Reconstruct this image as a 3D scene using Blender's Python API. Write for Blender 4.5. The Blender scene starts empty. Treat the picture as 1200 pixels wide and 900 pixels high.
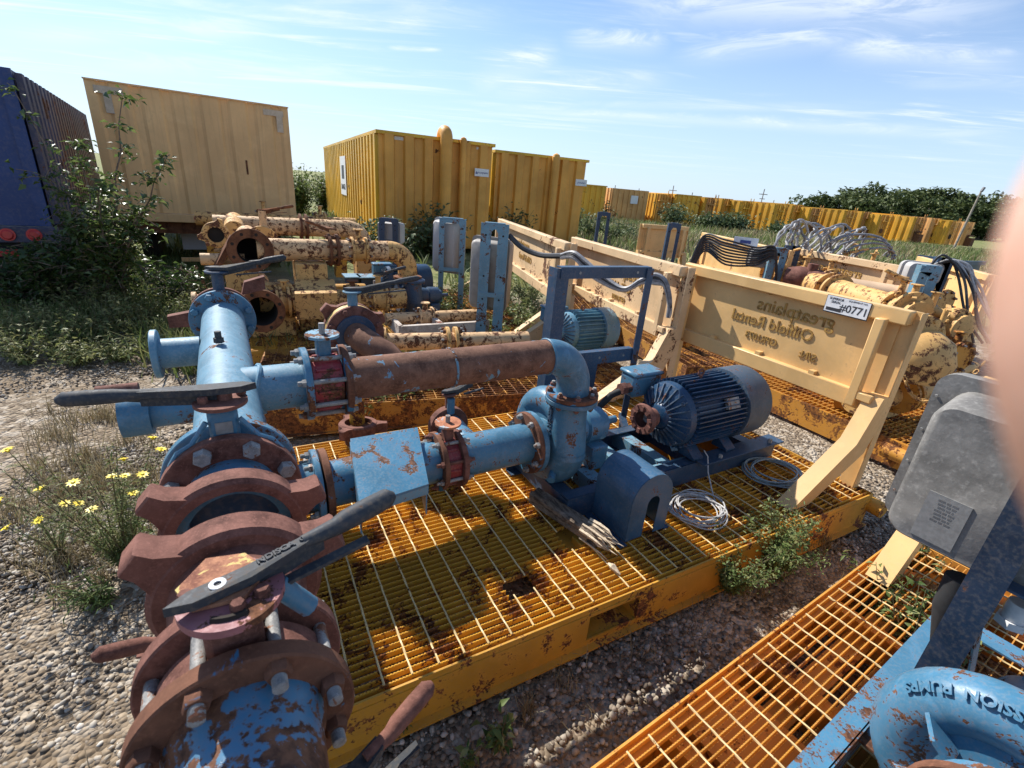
import bpy, math, random
import numpy as np
from mathutils import Vector, Matrix, Quaternion
random.seed(7); RS = np.random.RandomState(7)
scene = bpy.context.scene
COL = scene.collection
R = math.radians

# ------------------------------------------------------------------ camera
F_PX, PITCH, ROLL, CAM = 565.0, R(22.05), R(4.9), Vector((0, 0, 1.9))
cf = Vector((0, math.cos(PITCH), -math.sin(PITCH)))
_r = Vector((1, 0, 0)); _u = _r.cross(cf)
cr = _r * math.cos(ROLL) + _u * math.sin(ROLL)
cu = _u * math.cos(ROLL) - _r * math.sin(ROLL)
cd = bpy.data.cameras.new('camera'); cam = bpy.data.objects.new('camera', cd); COL.objects.link(cam)
cam.matrix_world = Matrix(((cr.x, cu.x, -cf.x, CAM.x), (cr.y, cu.y, -cf.y, CAM.y), (cr.z, cu.z, -cf.z, CAM.z), (0, 0, 0, 1)))
cd.sensor_width = 36; cd.lens = F_PX / 1200 * 36; cd.clip_start = 0.004; cd.clip_end = 5000
cd.dof.use_dof = True; cd.dof.focus_distance = 3.2; cd.dof.aperture_fstop = 9
scene.camera = cam
scene.render.resolution_x = 1024; scene.render.resolution_y = 768
def G(px, py, z=0.0):
    """where the sight line through a photo pixel meets the level plane z"""
    d = cr * ((px - 600) / F_PX) - cu * ((py - 450) / F_PX) + cf
    return CAM + d * ((z - CAM.z) / d.z)
def GY(px, py, y):
    d = cr * ((px - 600) / F_PX) - cu * ((py - 450) / F_PX) + cf
    return CAM + d * (y / d.y)

# ------------------------------------------------------------------ light
SUN = Vector((-0.762, 0.675, 1.0)).normalized()
elev = math.asin(SUN.z); az = math.atan2(SUN.x, SUN.y)
ld = bpy.data.lights.new('sun', 'SUN'); ld.energy = 5.0; ld.angle = R(0.53); ld.color = (1.0, 0.955, 0.88)
so = bpy.data.objects.new('sun', ld); COL.objects.link(so)
so.rotation_euler = SUN.to_track_quat('Z', 'Y').to_euler()
W = bpy.data.worlds.new('World'); scene.world = W; W.use_nodes = True
nt = W.node_tree; nt.nodes.clear()
def wn(t, **k):
    n = nt.nodes.new(t)
    for a, b in k.items(): setattr(n, a, b)
    return n
out = wn('ShaderNodeOutputWorld'); bg = wn('ShaderNodeBackground'); bg.inputs[1].default_value = 0.108
sky = wn('ShaderNodeTexSky', sky_type='NISHITA', sun_disc=False, sun_elevation=elev, sun_rotation=az)
sky.air_density = 1.0; sky.dust_density = 0.35; sky.ozone_density = 1.0; sky.altitude = 300
geo = wn('ShaderNodeTexCoord'); sep = wn('ShaderNodeSeparateXYZ'); nt.links.new(geo.outputs['Generated'], sep.inputs[0])
def wm(op, a, b=None, c=None, clamp=False):
    n = wn('ShaderNodeMath', operation=op); n.use_clamp = clamp
    for i, v in enumerate((a, b, c)):
        if v is None: continue
        if isinstance(v, (int, float)): n.inputs[i].default_value = v
        else: nt.links.new(v, n.inputs[i])
    return n.outputs[0]
zc = wm('MAXIMUM', sep.outputs[2], 0.02)
cx = wm('DIVIDE', sep.outputs[0], zc); cy = wm('DIVIDE', sep.outputs[1], zc)
cmb = wn('ShaderNodeCombineXYZ'); nt.links.new(cx, cmb.inputs[0]); nt.links.new(cy, cmb.inputs[1])
def cloud(scale, sx, sy, rot, lo, hi, off, dist=1.2, detail=7):
    mp = wn('ShaderNodeMapping'); mp.inputs['Scale'].default_value = (sx, sy, 1); mp.inputs['Rotation'].default_value = (0, 0, rot)
    mp.inputs['Location'].default_value = off; nt.links.new(cmb.outputs[0], mp.inputs[0])
    n = wn('ShaderNodeTexNoise'); n.inputs['Scale'].default_value = scale; n.inputs['Detail'].default_value = detail
    n.inputs['Roughness'].default_value = 0.62; n.inputs['Distortion'].default_value = dist; nt.links.new(mp.outputs[0], n.inputs[0])
    r = wn('ShaderNodeMapRange', interpolation_type='SMOOTHSTEP'); r.inputs[1].default_value = lo; r.inputs[2].default_value = hi
    nt.links.new(n.outputs[0], r.inputs[0]); return r.outputs[0]
c1 = cloud(0.9, 0.42, 1.9, R(-6), 0.44, 0.74, (3.3, 1.2, 0), 0.8, 9)
c2 = cloud(0.55, 0.35, 1.0, R(8), 0.42, 0.66, (8.1, 4.4, 0), 1.0)
c3 = cloud(2.6, 0.16, 2.2, R(-3), 0.56, 0.78, (1.0, 7.0, 0), 0.4)
cl = wm('MULTIPLY', c1, c2); cl = wm('MULTIPLY', cl, 1.15); c3m = wm('MULTIPLY', c3, c2); c3m = wm('MULTIPLY', c3m, 0.6)
cl = wm('ADD', cl, c3m); cl = wm('MINIMUM', cl, 0.85)
hz = wn('ShaderNodeMapRange'); hz.inputs[1].default_value = 0.02; hz.inputs[2].default_value = 0.16; nt.links.new(sep.outputs[2], hz.inputs[0])
cl = wm('MULTIPLY', cl, hz.outputs[0])
hz2 = wn('ShaderNodeMapRange', interpolation_type='SMOOTHSTEP'); hz2.inputs[1].default_value = -0.05; hz2.inputs[2].default_value = 0.36; hz2.inputs[3].default_value = 0.80; hz2.inputs[4].default_value = 0.0
nt.links.new(sep.outputs[2], hz2.inputs[0])
sk2 = wn('ShaderNodeMix', data_type='RGBA'); nt.links.new(hz2.outputs[0], sk2.inputs[0]); nt.links.new(sky.outputs[0], sk2.inputs[6]); sk2.inputs[7].default_value = (4.9, 5.6, 6.2, 1)
sk3 = wn('ShaderNodeMix', data_type='RGBA', blend_type='MULTIPLY'); sk3.inputs[0].default_value = 1; nt.links.new(sk2.outputs[2], sk3.inputs[6]); sk3.inputs[7].default_value = (0.80, 0.89, 1.02, 1)
def wdir(px, py): return (cr * ((px - 600) / F_PX) - cu * ((py - 450) / F_PX) + cf).normalized()
nz = wn('ShaderNodeTexNoise'); nz.inputs['Scale'].default_value = 5; nz.inputs['Detail'].default_value = 9; nz.inputs['Roughness'].default_value = .65; nz.inputs['Distortion'].default_value = 1.2
mz = wn('ShaderNodeMapping'); mz.inputs['Scale'].default_value = (1.0, 1.0, 6.5); mz.inputs['Rotation'].default_value = (0, R(5), 0); nt.links.new(geo.outputs['Generated'], mz.inputs[0]); nt.links.new(mz.outputs[0], nz.inputs[0])
nzr = wn('ShaderNodeMapRange', interpolation_type='SMOOTHSTEP'); nzr.inputs[1].default_value = .40; nzr.inputs[2].default_value = .72; nt.links.new(nz.outputs[0], nzr.inputs[0])
def vdot(v):
    n = wn('ShaderNodeVectorMath', operation='DOT_PRODUCT'); nt.links.new(geo.outputs['Generated'], n.inputs[0]); n.inputs[1].default_value = v; return n.outputs['Value']
# long wisps of cirrus, each along an arc of the sky dome
for (xa, ya, xb, yb, w, amt) in ((560, 126, 1230, 162, .0075, .95), (690, 2, 1230, 10, .030, .8), (780, 66, 1060, 34, .016, .7), (960, 52, 1230, 70, .018, .9), (-20, 40, 345, 34, .014, .6), (545, 98, 660, 62, .022, .8), (655, 44, 790, 52, .014, .8), (450, 56, 520, 59, .003, 1.0), (660, 122, 1040, 128, .006, .5), (60, 70, 450, 92, .014, .45), (250, 0, 620, 18, .02, .4), (560, 108, 800, 90, .018, .5), (1050, 98, 1230, 96, .007, .5)):
    A, B = wdir(xa, ya), wdir(xb, yb); n_ = A.cross(B).normalized(); m_ = (A + B).normalized(); t_ = n_.cross(m_).normalized(); half = A.angle(B) / 2
    d1 = vdot(n_); wob = wm('MULTIPLY_ADD', nz.outputs[0], w * 2.2, -w * 1.1); d1 = wm('ADD', d1, wob)
    d1 = wm('DIVIDE', d1, w); d1 = wm('MULTIPLY', d1, d1); g_ = wm('POWER', 2.718, wm('MULTIPLY', d1, -1.0))
    al = wm('ABSOLUTE', vdot(t_)); fd = wn('ShaderNodeMapRange', interpolation_type='SMOOTHSTEP'); fd.inputs[1].default_value = math.sin(half) * .45; fd.inputs[2].default_value = math.sin(half) * 1.08; fd.inputs[3].default_value = 1; fd.inputs[4].default_value = 0; nt.links.new(al, fd.inputs[0])
    sg = wm('GREATER_THAN', vdot(m_), 0.0); k_ = wm('MULTIPLY', wm('MULTIPLY', g_, fd.outputs[0]), wm('MULTIPLY', wm('MULTIPLY_ADD', nzr.outputs[0], .75, .25), amt)); k_ = wm('MULTIPLY', k_, sg)
    cl = wm('MAXIMUM', cl, k_)
mix = wn('ShaderNodeMix', data_type='RGBA'); nt.links.new(cl, mix.inputs[0]); nt.links.new(sk3.outputs[2], mix.inputs[6])
mix.inputs[7].default_value = (6.2, 6.6, 7.1, 1)
nt.links.new(mix.outputs[2], bg.inputs[0]); nt.links.new(bg.outputs[0], out.inputs[0])
scene.view_settings.view_transform = 'Standard'; scene.view_settings.look = 'None'
scene.view_settings.exposure = 0.66; scene.view_settings.gamma = 1.0

# ------------------------------------------------------------------ materials
MATS = {}
class NT:
    def __init__(s, name):
        s.m = bpy.data.materials.new(name); s.m.use_nodes = True; s.t = s.m.node_tree
        s.b = s.t.nodes['Principled BSDF']; s.pos = s.n('ShaderNodeNewGeometry').outputs['Position']
        s.obj = s.n('ShaderNodeTexCoord').outputs['Object']
    def n(s, t, **k):
        x = s.t.nodes.new(t)
        for a, b in k.items(): setattr(x, a, b)
        return x
    def l(s, a, b): s.t.links.new(a, b)
    def set(s, inp, v):
        if isinstance(v, (int, float)): inp.default_value = v
        elif isinstance(v, tuple): inp.default_value = (*v, 1) if len(v) == 3 else v
        else: s.l(v, inp)
    def math(s, op, a, b=0.0, clamp=False):
        n = s.n('ShaderNodeMath', operation=op); n.use_clamp = clamp; s.set(n.inputs[0], a); s.set(n.inputs[1], b); return n.outputs[0]
    def noise(s, scale, detail=4, rough=0.55, vec=None, stretch=None, dist=0.0):
        n = s.n('ShaderNodeTexNoise'); n.inputs['Scale'].default_value = scale; n.inputs['Detail'].default_value = detail
        n.inputs['Roughness'].default_value = rough; n.inputs['Distortion'].default_value = dist
        v = vec or s.pos
        if stretch:
            mp = s.n('ShaderNodeMapping'); mp.inputs['Scale'].default_value = stretch; s.l(v, mp.inputs[0]); v = mp.outputs[0]
        s.l(v, n.inputs[0]); return n.outputs[0]
    def ramp(s, v, lo, hi, a=0.0, b=1.0, smooth=True):
        n = s.n('ShaderNodeMapRange', interpolation_type='SMOOTHSTEP' if smooth else 'LINEAR')
        n.inputs[1].default_value = lo; n.inputs[2].default_value = hi; n.inputs[3].default_value = a; n.inputs[4].default_value = b
        s.l(v, n.inputs[0]); return n.outputs[0]
    def mix(s, f, a, b):
        n = s.n('ShaderNodeMix', data_type='RGBA'); s.set(n.inputs[0], f); s.set(n.inputs[6], a); s.set(n.inputs[7], b); return n.outputs[2]
    def bump(s, h, st=0.3, dist=0.01):
        n = s.n('ShaderNodeBump'); n.inputs['Strength'].default_value = st; n.inputs['Distance'].default_value = dist
        s.l(h, n.inputs['Height']); s.l(n.outputs[0], s.b.inputs['Normal'])
    def done(s, col, rough=0.6, metal=0.0, spec=None):
        s.set(s.b.inputs['Base Color'], col); s.set(s.b.inputs['Roughness'], rough); s.set(s.b.inputs['Metallic'], metal)
        if spec is not None: s.b.inputs['Specular IOR Level'].default_value = spec
        MATS[s.m.name] = s.m; return s.m
RUST_D, RUST_L = (0.055, 0.022, 0.012), (0.20, 0.085, 0.040)
def paint(name, col, chips=0.5, scale=9, rough=0.5, dirt=0.25, fade=0.18, dust=(0.42, 0.33, 0.22), rust=(RUST_D, RUST_L), streak=0.0, local=False, spec=0.4):
    """old enamel: faded patches, dust, chips down to rust. chips 0..1"""
    t = NT(name); v = t.obj if local else t.pos
    big = t.noise(scale * 0.32, 3, 0.5, v); med = t.noise(scale, 6, 0.62, v, dist=0.6); fine = t.noise(scale * 9, 4, 0.6, v)
    light = tuple(min(1, c * 1.25 + 0.05) for c in col); dark = tuple(c * 0.72 for c in col)
    c = t.mix(t.ramp(big, 0.35, 0.68), dark, col)
    c = t.mix(t.math('MULTIPLY', t.ramp(med, 0.45, 0.7), fade * 2), c, light)
    c = t.mix(t.math('MULTIPLY', t.ramp(fine, 0.42, 0.72), dirt), c, dust)
    rc = t.mix(t.ramp(t.noise(scale * 5, 5, 0.65, v), 0.35, 0.68), rust[0], rust[1])
    h = t.math('ADD', t.math('MULTIPLY', med, 0.75), t.math('MULTIPLY', fine, 0.34))
    h = t.math('ADD', h, t.math('MULTIPLY', big, 0.35))
    th = 0.99 - 0.33 * chips
    m = t.ramp(h, th - 0.018, th + 0.018)
    halo = t.ramp(h, th - 0.09, th + 0.01, 0, 0.5)
    c = t.mix(halo, c, tuple(0.6 * a + 0.4 * b for a, b in zip(col, rust[1])))
    if streak:
        st = t.ramp(t.noise(4, 5, 0.6, v, stretch=(6, 6, 0.25)), 0.52, 0.74, 0, streak)
        c = t.mix(st, c, rust[1])
    c = t.mix(m, c, rc)
    t.bump(t.math('SUBTRACT', t.math('MULTIPLY', fine, 0.35), m), 0.35, 0.002)
    return t.done(c, t.math('ADD', t.math('MULTIPLY', m, 0.35), t.ramp(fine, 0.3, 0.7, rough - 0.08, rough + 0.12)), spec=spec)
def rusty(name, a=RUST_D, b=RUST_L, extra=None, amt=0.0, scale=14, rough=0.85):
    t = NT(name)
    n1 = t.noise(scale, 7, 0.7); n2 = t.noise(scale * 0.35, 4, 0.6, dist=0.5); n3 = t.noise(scale * 9, 3, 0.6)
    c = t.mix(t.ramp(n1, 0.33, 0.68), a, b)
    c = t.mix(t.ramp(n2, 0.4, 0.66, 0, 0.6), c, tuple(0.5 * (x + y) * 1.35 for x, y in zip(a, b)))
    c = t.mix(t.ramp(n3, 0.5, 0.75, 0, 0.35), c, tuple(min(1, y * 1.7) for y in b))
    if extra: c = t.mix(t.ramp(t.noise(scale * 0.55, 7, 0.66, dist=0.8), 0.62 - amt * 0.2, 0.64 - amt * 0.2), c, extra)
    t.bump(t.math('ADD', n1, t.math('MULTIPLY', n3, 0.5)), 0.5, 0.003)
    return t.done(c, rough, spec=0.25)
BLUE = paint('blue_enamel', (0.062, 0.190, 0.300), 0.50, 13, 0.36, 0.14, 0.30)
BLUE_CHIP = paint('blue_enamel_peeling', (0.068, 0.215, 0.350), 0.60, 12, 0.36, 0.12, 0.2)
CHALK = paint('chalky_faded_blue', (0.115, 0.255, 0.350), 0.42, 13, 0.5, 0.30, 0.30, dust=(0.42, 0.46, 0.48))
GUARDBLUE = paint('guard_blue_enamel', (0.040, 0.110, 0.195), 0.34, 9, 0.38, 0.12, 0.15)
POSTNAVY = paint('dark_post_enamel', (0.014, 0.034, 0.070), 0.22, 9, 0.45, 0.12, 0.12)
BLUE_BARE = paint('blue_enamel_bare_patches', (0.068, 0.22, 0.36), 0.92, 7, 0.36, 0.12, 0.2)
NAVY = paint('navy_enamel', (0.026, 0.065, 0.125), 0.36, 9, 0.42, 0.12, 0.12)
PALEBLUE = paint('faded_blue_enamel', (0.13, 0.29, 0.40), 0.58, 10, 0.55, 0.3, 0.3)
MOTORBLUE = paint('motor_blue', (0.012, 0.052, 0.115), 0.36, 14, 0.34, 0.06, 0.1)
FANCOVER = paint('fan_cover_blue', (0.045, 0.085, 0.135), 0.4, 10, 0.5, 0.18, 0.2)
YEL = paint('yellow_deck_paint', (0.72, 0.37, 0.035), 0.66, 9, 0.5, 0.18, 0.15, rust=((0.06, 0.02, 0.01), (0.30, 0.10, 0.02)))
YELBEAM = paint('yellow_beam_paint', (0.60, 0.30, 0.03), 0.58, 9, 0.5, 0.15, 0.15, rust=((0.05, 0.02, 0.012), (0.26, 0.09, 0.03)))
YEL2 = paint('orange_deck_paint', (0.66, 0.30, 0.045), 0.50, 7, 0.55, 0.12, 0.15, rust=((0.10, 0.03, 0.01), (0.36, 0.13, 0.03)))
ROD = paint('deck_rod_paint', (0.80, 0.60, 0.30), 0.45, 12, 0.5, 0.12, 0.2)
CREAM = paint('cream_yellow_paint', (0.78, 0.49, 0.20), 0.35, 5, 0.45, 0.10, 0.10)
PEACH = paint('faded_peach_paint', (0.72, 0.50, 0.28), 0.48, 5, 0.6, 0.15, 0.15)
OLDYEL = paint('flaking_yellow_paint', (0.74, 0.43, 0.14), 0.69, 17, 0.6, 0.15, 0.2)
PALEYEL = paint('pale_yellow_pipe_paint', (0.78, 0.50, 0.25), 0.69, 24, 0.6, 0.1, 0.2)
RUST = rusty('rust')
RUSTPIPE = rusty('rusted_pipe', (0.085, 0.040, 0.026), (0.22, 0.115, 0.075), (0.15, 0.27, 0.36), 0.06, 16)
RUSTB = rusty('rust_with_blue_flakes', (0.06, 0.026, 0.016), (0.19, 0.085, 0.05), (0.05, 0.17, 0.30), 0.30, 10)
RUSTRED = rusty('red_brown_cast_iron', (0.075, 0.030, 0.022), (0.22, 0.10, 0.075), scale=18)
STEEL = rusty('dull_steel', (0.14, 0.14, 0.14), (0.33, 0.32, 0.30), (0.2, 0.09, 0.05), 0.25, 30, 0.5)
BLACK = paint('black_lever_enamel', (0.045, 0.052, 0.062), 0.38, 12, 0.62, 0.15, 0.08, spec=.2)
PINK = paint('pink_red_primer', (0.34, 0.13, 0.14), 0.62, 14, 0.6, 0.1, 0.3)
SEATRED = paint('red_valve_body', (0.30, 0.035, 0.045), 0.5, 12, 0.5, 0.2, 0.1)
GREYBOX = rusty('weathered_grey_fibreglass', (0.115, 0.110, 0.103), (0.235, 0.225, 0.210), None, 0, 7, 0.75)
GREYPLASTIC = paint('pale_grey_plastic', (0.42, 0.41, 0.40), 0.15, 4, 0.6, 0.2, 0.1)
def plain(name, col, rough=0.6, metal=0.0, var=0.12, scale=20, bump=0.1):
    t = NT(name); n = t.noise(scale, 5, 0.6)
    c = t.mix(t.ramp(n, 0.3, 0.7), tuple(x * (1 - var) for x in col), tuple(min(1, x * (1 + var)) for x in col))
    t.bump(n, bump, 0.003); return t.done(c, rough, metal)
CABLEW = plain('pale_grey_cable_sheath', (0.38, 0.37, 0.36), 0.5, 0, 0.25, 60)
CABLEB = plain('blue_grey_cable_sheath', (0.22, 0.30, 0.34), 0.5, 0, 0.2, 60)
CABLEK = plain('black_cable_sheath', (0.030, 0.030, 0.032), 0.5, 0, 0.3, 40)
CABLEG = plain('grey_cable_sheath', (0.20, 0.20, 0.21), 0.5, 0, 0.3, 40)
RUBBER = plain('black_rubber', (0.02, 0.02, 0.021), 0.8, 0, 0.3, 20)
WHITE = plain('white_label', (0.72, 0.72, 0.72), 0.6, 0, 0.1, 30)
LABELGREY = plain('faded_grey_label', (0.23, 0.225, 0.215), 0.6, 0, 0.15, 60)
INK = plain('black_ink', (0.03, 0.03, 0.035), 0.6)
INKBLUE = plain('blue_ink', (0.06, 0.08, 0.25), 0.6)
REDLENS = plain('red_tail_lamp', (0.50, 0.04, 0.04), 0.25)
DARKHOLE = plain('dark_inside', (0.02, 0.014, 0.010), 0.9)
SKIN = None

# ------------------------------------------------------------------ mesh builder
class MB:
    def __init__(s): s.v = []; s.f = []; s.m = []; s.mi = 0
    def add(s, vs, fs):
        o = len(s.v); s.v.extend(tuple(p) for p in vs); s.f.extend(tuple(i + o for i in f) for f in fs); s.m.extend([s.mi] * len(fs)); return s
    def frame_box(s, c, ax, ay, az, hx, hy, hz, ch=0.0):
        c = Vector(c)
        if ch <= 0:
            P = [c + ax * (hx * i) + ay * (hy * j) + az * (hz * k) for i in (-1, 1) for j in (-1, 1) for k in (-1, 1)]
            return s.add(P, [(0, 1, 3, 2), (4, 6, 7, 5), (0, 4, 5, 1), (2, 3, 7, 6), (0, 2, 6, 4), (1, 5, 7, 3)])
        ch = min(ch, hx * .9, hy * .9, hz * .9); idx = {}; P = []
        for i in (-1, 1):
            for j in (-1, 1):
                for k in (-1, 1):
                    for a in range(3):
                        d = [hx - ch, hy - ch, hz - ch]; d[a] += ch
                        idx[(i, j, k, a)] = len(P); P.append(c + ax * (i * d[0]) + ay * (j * d[1]) + az * (k * d[2]))
        F = []
        def q(*k): 
            f = [idx[x] for x in k]; n = (P[f[1]] - P[f[0]]).cross(P[f[2]] - P[f[1]]); m = sum((P[x] for x in f), Vector()) / len(f) - c
            F.append(f if n.dot(m) > 0 else f[::-1])
        for i in (-1, 1):
            q((i, -1, -1, 0), (i, 1, -1, 0), (i, 1, 1, 0), (i, -1, 1, 0)); q((-1, i, -1, 1), (1, i, -1, 1), (1, i, 1, 1), (-1, i, 1, 1)); q((-1, -1, i, 2), (1, -1, i, 2), (1, 1, i, 2), (-1, 1, i, 2))
            for j in (-1, 1):
                q((i, j, -1, 0), (i, j, 1, 0), (i, j, 1, 1), (i, j, -1, 1)); q((i, -1, j, 0), (i, 1, j, 0), (i, 1, j, 2), (i, -1, j, 2)); q((-1, i, j, 1), (1, i, j, 1), (1, i, j, 2), (-1, i, j, 2))
                for k in (-1, 1): q((i, j, k, 0), (i, j, k, 1), (i, j, k, 2))
        return s.add(P, F)
    def box(s, x0, x1, y0, y1, z0, z1, ch=0.0):
        return s.frame_box(((x0 + x1) / 2, (y0 + y1) / 2, (z0 + z1) / 2), Vector((1, 0, 0)), Vector((0, 1, 0)), Vector((0, 0, 1)), abs(x1 - x0) / 2, abs(y1 - y0) / 2, abs(z1 - z0) / 2, ch)
    def bar(s, a, b, w, h, up=(0, 0, 1), ch=0.0):
        a = Vector(a); b = Vector(b); d = (b - a); L = d.length; d.normalize(); up = Vector(up)
        side = d.cross(up).normalized(); up = side.cross(d)
        return s.frame_box((a + b) / 2, d, side, up, L / 2, w / 2, h / 2, ch)
    def rev(s, p, axis, prof, n=32, cap0=True, cap1=True, ref=None):
        """profile [(t, r)] along axis from p"""
        p = Vector(p); a = Vector(axis).normalized(); r0 = Vector(ref) if ref else (Vector((0, 0, 1)) if abs(a.z) < .9 else Vector((1, 0, 0)))
        x = (r0 - a * r0.dot(a)).normalized(); y = a.cross(x); V = []; Fc = []
        for t, r in prof:
            for i in range(n):
                th = 2 * math.pi * i / n; V.append(p + a * t + x * (r * math.cos(th)) + y * (r * math.sin(th)))
        for k in range(len(prof) - 1):
            for i in range(n):
                j = (i + 1) % n; Fc.append((k * n + i, k * n + j, (k + 1) * n + j, (k + 1) * n + i))
        if cap0: Fc.append(tuple(range(n - 1, -1, -1)))
        if cap1: Fc.append(tuple((len(prof) - 1) * n + i for i in range(n)))
        return s.add(V, Fc)
    def cyl(s, a, b, r, n=24, r2=None, cap=True):
        a = Vector(a); b = Vector(b); return s.rev(a, b - a, [(0, r), ((b - a).length, r if r2 is None else r2)], n, cap, cap)
    def disc(s, p, axis, r, t, n=48, ch=0.003, hole=0):
        """flange ring of radius r thickness t centred at p"""
        if hole: 
            return s.rev(p, axis, [(-t / 2, hole), (-t / 2, r - ch), (-t / 2 + ch, r), (t / 2 - ch, r), (t / 2, r - ch), (t / 2, hole), (-t / 2, hole)], n, False, False)
        return s.rev(p, axis, [(-t / 2, r - ch), (-t / 2 + ch, r), (t / 2 - ch, r), (t / 2, r - ch)], n)
    def hexn(s, p, axis, r, t, ref=None): return s.rev(p, axis, [(0, r), (t * .75, r), (t, r * .85)], 6, True, True, ref)
    def tube(s, pts, r, n=8, caps=True, radii=None):
        P = [Vector(q) for q in pts]; m = len(P); V = []; Fc = []; T = []
        for i in range(m): T.append((P[min(i + 1, m - 1)] - P[max(i - 1, 0)]).normalized())
        x = T[0].orthogonal().normalized()
        for i in range(m):
            x = (x - T[i] * x.dot(T[i])).normalized(); y = T[i].cross(x); rr = radii[i] if radii else r
            for k in range(n):
                th = 2 * math.pi * k / n; V.append(P[i] + x * (rr * math.cos(th)) + y * (rr * math.sin(th)))
        for i in range(m - 1):
            for k in range(n): j = (k + 1) % n; Fc.append((i * n + k, i * n + j, (i + 1) * n + j, (i + 1) * n + k))
        if caps: Fc.append(tuple(range(n - 1, -1, -1))); Fc.append(tuple((m - 1) * n + k for k in range(n)))
        return s.add(V, Fc)
    def prism(s, poly, vec):
        P = [Vector(q) for q in poly]; v = Vector(vec); n = len(P)
        nn = Vector()
        for i in range(n): nn += P[i].cross(P[(i + 1) % n])
        if nn.dot(v) > 0: P = P[::-1]
        return s.add(P + [q + v for q in P], [tuple(range(n)), tuple(range(2 * n - 1, n - 1, -1))] + [(i, i + n, (i + 1) % n + n, (i + 1) % n) for i in range(n)])
    def rod_h(s): pass
    def mesh(s, name, mats, shift=None, ang=38):
        me = bpy.data.meshes.new(name); V = np.array(s.v, dtype=np.float64).reshape(-1, 3)
        if shift is not None: V = V - np.array(shift)
        me.from_pydata(V.tolist(), [], s.f)
        if not isinstance(mats, (list, tuple)): mats = [mats]
        for m in mats: me.materials.append(m)
        if len(mats) > 1: me.polygons.foreach_set('material_index', s.m)
        me.polygons.foreach_set('use_smooth', [True] * len(s.f)); me.set_sharp_from_angle(angle=R(ang)); me.update(); return me

def tagob(o, label=None, cat=None, group=None, kind=None):
    if label: o['label'] = label
    if cat: o['category'] = cat
    if group: o['group'] = group
    if kind: o['kind'] = kind
    return o
class Thing:
    """a thing on a local frame (u, v, z) turned by ang about the world origin + org; base = its foot in that frame"""
    def __init__(s, name, label, cat, base=(0, 0, 0), ang=0.0, group=None, org=(0, 0, 0)):
        s.base = Vector(base); q = Matrix.Rotation(ang, 4, 'Z'); s.o = bpy.data.objects.new(name, None); COL.objects.link(s.o)
        s.o.empty_display_size = 0.1; s.o.location = q @ s.base + Vector(org); s.o.rotation_euler = (0, 0, ang); tagob(s.o, label, cat, group)
    def part(s, mb, name, mat, parent=None, label=None, kind=None, ang=38):
        me = mb if isinstance(mb, bpy.types.Mesh) else mb.mesh(name, mat, s.base, ang)
        o = bpy.data.objects.new(name, me); COL.objects.link(o); o.parent = parent or s.o; tagob(o, label, kind=kind); return o
    def place(s, me, name, loc, parent=None, rot=None, label=None):
        o = bpy.data.objects.new(name, me); COL.objects.link(o); o.parent = parent or s.o; o.location = Vector(loc) - s.base
        if rot is not None: o.rotation_euler = rot
        tagob(o, label); return o
def single(mb, name, mat, label, cat, loc=(0, 0, 0), ang=0, group=None, kind=None, a=38):
    me = mb.mesh(name, mat, None, a); o = bpy.data.objects.new(name, me); COL.objects.link(o); o.location = loc; o.rotation_euler = (0, 0, ang)
    return tagob(o, label, cat, group, kind)
def copy_tree(o, parent=None):
    c = o.copy(); COL.objects.link(c); c.parent = parent
    for ch in list(o.children): copy_tree(ch, c)
    return c
def text_mb(s, size, depth, fn, mb=None, bold=0.0):
    """lettering: fn(x, y, d) -> 3D point"""
    cu_ = bpy.data.curves.new('t', 'FONT'); cu_.body = s; cu_.size = size; cu_.extrude = depth / 2; cu_.align_x = 'CENTER'; cu_.align_y = 'CENTER'; cu_.resolution_u = 3; cu_.offset = bold
    ob = bpy.data.objects.new('t', cu_); me = bpy.data.meshes.new_from_object(ob)
    mb = mb or MB(); mb.add([fn(v.co.x, v.co.y, v.co.z) for v in me.vertices], [tuple(p.vertices) for p in me.polygons])
    bpy.data.objects.remove(ob); bpy.data.curves.remove(cu_); bpy.data.meshes.remove(me); return mb
def arc(c, r, a0, a1, n, ax, ay):
    c = Vector(c); ax = Vector(ax); ay = Vector(ay)
    return [c + ax * (r * math.cos(a0 + (a1 - a0) * i / n)) + ay * (r * math.sin(a0 + (a1 - a0) * i / n)) for i in range(n + 1)]
U3, V3, Z3 = Vector((1, 0, 0)), Vector((0, 1, 0)), Vector((0, 0, 1))
AS, AP, A2 = R(29.9), R(31.3), R(34.8)

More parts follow.
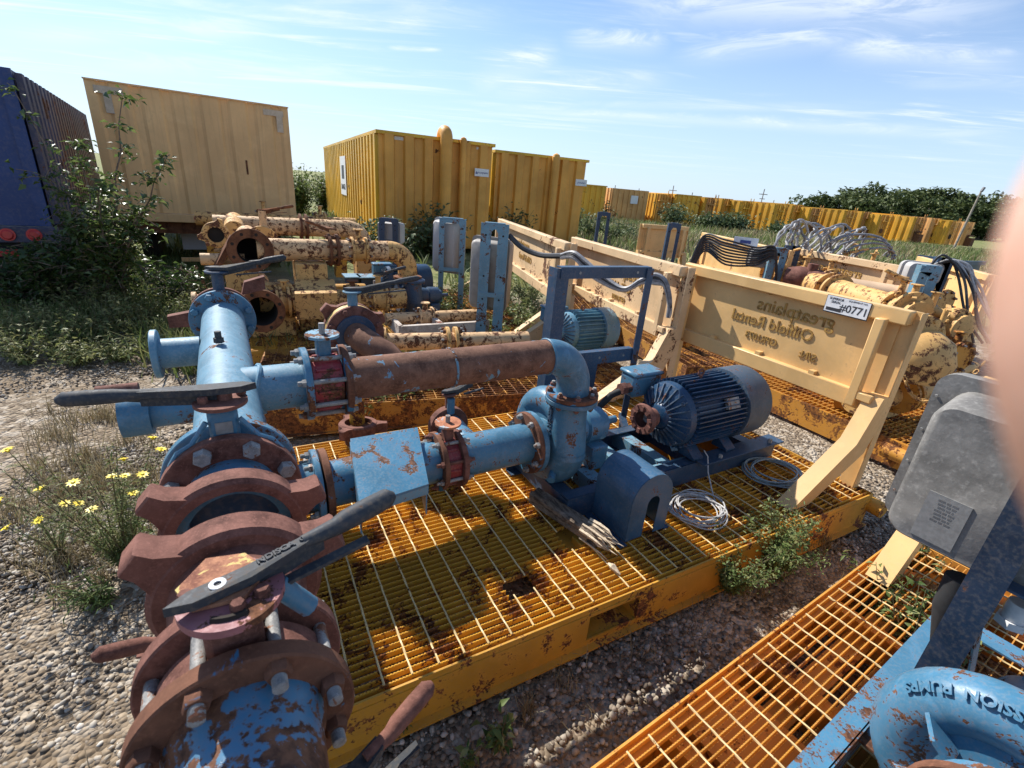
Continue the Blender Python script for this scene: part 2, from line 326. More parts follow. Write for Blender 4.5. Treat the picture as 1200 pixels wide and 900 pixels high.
# ------------------------------------------------------------------ ground
def ground_mat():
    t = NT('gravel_ground')
    vor = t.n('ShaderNodeTexVoronoi'); vor.inputs['Scale'].default_value = 46; t.l(t.pos, vor.inputs['Vector'])
    vor2 = t.n('ShaderNodeTexVoronoi'); vor2.inputs['Scale'].default_value = 19; t.l(t.pos, vor2.inputs['Vector'])
    sp = t.n('ShaderNodeSeparateColor'); t.l(vor.outputs['Color'], sp.inputs[0])
    sp2 = t.n('ShaderNodeSeparateColor'); t.l(vor2.outputs['Color'], sp2.inputs[0])
    c = t.mix(sp.outputs[0], (0.09, 0.065, 0.045), (0.36, 0.29, 0.21))
    c = t.mix(t.ramp(sp2.outputs[1], 0.72, 0.8, 0, 0.6), c, (0.50, 0.44, 0.36))
    soil = t.ramp(t.noise(0.9, 6, 0.62), 0.44, 0.60); c = t.mix(t.math('MULTIPLY', soil, 0.7), c, (0.20, 0.145, 0.09))
    # far field: rough grass beyond the yard
    sx = t.n('ShaderNodeSeparateXYZ'); t.l(t.pos, sx.inputs[0])
    n = t.noise(0.25, 6, 0.65); n2 = t.noise(3.0, 6, 0.7)
    g = t.mix(t.ramp(n2, 0.35, 0.65), (0.085, 0.12, 0.030), (0.27, 0.27, 0.11)); g = t.mix(t.ramp(n, 0.45, 0.62, 0, 0.6), g, (0.25, 0.22, 0.10))
    far = t.ramp(t.math('ADD', sx.outputs[1], t.math('MULTIPLY', n, 4)), 10.0, 13.0)
    c = t.mix(far, c, g)
    h = t.math('MULTIPLY', vor.outputs['Distance'], -1.0); h = t.math('ADD', h, t.math('MULTIPLY', vor2.outputs['Distance'], -0.8))
    t.bump(h, 0.9, 0.02); return t.done(c, 0.9, spec=0.2)
GND = ground_mat()
def make_ground():
    xs = np.concatenate([[-1500, -600, -200, -80, -40, -20], np.linspace(-12, 14, 131), [20, 40, 80, 200, 600, 1500]])
    ys = np.concatenate([[-300, -100, -30, -10], np.linspace(-4, 18, 111), [25, 40, 80, 160, 400, 1000, 2500]])
    X, Y = np.meshgrid(xs, ys); Zz = 0.018 * np.sin(X * 2.1 + Y * .7) * np.cos(Y * 1.7 - X * .3) + 0.012 * np.sin(X * 5.3) * np.sin(Y * 4.9 + 1)
    Zz = Zz * (np.abs(X) < 12) * (Y < 17) - 0.02
    V = np.stack([X, Y, Zz], -1).reshape(-1, 3); nx = len(xs); ny = len(ys)
    F = [(j * nx + i, j * nx + i + 1, (j + 1) * nx + i + 1, (j + 1) * nx + i) for j in range(ny - 1) for i in range(nx - 1)]
    mb = MB(); mb.v = V.tolist(); mb.f = F; mb.m = [0] * len(F)
    single(mb, 'ground', GND, 'pale crushed stone yard running back into rough grass', None, kind='structure', a=180)
make_ground()

def scatter_mesh(name, proto_list, pos, scl, rot, tint=None, mats=None, label=None, cat=None, kind='stuff', tilt=0.5, parent=None, col_attr=None):
    """joins many small copies (numpy) into one mesh. proto = (verts Nx3, faces list)"""
    AV = []; AF = []; off = 0; LT = []; C = []
    rs = np.random.RandomState(len(pos) + 3); which = rs.randint(0, len(proto_list), len(pos))
    for k, (pv, pf) in enumerate(proto_list):
        sel = np.where(which == k)[0]
        if not len(sel): continue
        n = len(sel); a = rot[sel]; tx = rs.uniform(-tilt, tilt, n); ty = rs.uniform(-tilt, tilt, n)
        ca, sa = np.cos(a), np.sin(a); cx_, sx_ = np.cos(tx), np.sin(tx); cy_, sy_ = np.cos(ty), np.sin(ty)
        P = pv[None] * scl[sel][:, None, :] if scl.ndim == 2 else pv[None] * scl[sel][:, None, None]
        x, y, z = P[..., 0], P[..., 1], P[..., 2]
        y, z = y * cx_[:, None] - z * sx_[:, None], y * sx_[:, None] + z * cx_[:, None]
        x, z = x * cy_[:, None] + z * sy_[:, None], -x * sy_[:, None] + z * cy_[:, None]
        x, y = x * ca[:, None] - y * sa[:, None], x * sa[:, None] + y * ca[:, None]
        Q = np.stack([x, y, z], -1) + pos[sel][:, None, :]
        AV.append(Q.reshape(-1, 3)); nv = len(pv); m = len(pf[0])
        fa = np.array(pf)[None] + (np.arange(n) * nv)[:, None, None] + off; AF.append((fa.reshape(-1, m), m)); off += n * nv
        if col_attr is not None: C.append(np.repeat(col_attr[sel], nv, axis=0))
    V = np.concatenate(AV); me = bpy.data.meshes.new(name); me.vertices.add(len(V)); me.vertices.foreach_set('co', V.ravel())
    loops = np.concatenate([f.ravel() for f, m in AF]); tot = np.concatenate([np.full(len(f), m) for f, m in AF])
    me.loops.add(len(loops)); me.loops.foreach_set('vertex_index', loops); me.polygons.add(len(tot))
    st = np.concatenate([[0], np.cumsum(tot)[:-1]]); me.polygons.foreach_set('loop_start', st); me.polygons.foreach_set('loop_total', tot)
    me.update(calc_edges=True)
    if col_attr is not None:
        a = me.attributes.new('tint', 'FLOAT', 'POINT'); a.data.foreach_set('value', np.concatenate(C).astype(np.float32))
    me.materials.append(mats); me.validate()
    o = bpy.data.objects.new(name, me); COL.objects.link(o)
    if parent: o.parent = parent
    return tagob(o, label, cat, kind=kind)

def stone_protos():
    out_ = []
    for s in range(6):
        rs = np.random.RandomState(s)
        t = (1 + 5 ** .5) / 2
        v = np.array([(-1, t, 0), (1, t, 0), (-1, -t, 0), (1, -t, 0), (0, -1, t), (0, 1, t), (0, -1, -t), (0, 1, -t), (t, 0, -1), (t, 0, 1), (-t, 0, -1), (-t, 0, 1)], float)
        v /= np.linalg.norm(v[0]); v *= rs.uniform(.65, 1.1, (12, 1)); v *= np.array([1, .75, .5])
        f = [(0, 11, 5), (0, 5, 1), (0, 1, 7), (0, 7, 10), (0, 10, 11), (1, 5, 9), (5, 11, 4), (11, 10, 2), (10, 7, 6), (7, 1, 8), (3, 9, 4), (3, 4, 2), (3, 2, 6), (3, 6, 8), (3, 8, 9), (4, 9, 5), (2, 4, 11), (6, 2, 10), (8, 6, 7), (9, 8, 1)]
        out_.append((v, f))
    return out_
def attr_mat(name, cols, rough=0.8, trans=0.0, var=0.15, spec=0.25):
    t = NT(name); a = t.n('ShaderNodeAttribute'); a.attribute_name = 'tint'
    cr_ = t.n('ShaderNodeValToRGB'); t.l(a.outputs['Fac'], cr_.inputs[0]); e = cr_.color_ramp.elements
    for i, c in enumerate(cols):
        x = i / (len(cols) - 1)
        if i == 0: e[0].color = (*c, 1)
        elif i == len(cols) - 1: e[-1].color = (*c, 1); e[-1].position = 1
        else:
            k = e.new(x); k.color = (*c, 1)
    n = t.noise(30, 4, 0.6); c = t.mix(t.ramp(n, 0.35, 0.7, 0, var * 2), cr_.outputs[0], tuple(x * .6 for x in cols[0]))
    m = t.done(c, rough, spec=spec)
    if trans:
        tr = t.n('ShaderNodeBsdfTranslucent'); t.set(tr.inputs[0], c); ms = t.n('ShaderNodeMixShader'); ms.inputs[0].default_value = trans
        o = t.t.nodes['Material Output']; t.l(t.b.outputs[0], ms.inputs[1]); t.l(tr.outputs[0], ms.inputs[2]); t.l(ms.outputs[0], o.inputs[0])
    return m
STONE = attr_mat('crushed_limestone', [(0.10, 0.08, 0.06), (0.25, 0.20, 0.15), (0.38, 0.33, 0.26), (0.62, 0.57, 0.50)], 0.85, var=0.2)
LEAF = attr_mat('weed_leaf', [(0.055, 0.10, 0.022), (0.10, 0.155, 0.040), (0.18, 0.22, 0.075), (0.32, 0.31, 0.13)], 0.5, 0.35)
LEAFD = attr_mat('sapling_leaf', [(0.030, 0.062, 0.015), (0.060, 0.105, 0.025), (0.11, 0.16, 0.045), (0.20, 0.24, 0.08)], 0.35, 0.4, spec=0.5)
LEAFS = attr_mat('sunflower_leaf', [(0.045, 0.075, 0.025), (0.09, 0.13, 0.05), (0.16, 0.20, 0.10), (0.25, 0.27, 0.16)], 0.55, 0.25)
STRAW = attr_mat('dry_straw', [(0.12, 0.085, 0.045), (0.25, 0.19, 0.10), (0.42, 0.35, 0.20), (0.5, 0.45, 0.3)], 0.7, 0.2)
TREE = attr_mat('tree_leaf', [(0.04, 0.06, 0.02), (0.08, 0.11, 0.035), (0.12, 0.15, 0.055), (0.18, 0.20, 0.08)], 0.6, 0.2)

def gravel():
    rs = np.random.RandomState(5); P = []; S = []
    def region(n, x0, x1, y0, y1, smin, smax, keep=None):
        p = np.stack([rs.uniform(x0, x1, n), rs.uniform(y0, y1, n), np.zeros(n)], -1)
        if keep is not None: p = p[keep(p)]
        P.append(p); S.append(smin + (smax - smin) * rs.rand(len(p)) ** 2.2)
    vS = lambda p: -p[:, 0] * math.sin(AS) + p[:, 1] * math.cos(AS)
    uS = lambda p: p[:, 0] * math.cos(AS) + p[:, 1] * math.sin(AS)
    left = lambda p: uS(p) < -0.05
    region(42000, -3.0, 0.2, -0.2, 2.9, .008, .022, left)
    region(15000, -5.5, -1.2, 2.0, 6.0, .009, .022, left)
    region(26000, -.6, 2.9, 0.2, 2.9, .006, .022, lambda p: (vS(p) < 1.3) & (uS(p) > -.3))
    region(14000, 1.6, 4.5, 2.0, 7.2, .009, .021, lambda p: (uS(p) > 3.4) & (uS(p) < 4.7))
    P = np.concatenate(P); S = np.concatenate(S); n = len(P); P[:, 2] = -0.02 + S * .35
    pn = np.sin(P[:, 0] * 3.1 + 1) * np.cos(P[:, 1] * 2.7) + rs.normal(0, .5, n); k = pn > -.95; P = P[k]; S = S[k]; n = len(P)
    tint = np.clip(rs.normal(.45, .26, n), 0, 1)
    scatter_mesh('gravel', stone_protos(), P, S, rs.uniform(0, 6.28, n), mats=STONE, label='loose grey and buff crushed stone strewn over the yard', cat='gravel', tilt=.7, col_attr=tint)
gravel()
# ------------------------------------------------------------------ grating decks
def serr_bar(L, serr=True):
    """bearing bar along +x, top at z=0, 4.5 mm thick, 28 mm deep, serrated top"""
    mb = MB(); t = .0023; d = -.028
    if not serr: return mb.box(0, L, -t, t, d, 0)
    n = max(2, int(L / .0125)); V = []; F = []
    for i in range(n + 1):
        x = L * i / n
        for (xx, z) in ((x, 0.0), (min(L, x + L / n * .55), -.0012), (min(L, x + L / n * .78), -.0045)):
            V += [(xx, -t, z), (xx, t, z), (xx, t, d), (xx, -t, d)]
    m = len(V) // 4
    for i in range(m - 1):
        a = i * 4; b = a + 4
        F += [(a, b, b + 1, a + 1), (a + 1, b + 1, b + 2, a + 2), (a + 3, b + 3, b, a)]
    F += [(0, 1, 2, 3), (4 * m - 1, 4 * m - 2, 4 * m - 3, 4 * m - 4)]
    return mb.add(V, F)
def twisted_rod(L, r=.0042):
    mb = MB(); n = max(2, int(L / .03)); V = []; F = []
    for i in range(n + 1):
        th = i * .55
        for k in range(4): V.append((r * math.cos(th + k * math.pi / 2), L * i / n, r * math.sin(th + k * math.pi / 2) - .001))
    for i in range(n):
        for k in range(4): j = (k + 1) % 4; F.append((i * 4 + k, i * 4 + j, i * 4 + 4 + j, i * 4 + 4 + k))
    F += [(3, 2, 1, 0), (4 * n, 4 * n + 1, 4 * n + 2, 4 * n + 3)]
    return mb.add(V, F)
def grating(T, u0, u1, v0, v1, z, bar_mat, rod_mat, holes=(), pitch=.0302, rod_p=.1022, serr=True, rod_off=0.0):
    """every bar and rod its own part, alike lengths share one mesh"""
    cache = {}
    nb = int((v1 - v0) / pitch)
    for i in range(nb + 1):
        v = v0 + i * pitch; segs = [(u0, u1)]
        for (a, b, c, d) in holes:
            if c <= v <= d: segs = [s for (p, q) in segs for s in ((p, min(q, a)), (max(p, b), q)) if s[1] - s[0] > .02]
        for (p, q) in segs:
            k = round(q - p, 3)
            if k not in cache: cache[k] = serr_bar(k, serr).mesh('bearing_bar', bar_mat, ang=25)
            T.place(cache[k], 'bearing_bar', (p, v, z))
    cr_ = {}
    nr = int((u1 - u0) / rod_p)
    for i in range(nr + 1):
        u = u0 + rod_off + i * rod_p; segs = [(v0, v1)]
        if u > u1: continue
        for (a, b, c, d) in holes:
            if a <= u <= b: segs = [s for (p, q) in segs for s in ((p, min(q, c)), (max(p, d), q)) if s[1] - s[0] > .02]
        for (p, q) in segs:
            k = round(q - p, 3)
            if k not in cr_: cr_[k] = twisted_rod(k).mesh('cross_rod', rod_mat)
            T.place(cr_[k], 'cross_rod', (u, p, z))
def deck_frame(T, u0, u1, v0, v1, z, mat, joists=7, pockets=()):
    zt = z - .004
    def side(v, s):
        mb = MB()  # channel: top flange, web, bottom flange, with rectangular pocket openings through the web
        mb.box(u0, u1, v - .004 * s, v + .055 * s, zt - .03 - .008, zt - .03)
        mb.box(u0, u1, v - .03 * s, v + .055 * s, .015, .024)
        xs = [u0] + [x for p in pockets for x in p] + [u1]
        for i in range(0, len(xs), 2): mb.box(xs[i], xs[i + 1], v, v + .008 * s, .024, zt)
        for (a, b) in pockets:
            mb.box(a, b, v + .0005 * s, v + .0075 * s, zt - .055, zt); mb.box(a, b, v + .0005 * s, v + .0075 * s, .024, .055)
        return mb
    T.part(side(v0 - .012, 1), 'side_beam', mat); T.part(side(v1 + .012, -1), 'side_beam', mat)
    for (a, b) in pockets:
        mb = MB(); mb.box(a - .006, a, v0, v1, .05, zt - .06); mb.box(b, b + .006, v0, v1, .05, zt - .06); mb.box(a - .006, b + .006, v0, v1, .044, .05); mb.box(a - .006, b + .006, v0, v1, zt - .06, zt - .054)
        T.part(mb, 'fork_pocket', mat)
    T.part(MB().box(u0 - .008, u0, v0 - .012, v1 + .012, .024, zt), 'end_beam', mat)
    T.part(MB().box(u1, u1 + .008, v0 - .012, v1 + .012, .024, zt), 'end_beam', mat)
    for i in range(joists):
        u = u0 + (u1 - u0) * (i + .5) / joists
        mb = MB(); mb.box(u - .004, u + .004, v0, v1, .03, zt - .03); mb.box(u - .03, u + .03, v0, v1, zt - .038, zt - .031)
        T.part(mb, 'joist', mat)
    for k, v in enumerate((v0 + (v1 - v0) * .33, v0 + (v1 - v0) * .67)):
        T.part(MB().box(u0, u1, v - .03, v + .03, zt - .046, zt - .039), 'joist', mat)

def end_panel(T, u, v0, v1, z0, mat, texts=(), top=1.43, tmat=None, brace=True, s=1):
    """backstop at the end of a skid: posts with kinked legs, two rails, a recessed plate. s=+1: legs run towards -u"""
    T.part(MB().bar((u, v0 - .01, top - .045), (u, v1 + .01, top - .045), .085, .085, ch=.008), 'top_rail', mat)
    T.part(MB().bar((u, v0 + .08, .83), (u, v1 - .08, .83), .075, .11, ch=.006), 'bottom_rail', mat)
    T.part(MB().box(u + .012 * s, u + .018 * s, v0 + .04, v1 - .04, .86, top - .06), 'plate', mat)
    for v in (v0, v1):
        w = .05
        T.part(MB().bar((u + .035 * s, v, z0 - .2), (u + .035 * s, v, top - .003), .10, .012, up=(1, 0, 0), ch=.003).bar((u + .045 * s, v - .045, z0 - .2), (u + .045 * s, v - .045, top - .006), .008, .07, up=(1, 0, 0), ch=.003), 'post', mat)
        pts = [(u - .01 * s, .86), (u - .01 * s, .80), (u - .22 * s, .60), (u - .66 * s, z0 - .01), (u - .50 * s, z0 - .01), (u - .12 * s, .50), (u + .03 * s, .66), (u + .03 * s, .86)]
        pts = [(u + .03 * s, .90), (u - .055 * s, .90), (u - .17 * s, .61), (u - .66 * s, z0 + .005), (u - .48 * s, z0 + .005), (u - .04 * s, .52), (u + .03 * s, .70)]
        T.part(MB().prism([(a, v - w, b) for a, b in pts], (0, 2 * w, 0)), 'brace', mat)
        vi = v + (.11 if v == v0 else -.11)
        T.part(MB().bar((u - .065 * s, vi, .80), (u - .065 * s, vi, top - .07), .055, .055, up=(1, 0, 0), ch=.005), 'stake', mat)
        T.part(MB().bar((u - .065 * s, vi, .875), (u - .065 * s, v, .875), .05, .05, ch=.005), 'stake_bracket', mat)
    for i in range(3):
        v = v0 + (v1 - v0) * (i + 1) / 4
        T.part(MB().box(u - .03, u + .012, v - .02, v + .02, .885, .91), 'cleat', mat)
    for (txt, size, vc, zc_, dep, m) in texts:
        mb = text_mb(txt, size, .016, lambda x, y, d, vc=vc, zc_=zc_: Vector((u + .012 * s - dep + d * 1.0, vc + x, zc_ + y)))
        T.part(mb, 'lettering', m)
LETTER = rusty('burnt_letter_edge', (0.10, 0.05, 0.02), (0.50, 0.30, 0.08), scale=40)

# skid the pump stands on
HOLES = [(1.28, 1.50, 1.50, 1.64), (0.86, 1.0, 1.36, 1.44), (2.0, 3.0, 1.85, 2.3)]
S1 = Thing('pump_skid', 'yellow open-grating skid under the blue pump and motor, with the cream lettered backstop tagged 0771', 'skid', (1.6, 2.1, 0), AS)
deck_frame(S1, -.16, 3.44, 1.17, 3.0, .25, YELBEAM, pockets=((1.16, 1.45),))
grating(S1, -.14, 3.42, 1.185, 2.99, .25, YEL, ROD, HOLES)
S1.part(MB().box(1.36, 1.47, 1.515, 1.60, .19, .235, .004), 'pad', YEL)
S1.part(MB().cyl((3.47, 1.08, .155), (3.47, 1.62, .155), .052, 24), 'end_tube', YELBEAM)
S1.part(MB().cyl((3.47, 2.5, .155), (3.47, 3.08, .155), .052, 24), 'end_tube', YELBEAM)
PV = dict(v0=1.30, v1=3.0)
end_panel(S1, 3.36, 1.30, 2.98, .25, CREAM)
def letters(T, u, rows, mat, name='lettering'):
    for (txt, size, vc, zc_) in rows:
        T.part(text_mb(txt, size, .012, lambda x, y, d: Vector((u + d, vc + x, zc_ + y - (vc - x) * 0)), bold=.001), name, mat)
letters(S1, 3.371, [('greatplains', .135, 1.98, 1.245), ('Oilfield Rental', .115, 2.13, 1.12), ('GPR1073', .07, 2.17, 1.0), ('S/N:', .07, 1.80, .985)], LETTER)
sw = [Vector((3.371, 1.78 + .42 * i / 14, 1.33 + .035 * math.sin(math.pi * i / 14))) for i in range(15)]
S1.part(MB().tube(sw, .006, 5), 'lettering', LETTER)
# equipment number tag on the top rail, facing the camera side
tg = Thing('number_tag', 'white equipment number tag reading #0771 on the top rail of the cream backstop', 'tag', (3.30, 1.64, 1.36), AS)
TU = 3.3165
tg.part(MB().frame_box((TU - .001, 1.63, 1.372), U3, V3, Z3, .0015, .135, .055, .0005), 'plate', BLACK)
tg.part(MB().frame_box((TU - .0035, 1.63, 1.374), U3, V3, Z3, .001, .131, .050), 'face', WHITE)
def tagtext(txt, size, vc, zc_, m, bold=0): tg.part(text_mb(txt, size, .0006, lambda x, y, d: Vector((TU - .005 + d, vc - x, zc_ + y)), bold=bold), 'print', m)
tagtext('#0771', .066, 1.585, 1.362, INK, .0008); tagtext('SUPERIOR', .020, 1.70, 1.408, INK, .0004); tagtext('SERIAL', .020, 1.70, 1.388, INK, .0004); tagtext('EQUIPMENT NO.', .015, 1.57, 1.413, INK)
tg.part(MB().frame_box((TU - .005, 1.703, 1.342), U3, V3, Z3, .0005, .048, .010, .0003), 'print', INK)

# nearest skid, bottom right
S2 = Thing('pump_skid', 'orange open-grating skid at the bottom right with gravel showing through its deck', 'skid', (2.0, -.2, 0), A2)
deck_frame(S2, .30, 3.20, -.75, .575, .25, YEL2, joists=5, pockets=((1.25, 1.55),))
grating(S2, .32, 3.18, -.62, .562, .25, YEL2, ROD, (), rod_off=.03)
for k, v in enumerate((.40, .25)): S2.part(MB().box(.32, 3.18, v - .05, v + .05, .12 - k * .02, .128 - k * .02), 'deck_stringer', YEL2)
S2.part(MB().prism([(2.62, .44, .255), (2.86, .44, .50), (2.98, .44, .50), (2.80, .44, .255)], (0, .10, 0)), 'brace', CREAM)
S2.part(MB().prism([(2.86, .44, .50), (3.02, .44, 1.25), (3.12, .44, 1.25), (2.98, .44, .50)], (0, .10, 0)), 'post', CREAM)
# ------------------------------------------------------------------ pipework helpers (frame P)
def bolt_ring(T, parent, c, ax, rb, n, r, t, off, mat, stud=.0, a0=.5, studmat=None, name='bolt', keep=None):
    c = Vector(c); ax = Vector(ax).normalized(); ref = Z3 if abs(ax.z) < .9 else U3
    x = (ref - ax * ref.dot(ax)).normalized(); y = ax.cross(x)
    for i in range(n):
        th = 2 * math.pi * (i + a0) / n
        if keep and not keep(th): continue
        p = c + x * (rb * math.cos(th)) + y * (rb * math.sin(th)) + ax * off
        mb = MB().hexn(p, ax, r, t, ref=x.lerp(y, random.random()))
        if stud:
            mb.mi = 1; mb.rev(p + ax * t * .9, ax, sum([[(k * stud / 9, r * .52), (k * stud / 9 + stud / 22, r * .58)] for k in range(9)], []) + [(stud, r * .45)], 14, False, True)
        T.part(mb, name, [mat, studmat or STEEL], parent)
def lever(T, parent, p, d, L, mat, w=.034, h=.016, up=0.0, text=None, tmat=None, squeeze=True, grip=None, name='lever'):
    """flat cast lever with rounded grip, pivot at p, running along d"""
    p = Vector(p); d = Vector(d).normalized(); s = d.cross(Z3).normalized(); n = s.cross(d)
    A, B = p - d * .035 + n * .0, p + d * (L * .58) + n * (.035 + up * .5)
    mb = MB()
    mb.prism([p - d * .05, p - d * .02 + s * w * .75, p + d * .05 + s * w * .8, B + s * w * .45, B - s * w * .45, p + d * .05 - s * w * .8, p - d * .02 - s * w * .75], n * h)
    mb.prism([p + d * .03 - n * .03 + s * .004, p + d * .03 + n * .004 + s * .004, B + n * .004 + s * .004, B - n * .022 + s * .004], s * -.008)
    lv = T.part(mb, name, mat, parent, ang=30)
    E_ = p + d * L + n * (.062 + up * .9)
    g = [B - d * .03 + n * .005, B + d * .02 + n * .007, B.lerp(E_, .35) + n * .007, B.lerp(E_, .7) + n * .007, E_ + n * .007]
    o = T.part(MB().tube(g + [E_ + d * .012 + n * .006], .016, 12, radii=[.010, .014, .0165, .0175, .0165, .008]), 'grip' if grip is None else 'grip', grip or mat, parent)
    if squeeze: T.part(MB().bar(p + d * .09 - n * .022 + s * .012, p + d * (L * .80) - n * (.0) + s * .03, .016, .006, up=n), 'squeeze_latch', mat, parent)
    if text:
        for (txt, at, size) in text:
            q0 = p + d * at + n * (h + .0008 + (at / (L * .58)) * .035 * 0); dd = d; ss = s
            lf = (B - p) / (B - p).dot(d)
            T.part(text_mb(txt, size, .003, lambda x, y, z: p + lf * (at + x) - s * y + n * (h + .0008 + z), bold=.0004), 'lettering', tmat or BLACK, parent)
    return lv
def gear_plate(T, parent, c, r, mat, t=.010, teeth=True, n=48):
    """notched throttling plate on top of the valve neck"""
    c = Vector(c); P = []
    for i in range(n):
        th = 2 * math.pi * i / n; rr = r * (.92 if (teeth and 5 < i < 24 and i % 2) else 1)
        P.append(c + Vector((rr * math.cos(th), rr * math.sin(th), 0)))
    return T.part(MB().prism(P, (0, 0, t)), 'notch_plate', mat, parent)

A_P = AP
H = 1.145; HU = -.055
PU = Thing('pipe_manifold', 'blue and rust-brown pipe manifold with lever valves feeding the pump', 'pipework', (HU, 1.9, .2), A_P)
def flange(T, c, ax, r, t, mat, hole=0, name='flange', label=None, parent=None, n=48): return T.part(MB().disc(c, ax, r, t, n, .003, hole), name, mat, parent, label=label)
# header (runs across the skids, along v)
PU.part(MB().rev((HU, 1.30, H), V3, [(0, .097), (1.56, .097)], 48), 'header_pipe', CHALK)
PU.part(MB().tube([(HU + .104 * math.cos(t), 1.30 + .012 + .004, H + .104 * math.sin(t)) for t in np.linspace(0, 2 * math.pi, 33)], .007, 6, False), 'weld', BLUE)
# far end flange + valve + lever
flange(PU, (HU, 2.86, H), V3, .153, .028, BLUE, label='far blue flange of the header, ringed with bolts')
bolt_ring(PU, None, (HU, 2.845, H), -V3, .130, 8, .019, .016, 0, BLUE, 0, keep=None)
fv = PU.part(MB().disc((HU, 2.905, H), V3, .128, .05, 40).cyl((HU, 2.905, H + .13), (HU, 2.905, H + .235), .027, 16).disc((HU, 2.905, H + .24), Z3, .055, .012, 24), 'valve', NAVY)
flange(PU, (HU, 2.95, H), V3, .150, .028, RUSTRED, name='union_flange')
PU.part(MB().prism([(HU + .10, 2.97, H + .10), (HU + .22, 2.97, H + .13), (HU + .22, 2.97, H + .20), (HU + .12, 2.97, H + .17)], (0, .05, 0)), 'union_wing', RUSTRED)
PU.part(MB().prism([(HU - .14, 2.97, H + .02), (HU - .25, 2.97, H + .0), (HU - .25, 2.97, H - .06), (HU - .14, 2.97, H - .06)], (0, .05, 0)), 'union_wing', RUSTRED)
lever(PU, fv, (HU, 2.905, H + .25), (1, -.16, 0), .32, BLACK, w=.03, squeeze=True)
# two stub outlets on the left
def stub(v, z, L, r, mats, name, label):
    PU.part(MB().cyl((HU - .09, v, z), (HU - L, v, z), r, 32), 'stub_pipe', mats[0]); flange(PU, (HU - L - .012, v, z), U3, r * 1.62, .024, mats[0], name=name, label=label)
stub(2.36, H, .235, .062, (CHALK,), 'flange', 'blank blue flange on the stub left of the header')
PU.part(MB().cyl((HU - .08, 1.80, H - .02), (HU - .27, 1.80, H - .02), .050, 28).cyl((HU - .22, 1.80, H - .02), (HU - .30, 1.80, H - .02), .070, 28), 'capped_stub', BLUE)
PU.part(MB().cyl((HU - .25, 1.86, H + .045), (HU - .36, 1.86, H + .045), .022, 12), 'plug', RUSTRED)
PU.part(MB().rev((HU - .012, 2.12, H + .105), Z3, [(0, .018), (.02, .018), (.02, .012), (.045, .012)], 6), 'vent_plug', BLACK)
# discharge branch
DV = 1.85
PU.part(MB().rev((HU + .04, DV, H), U3, [(0, .084), (.245, .084)], 40).tube([(HU + .098 + .020 * abs(math.sin(t)) * 0 + .012 * math.cos(2 * t), DV + .088 * math.sin(t), H + .088 * math.cos(t)) for t in np.linspace(0, 2 * math.pi, 33)], .008, 6, False), 'branch_pipe', CHALK)
flange(PU, (.205, DV, H), U3, .140, .024, BLUE, label='blue flange at the left of the red-cored check valve')
flange(PU, (.345, DV, H), U3, .140, .024, RUSTB, label='flaking flange at the right of the red-cored check valve')
dv = PU.part(MB().disc((.275, DV, H), U3, .105, .108, 40), 'check_valve', SEATRED)
for i in range(16):
    th = math.pi * 2 * i / 16
    PU.part(MB().bar((.232, DV + .107 * math.cos(th), H + .107 * math.sin(th)), (.318, DV + .107 * math.cos(th), H + .107 * math.sin(th)), .012, .012, up=(0, math.cos(th), math.sin(th)), ch=.003), 'rib', SEATRED, dv)
for i in range(8):
    th = math.pi * 2 * (i + .5) / 8; y, z = DV + .121 * math.cos(th), H + .121 * math.sin(th)
    PU.part(MB().cyl((.165, y, z), (.385, y, z), .0095, 10).hexn((.193, y, z), -U3, .016, .014).hexn((.357, y, z), U3, .016, .014), 'stud_bolt', STEEL, dv)
nk = PU.part(MB().box(.25, .30, DV - .03, DV + .03, H + .10, H + .185, .006), 'neck', BLUE, dv)
gear_plate(PU, dv, (.275, DV, H + .185), .062, PALEBLUE)
PU.part(MB().cyl((.275, DV, H + .19), (.275, DV, H + .235), .011, 10), 'stem', STEEL, dv)
# rusty discharge pipe, elbow and its flange on the pump
EX = 1.50; ER = .19; rp = .0842
PU.part(MB().rev((.357, DV, H), U3, [(0, .088), (.03, .0845), (EX - ER - .357, rp)], 48), 'discharge_pipe', RUSTPIPE, label='long rust-brown discharge pipe with blue remnants')
PU.part(MB().tube([(.80, DV + (rp + .001) * math.sin(t), H + (rp + .001) * math.cos(t)) for t in np.linspace(0, 2 * math.pi, 33)], .0055, 6, False), 'weld', PALEBLUE)
el = [Vector((EX - ER - .004, DV, H))] + arc((EX - ER, DV, H - ER), ER, math.pi / 2, 0, 18, U3, Z3) + [Vector((EX, DV, H - ER - .03))]
PU.part(MB().tube(el, rp + .003, 48), 'elbow', BLUE)
PU.part(MB().tube([(EX - ER, DV + (rp + .003) * math.sin(t), H + (rp + .003) * math.cos(t)) for t in np.linspace(0, 2 * math.pi, 33)], .006, 6, False), 'weld', BLUE)
fz = .905
flange(PU, (EX, DV, fz + .014), Z3, .140, .024, RUSTB, label='rusty bolted flange under the blue elbow')
bolt_ring(PU, None, (EX, DV, fz + .026), Z3, .120, 8, .017, .015, 0, RUSTRED, .012)
# suction line
SZ, SV = .60, 1.965
PU.part(MB().cyl((.14, SV, SZ), (.215, SV, SZ), .112, 40), 'suction_stub', BLUE)
flange(PU, (.225, SV, SZ), U3, .168, .026, BLUE); flange(PU, (.262, SV, SZ), U3, .165, .03, RUSTB)
bolt_ring(PU, None, (.238, SV, SZ), -U3, .145, 8, .018, .016, .03, STEEL, .02)
PU.part(MB().rev((.27, SV, SZ), U3, [(0, .105), (.53, .105)], 40), 'suction_pipe', BLUE_CHIP)
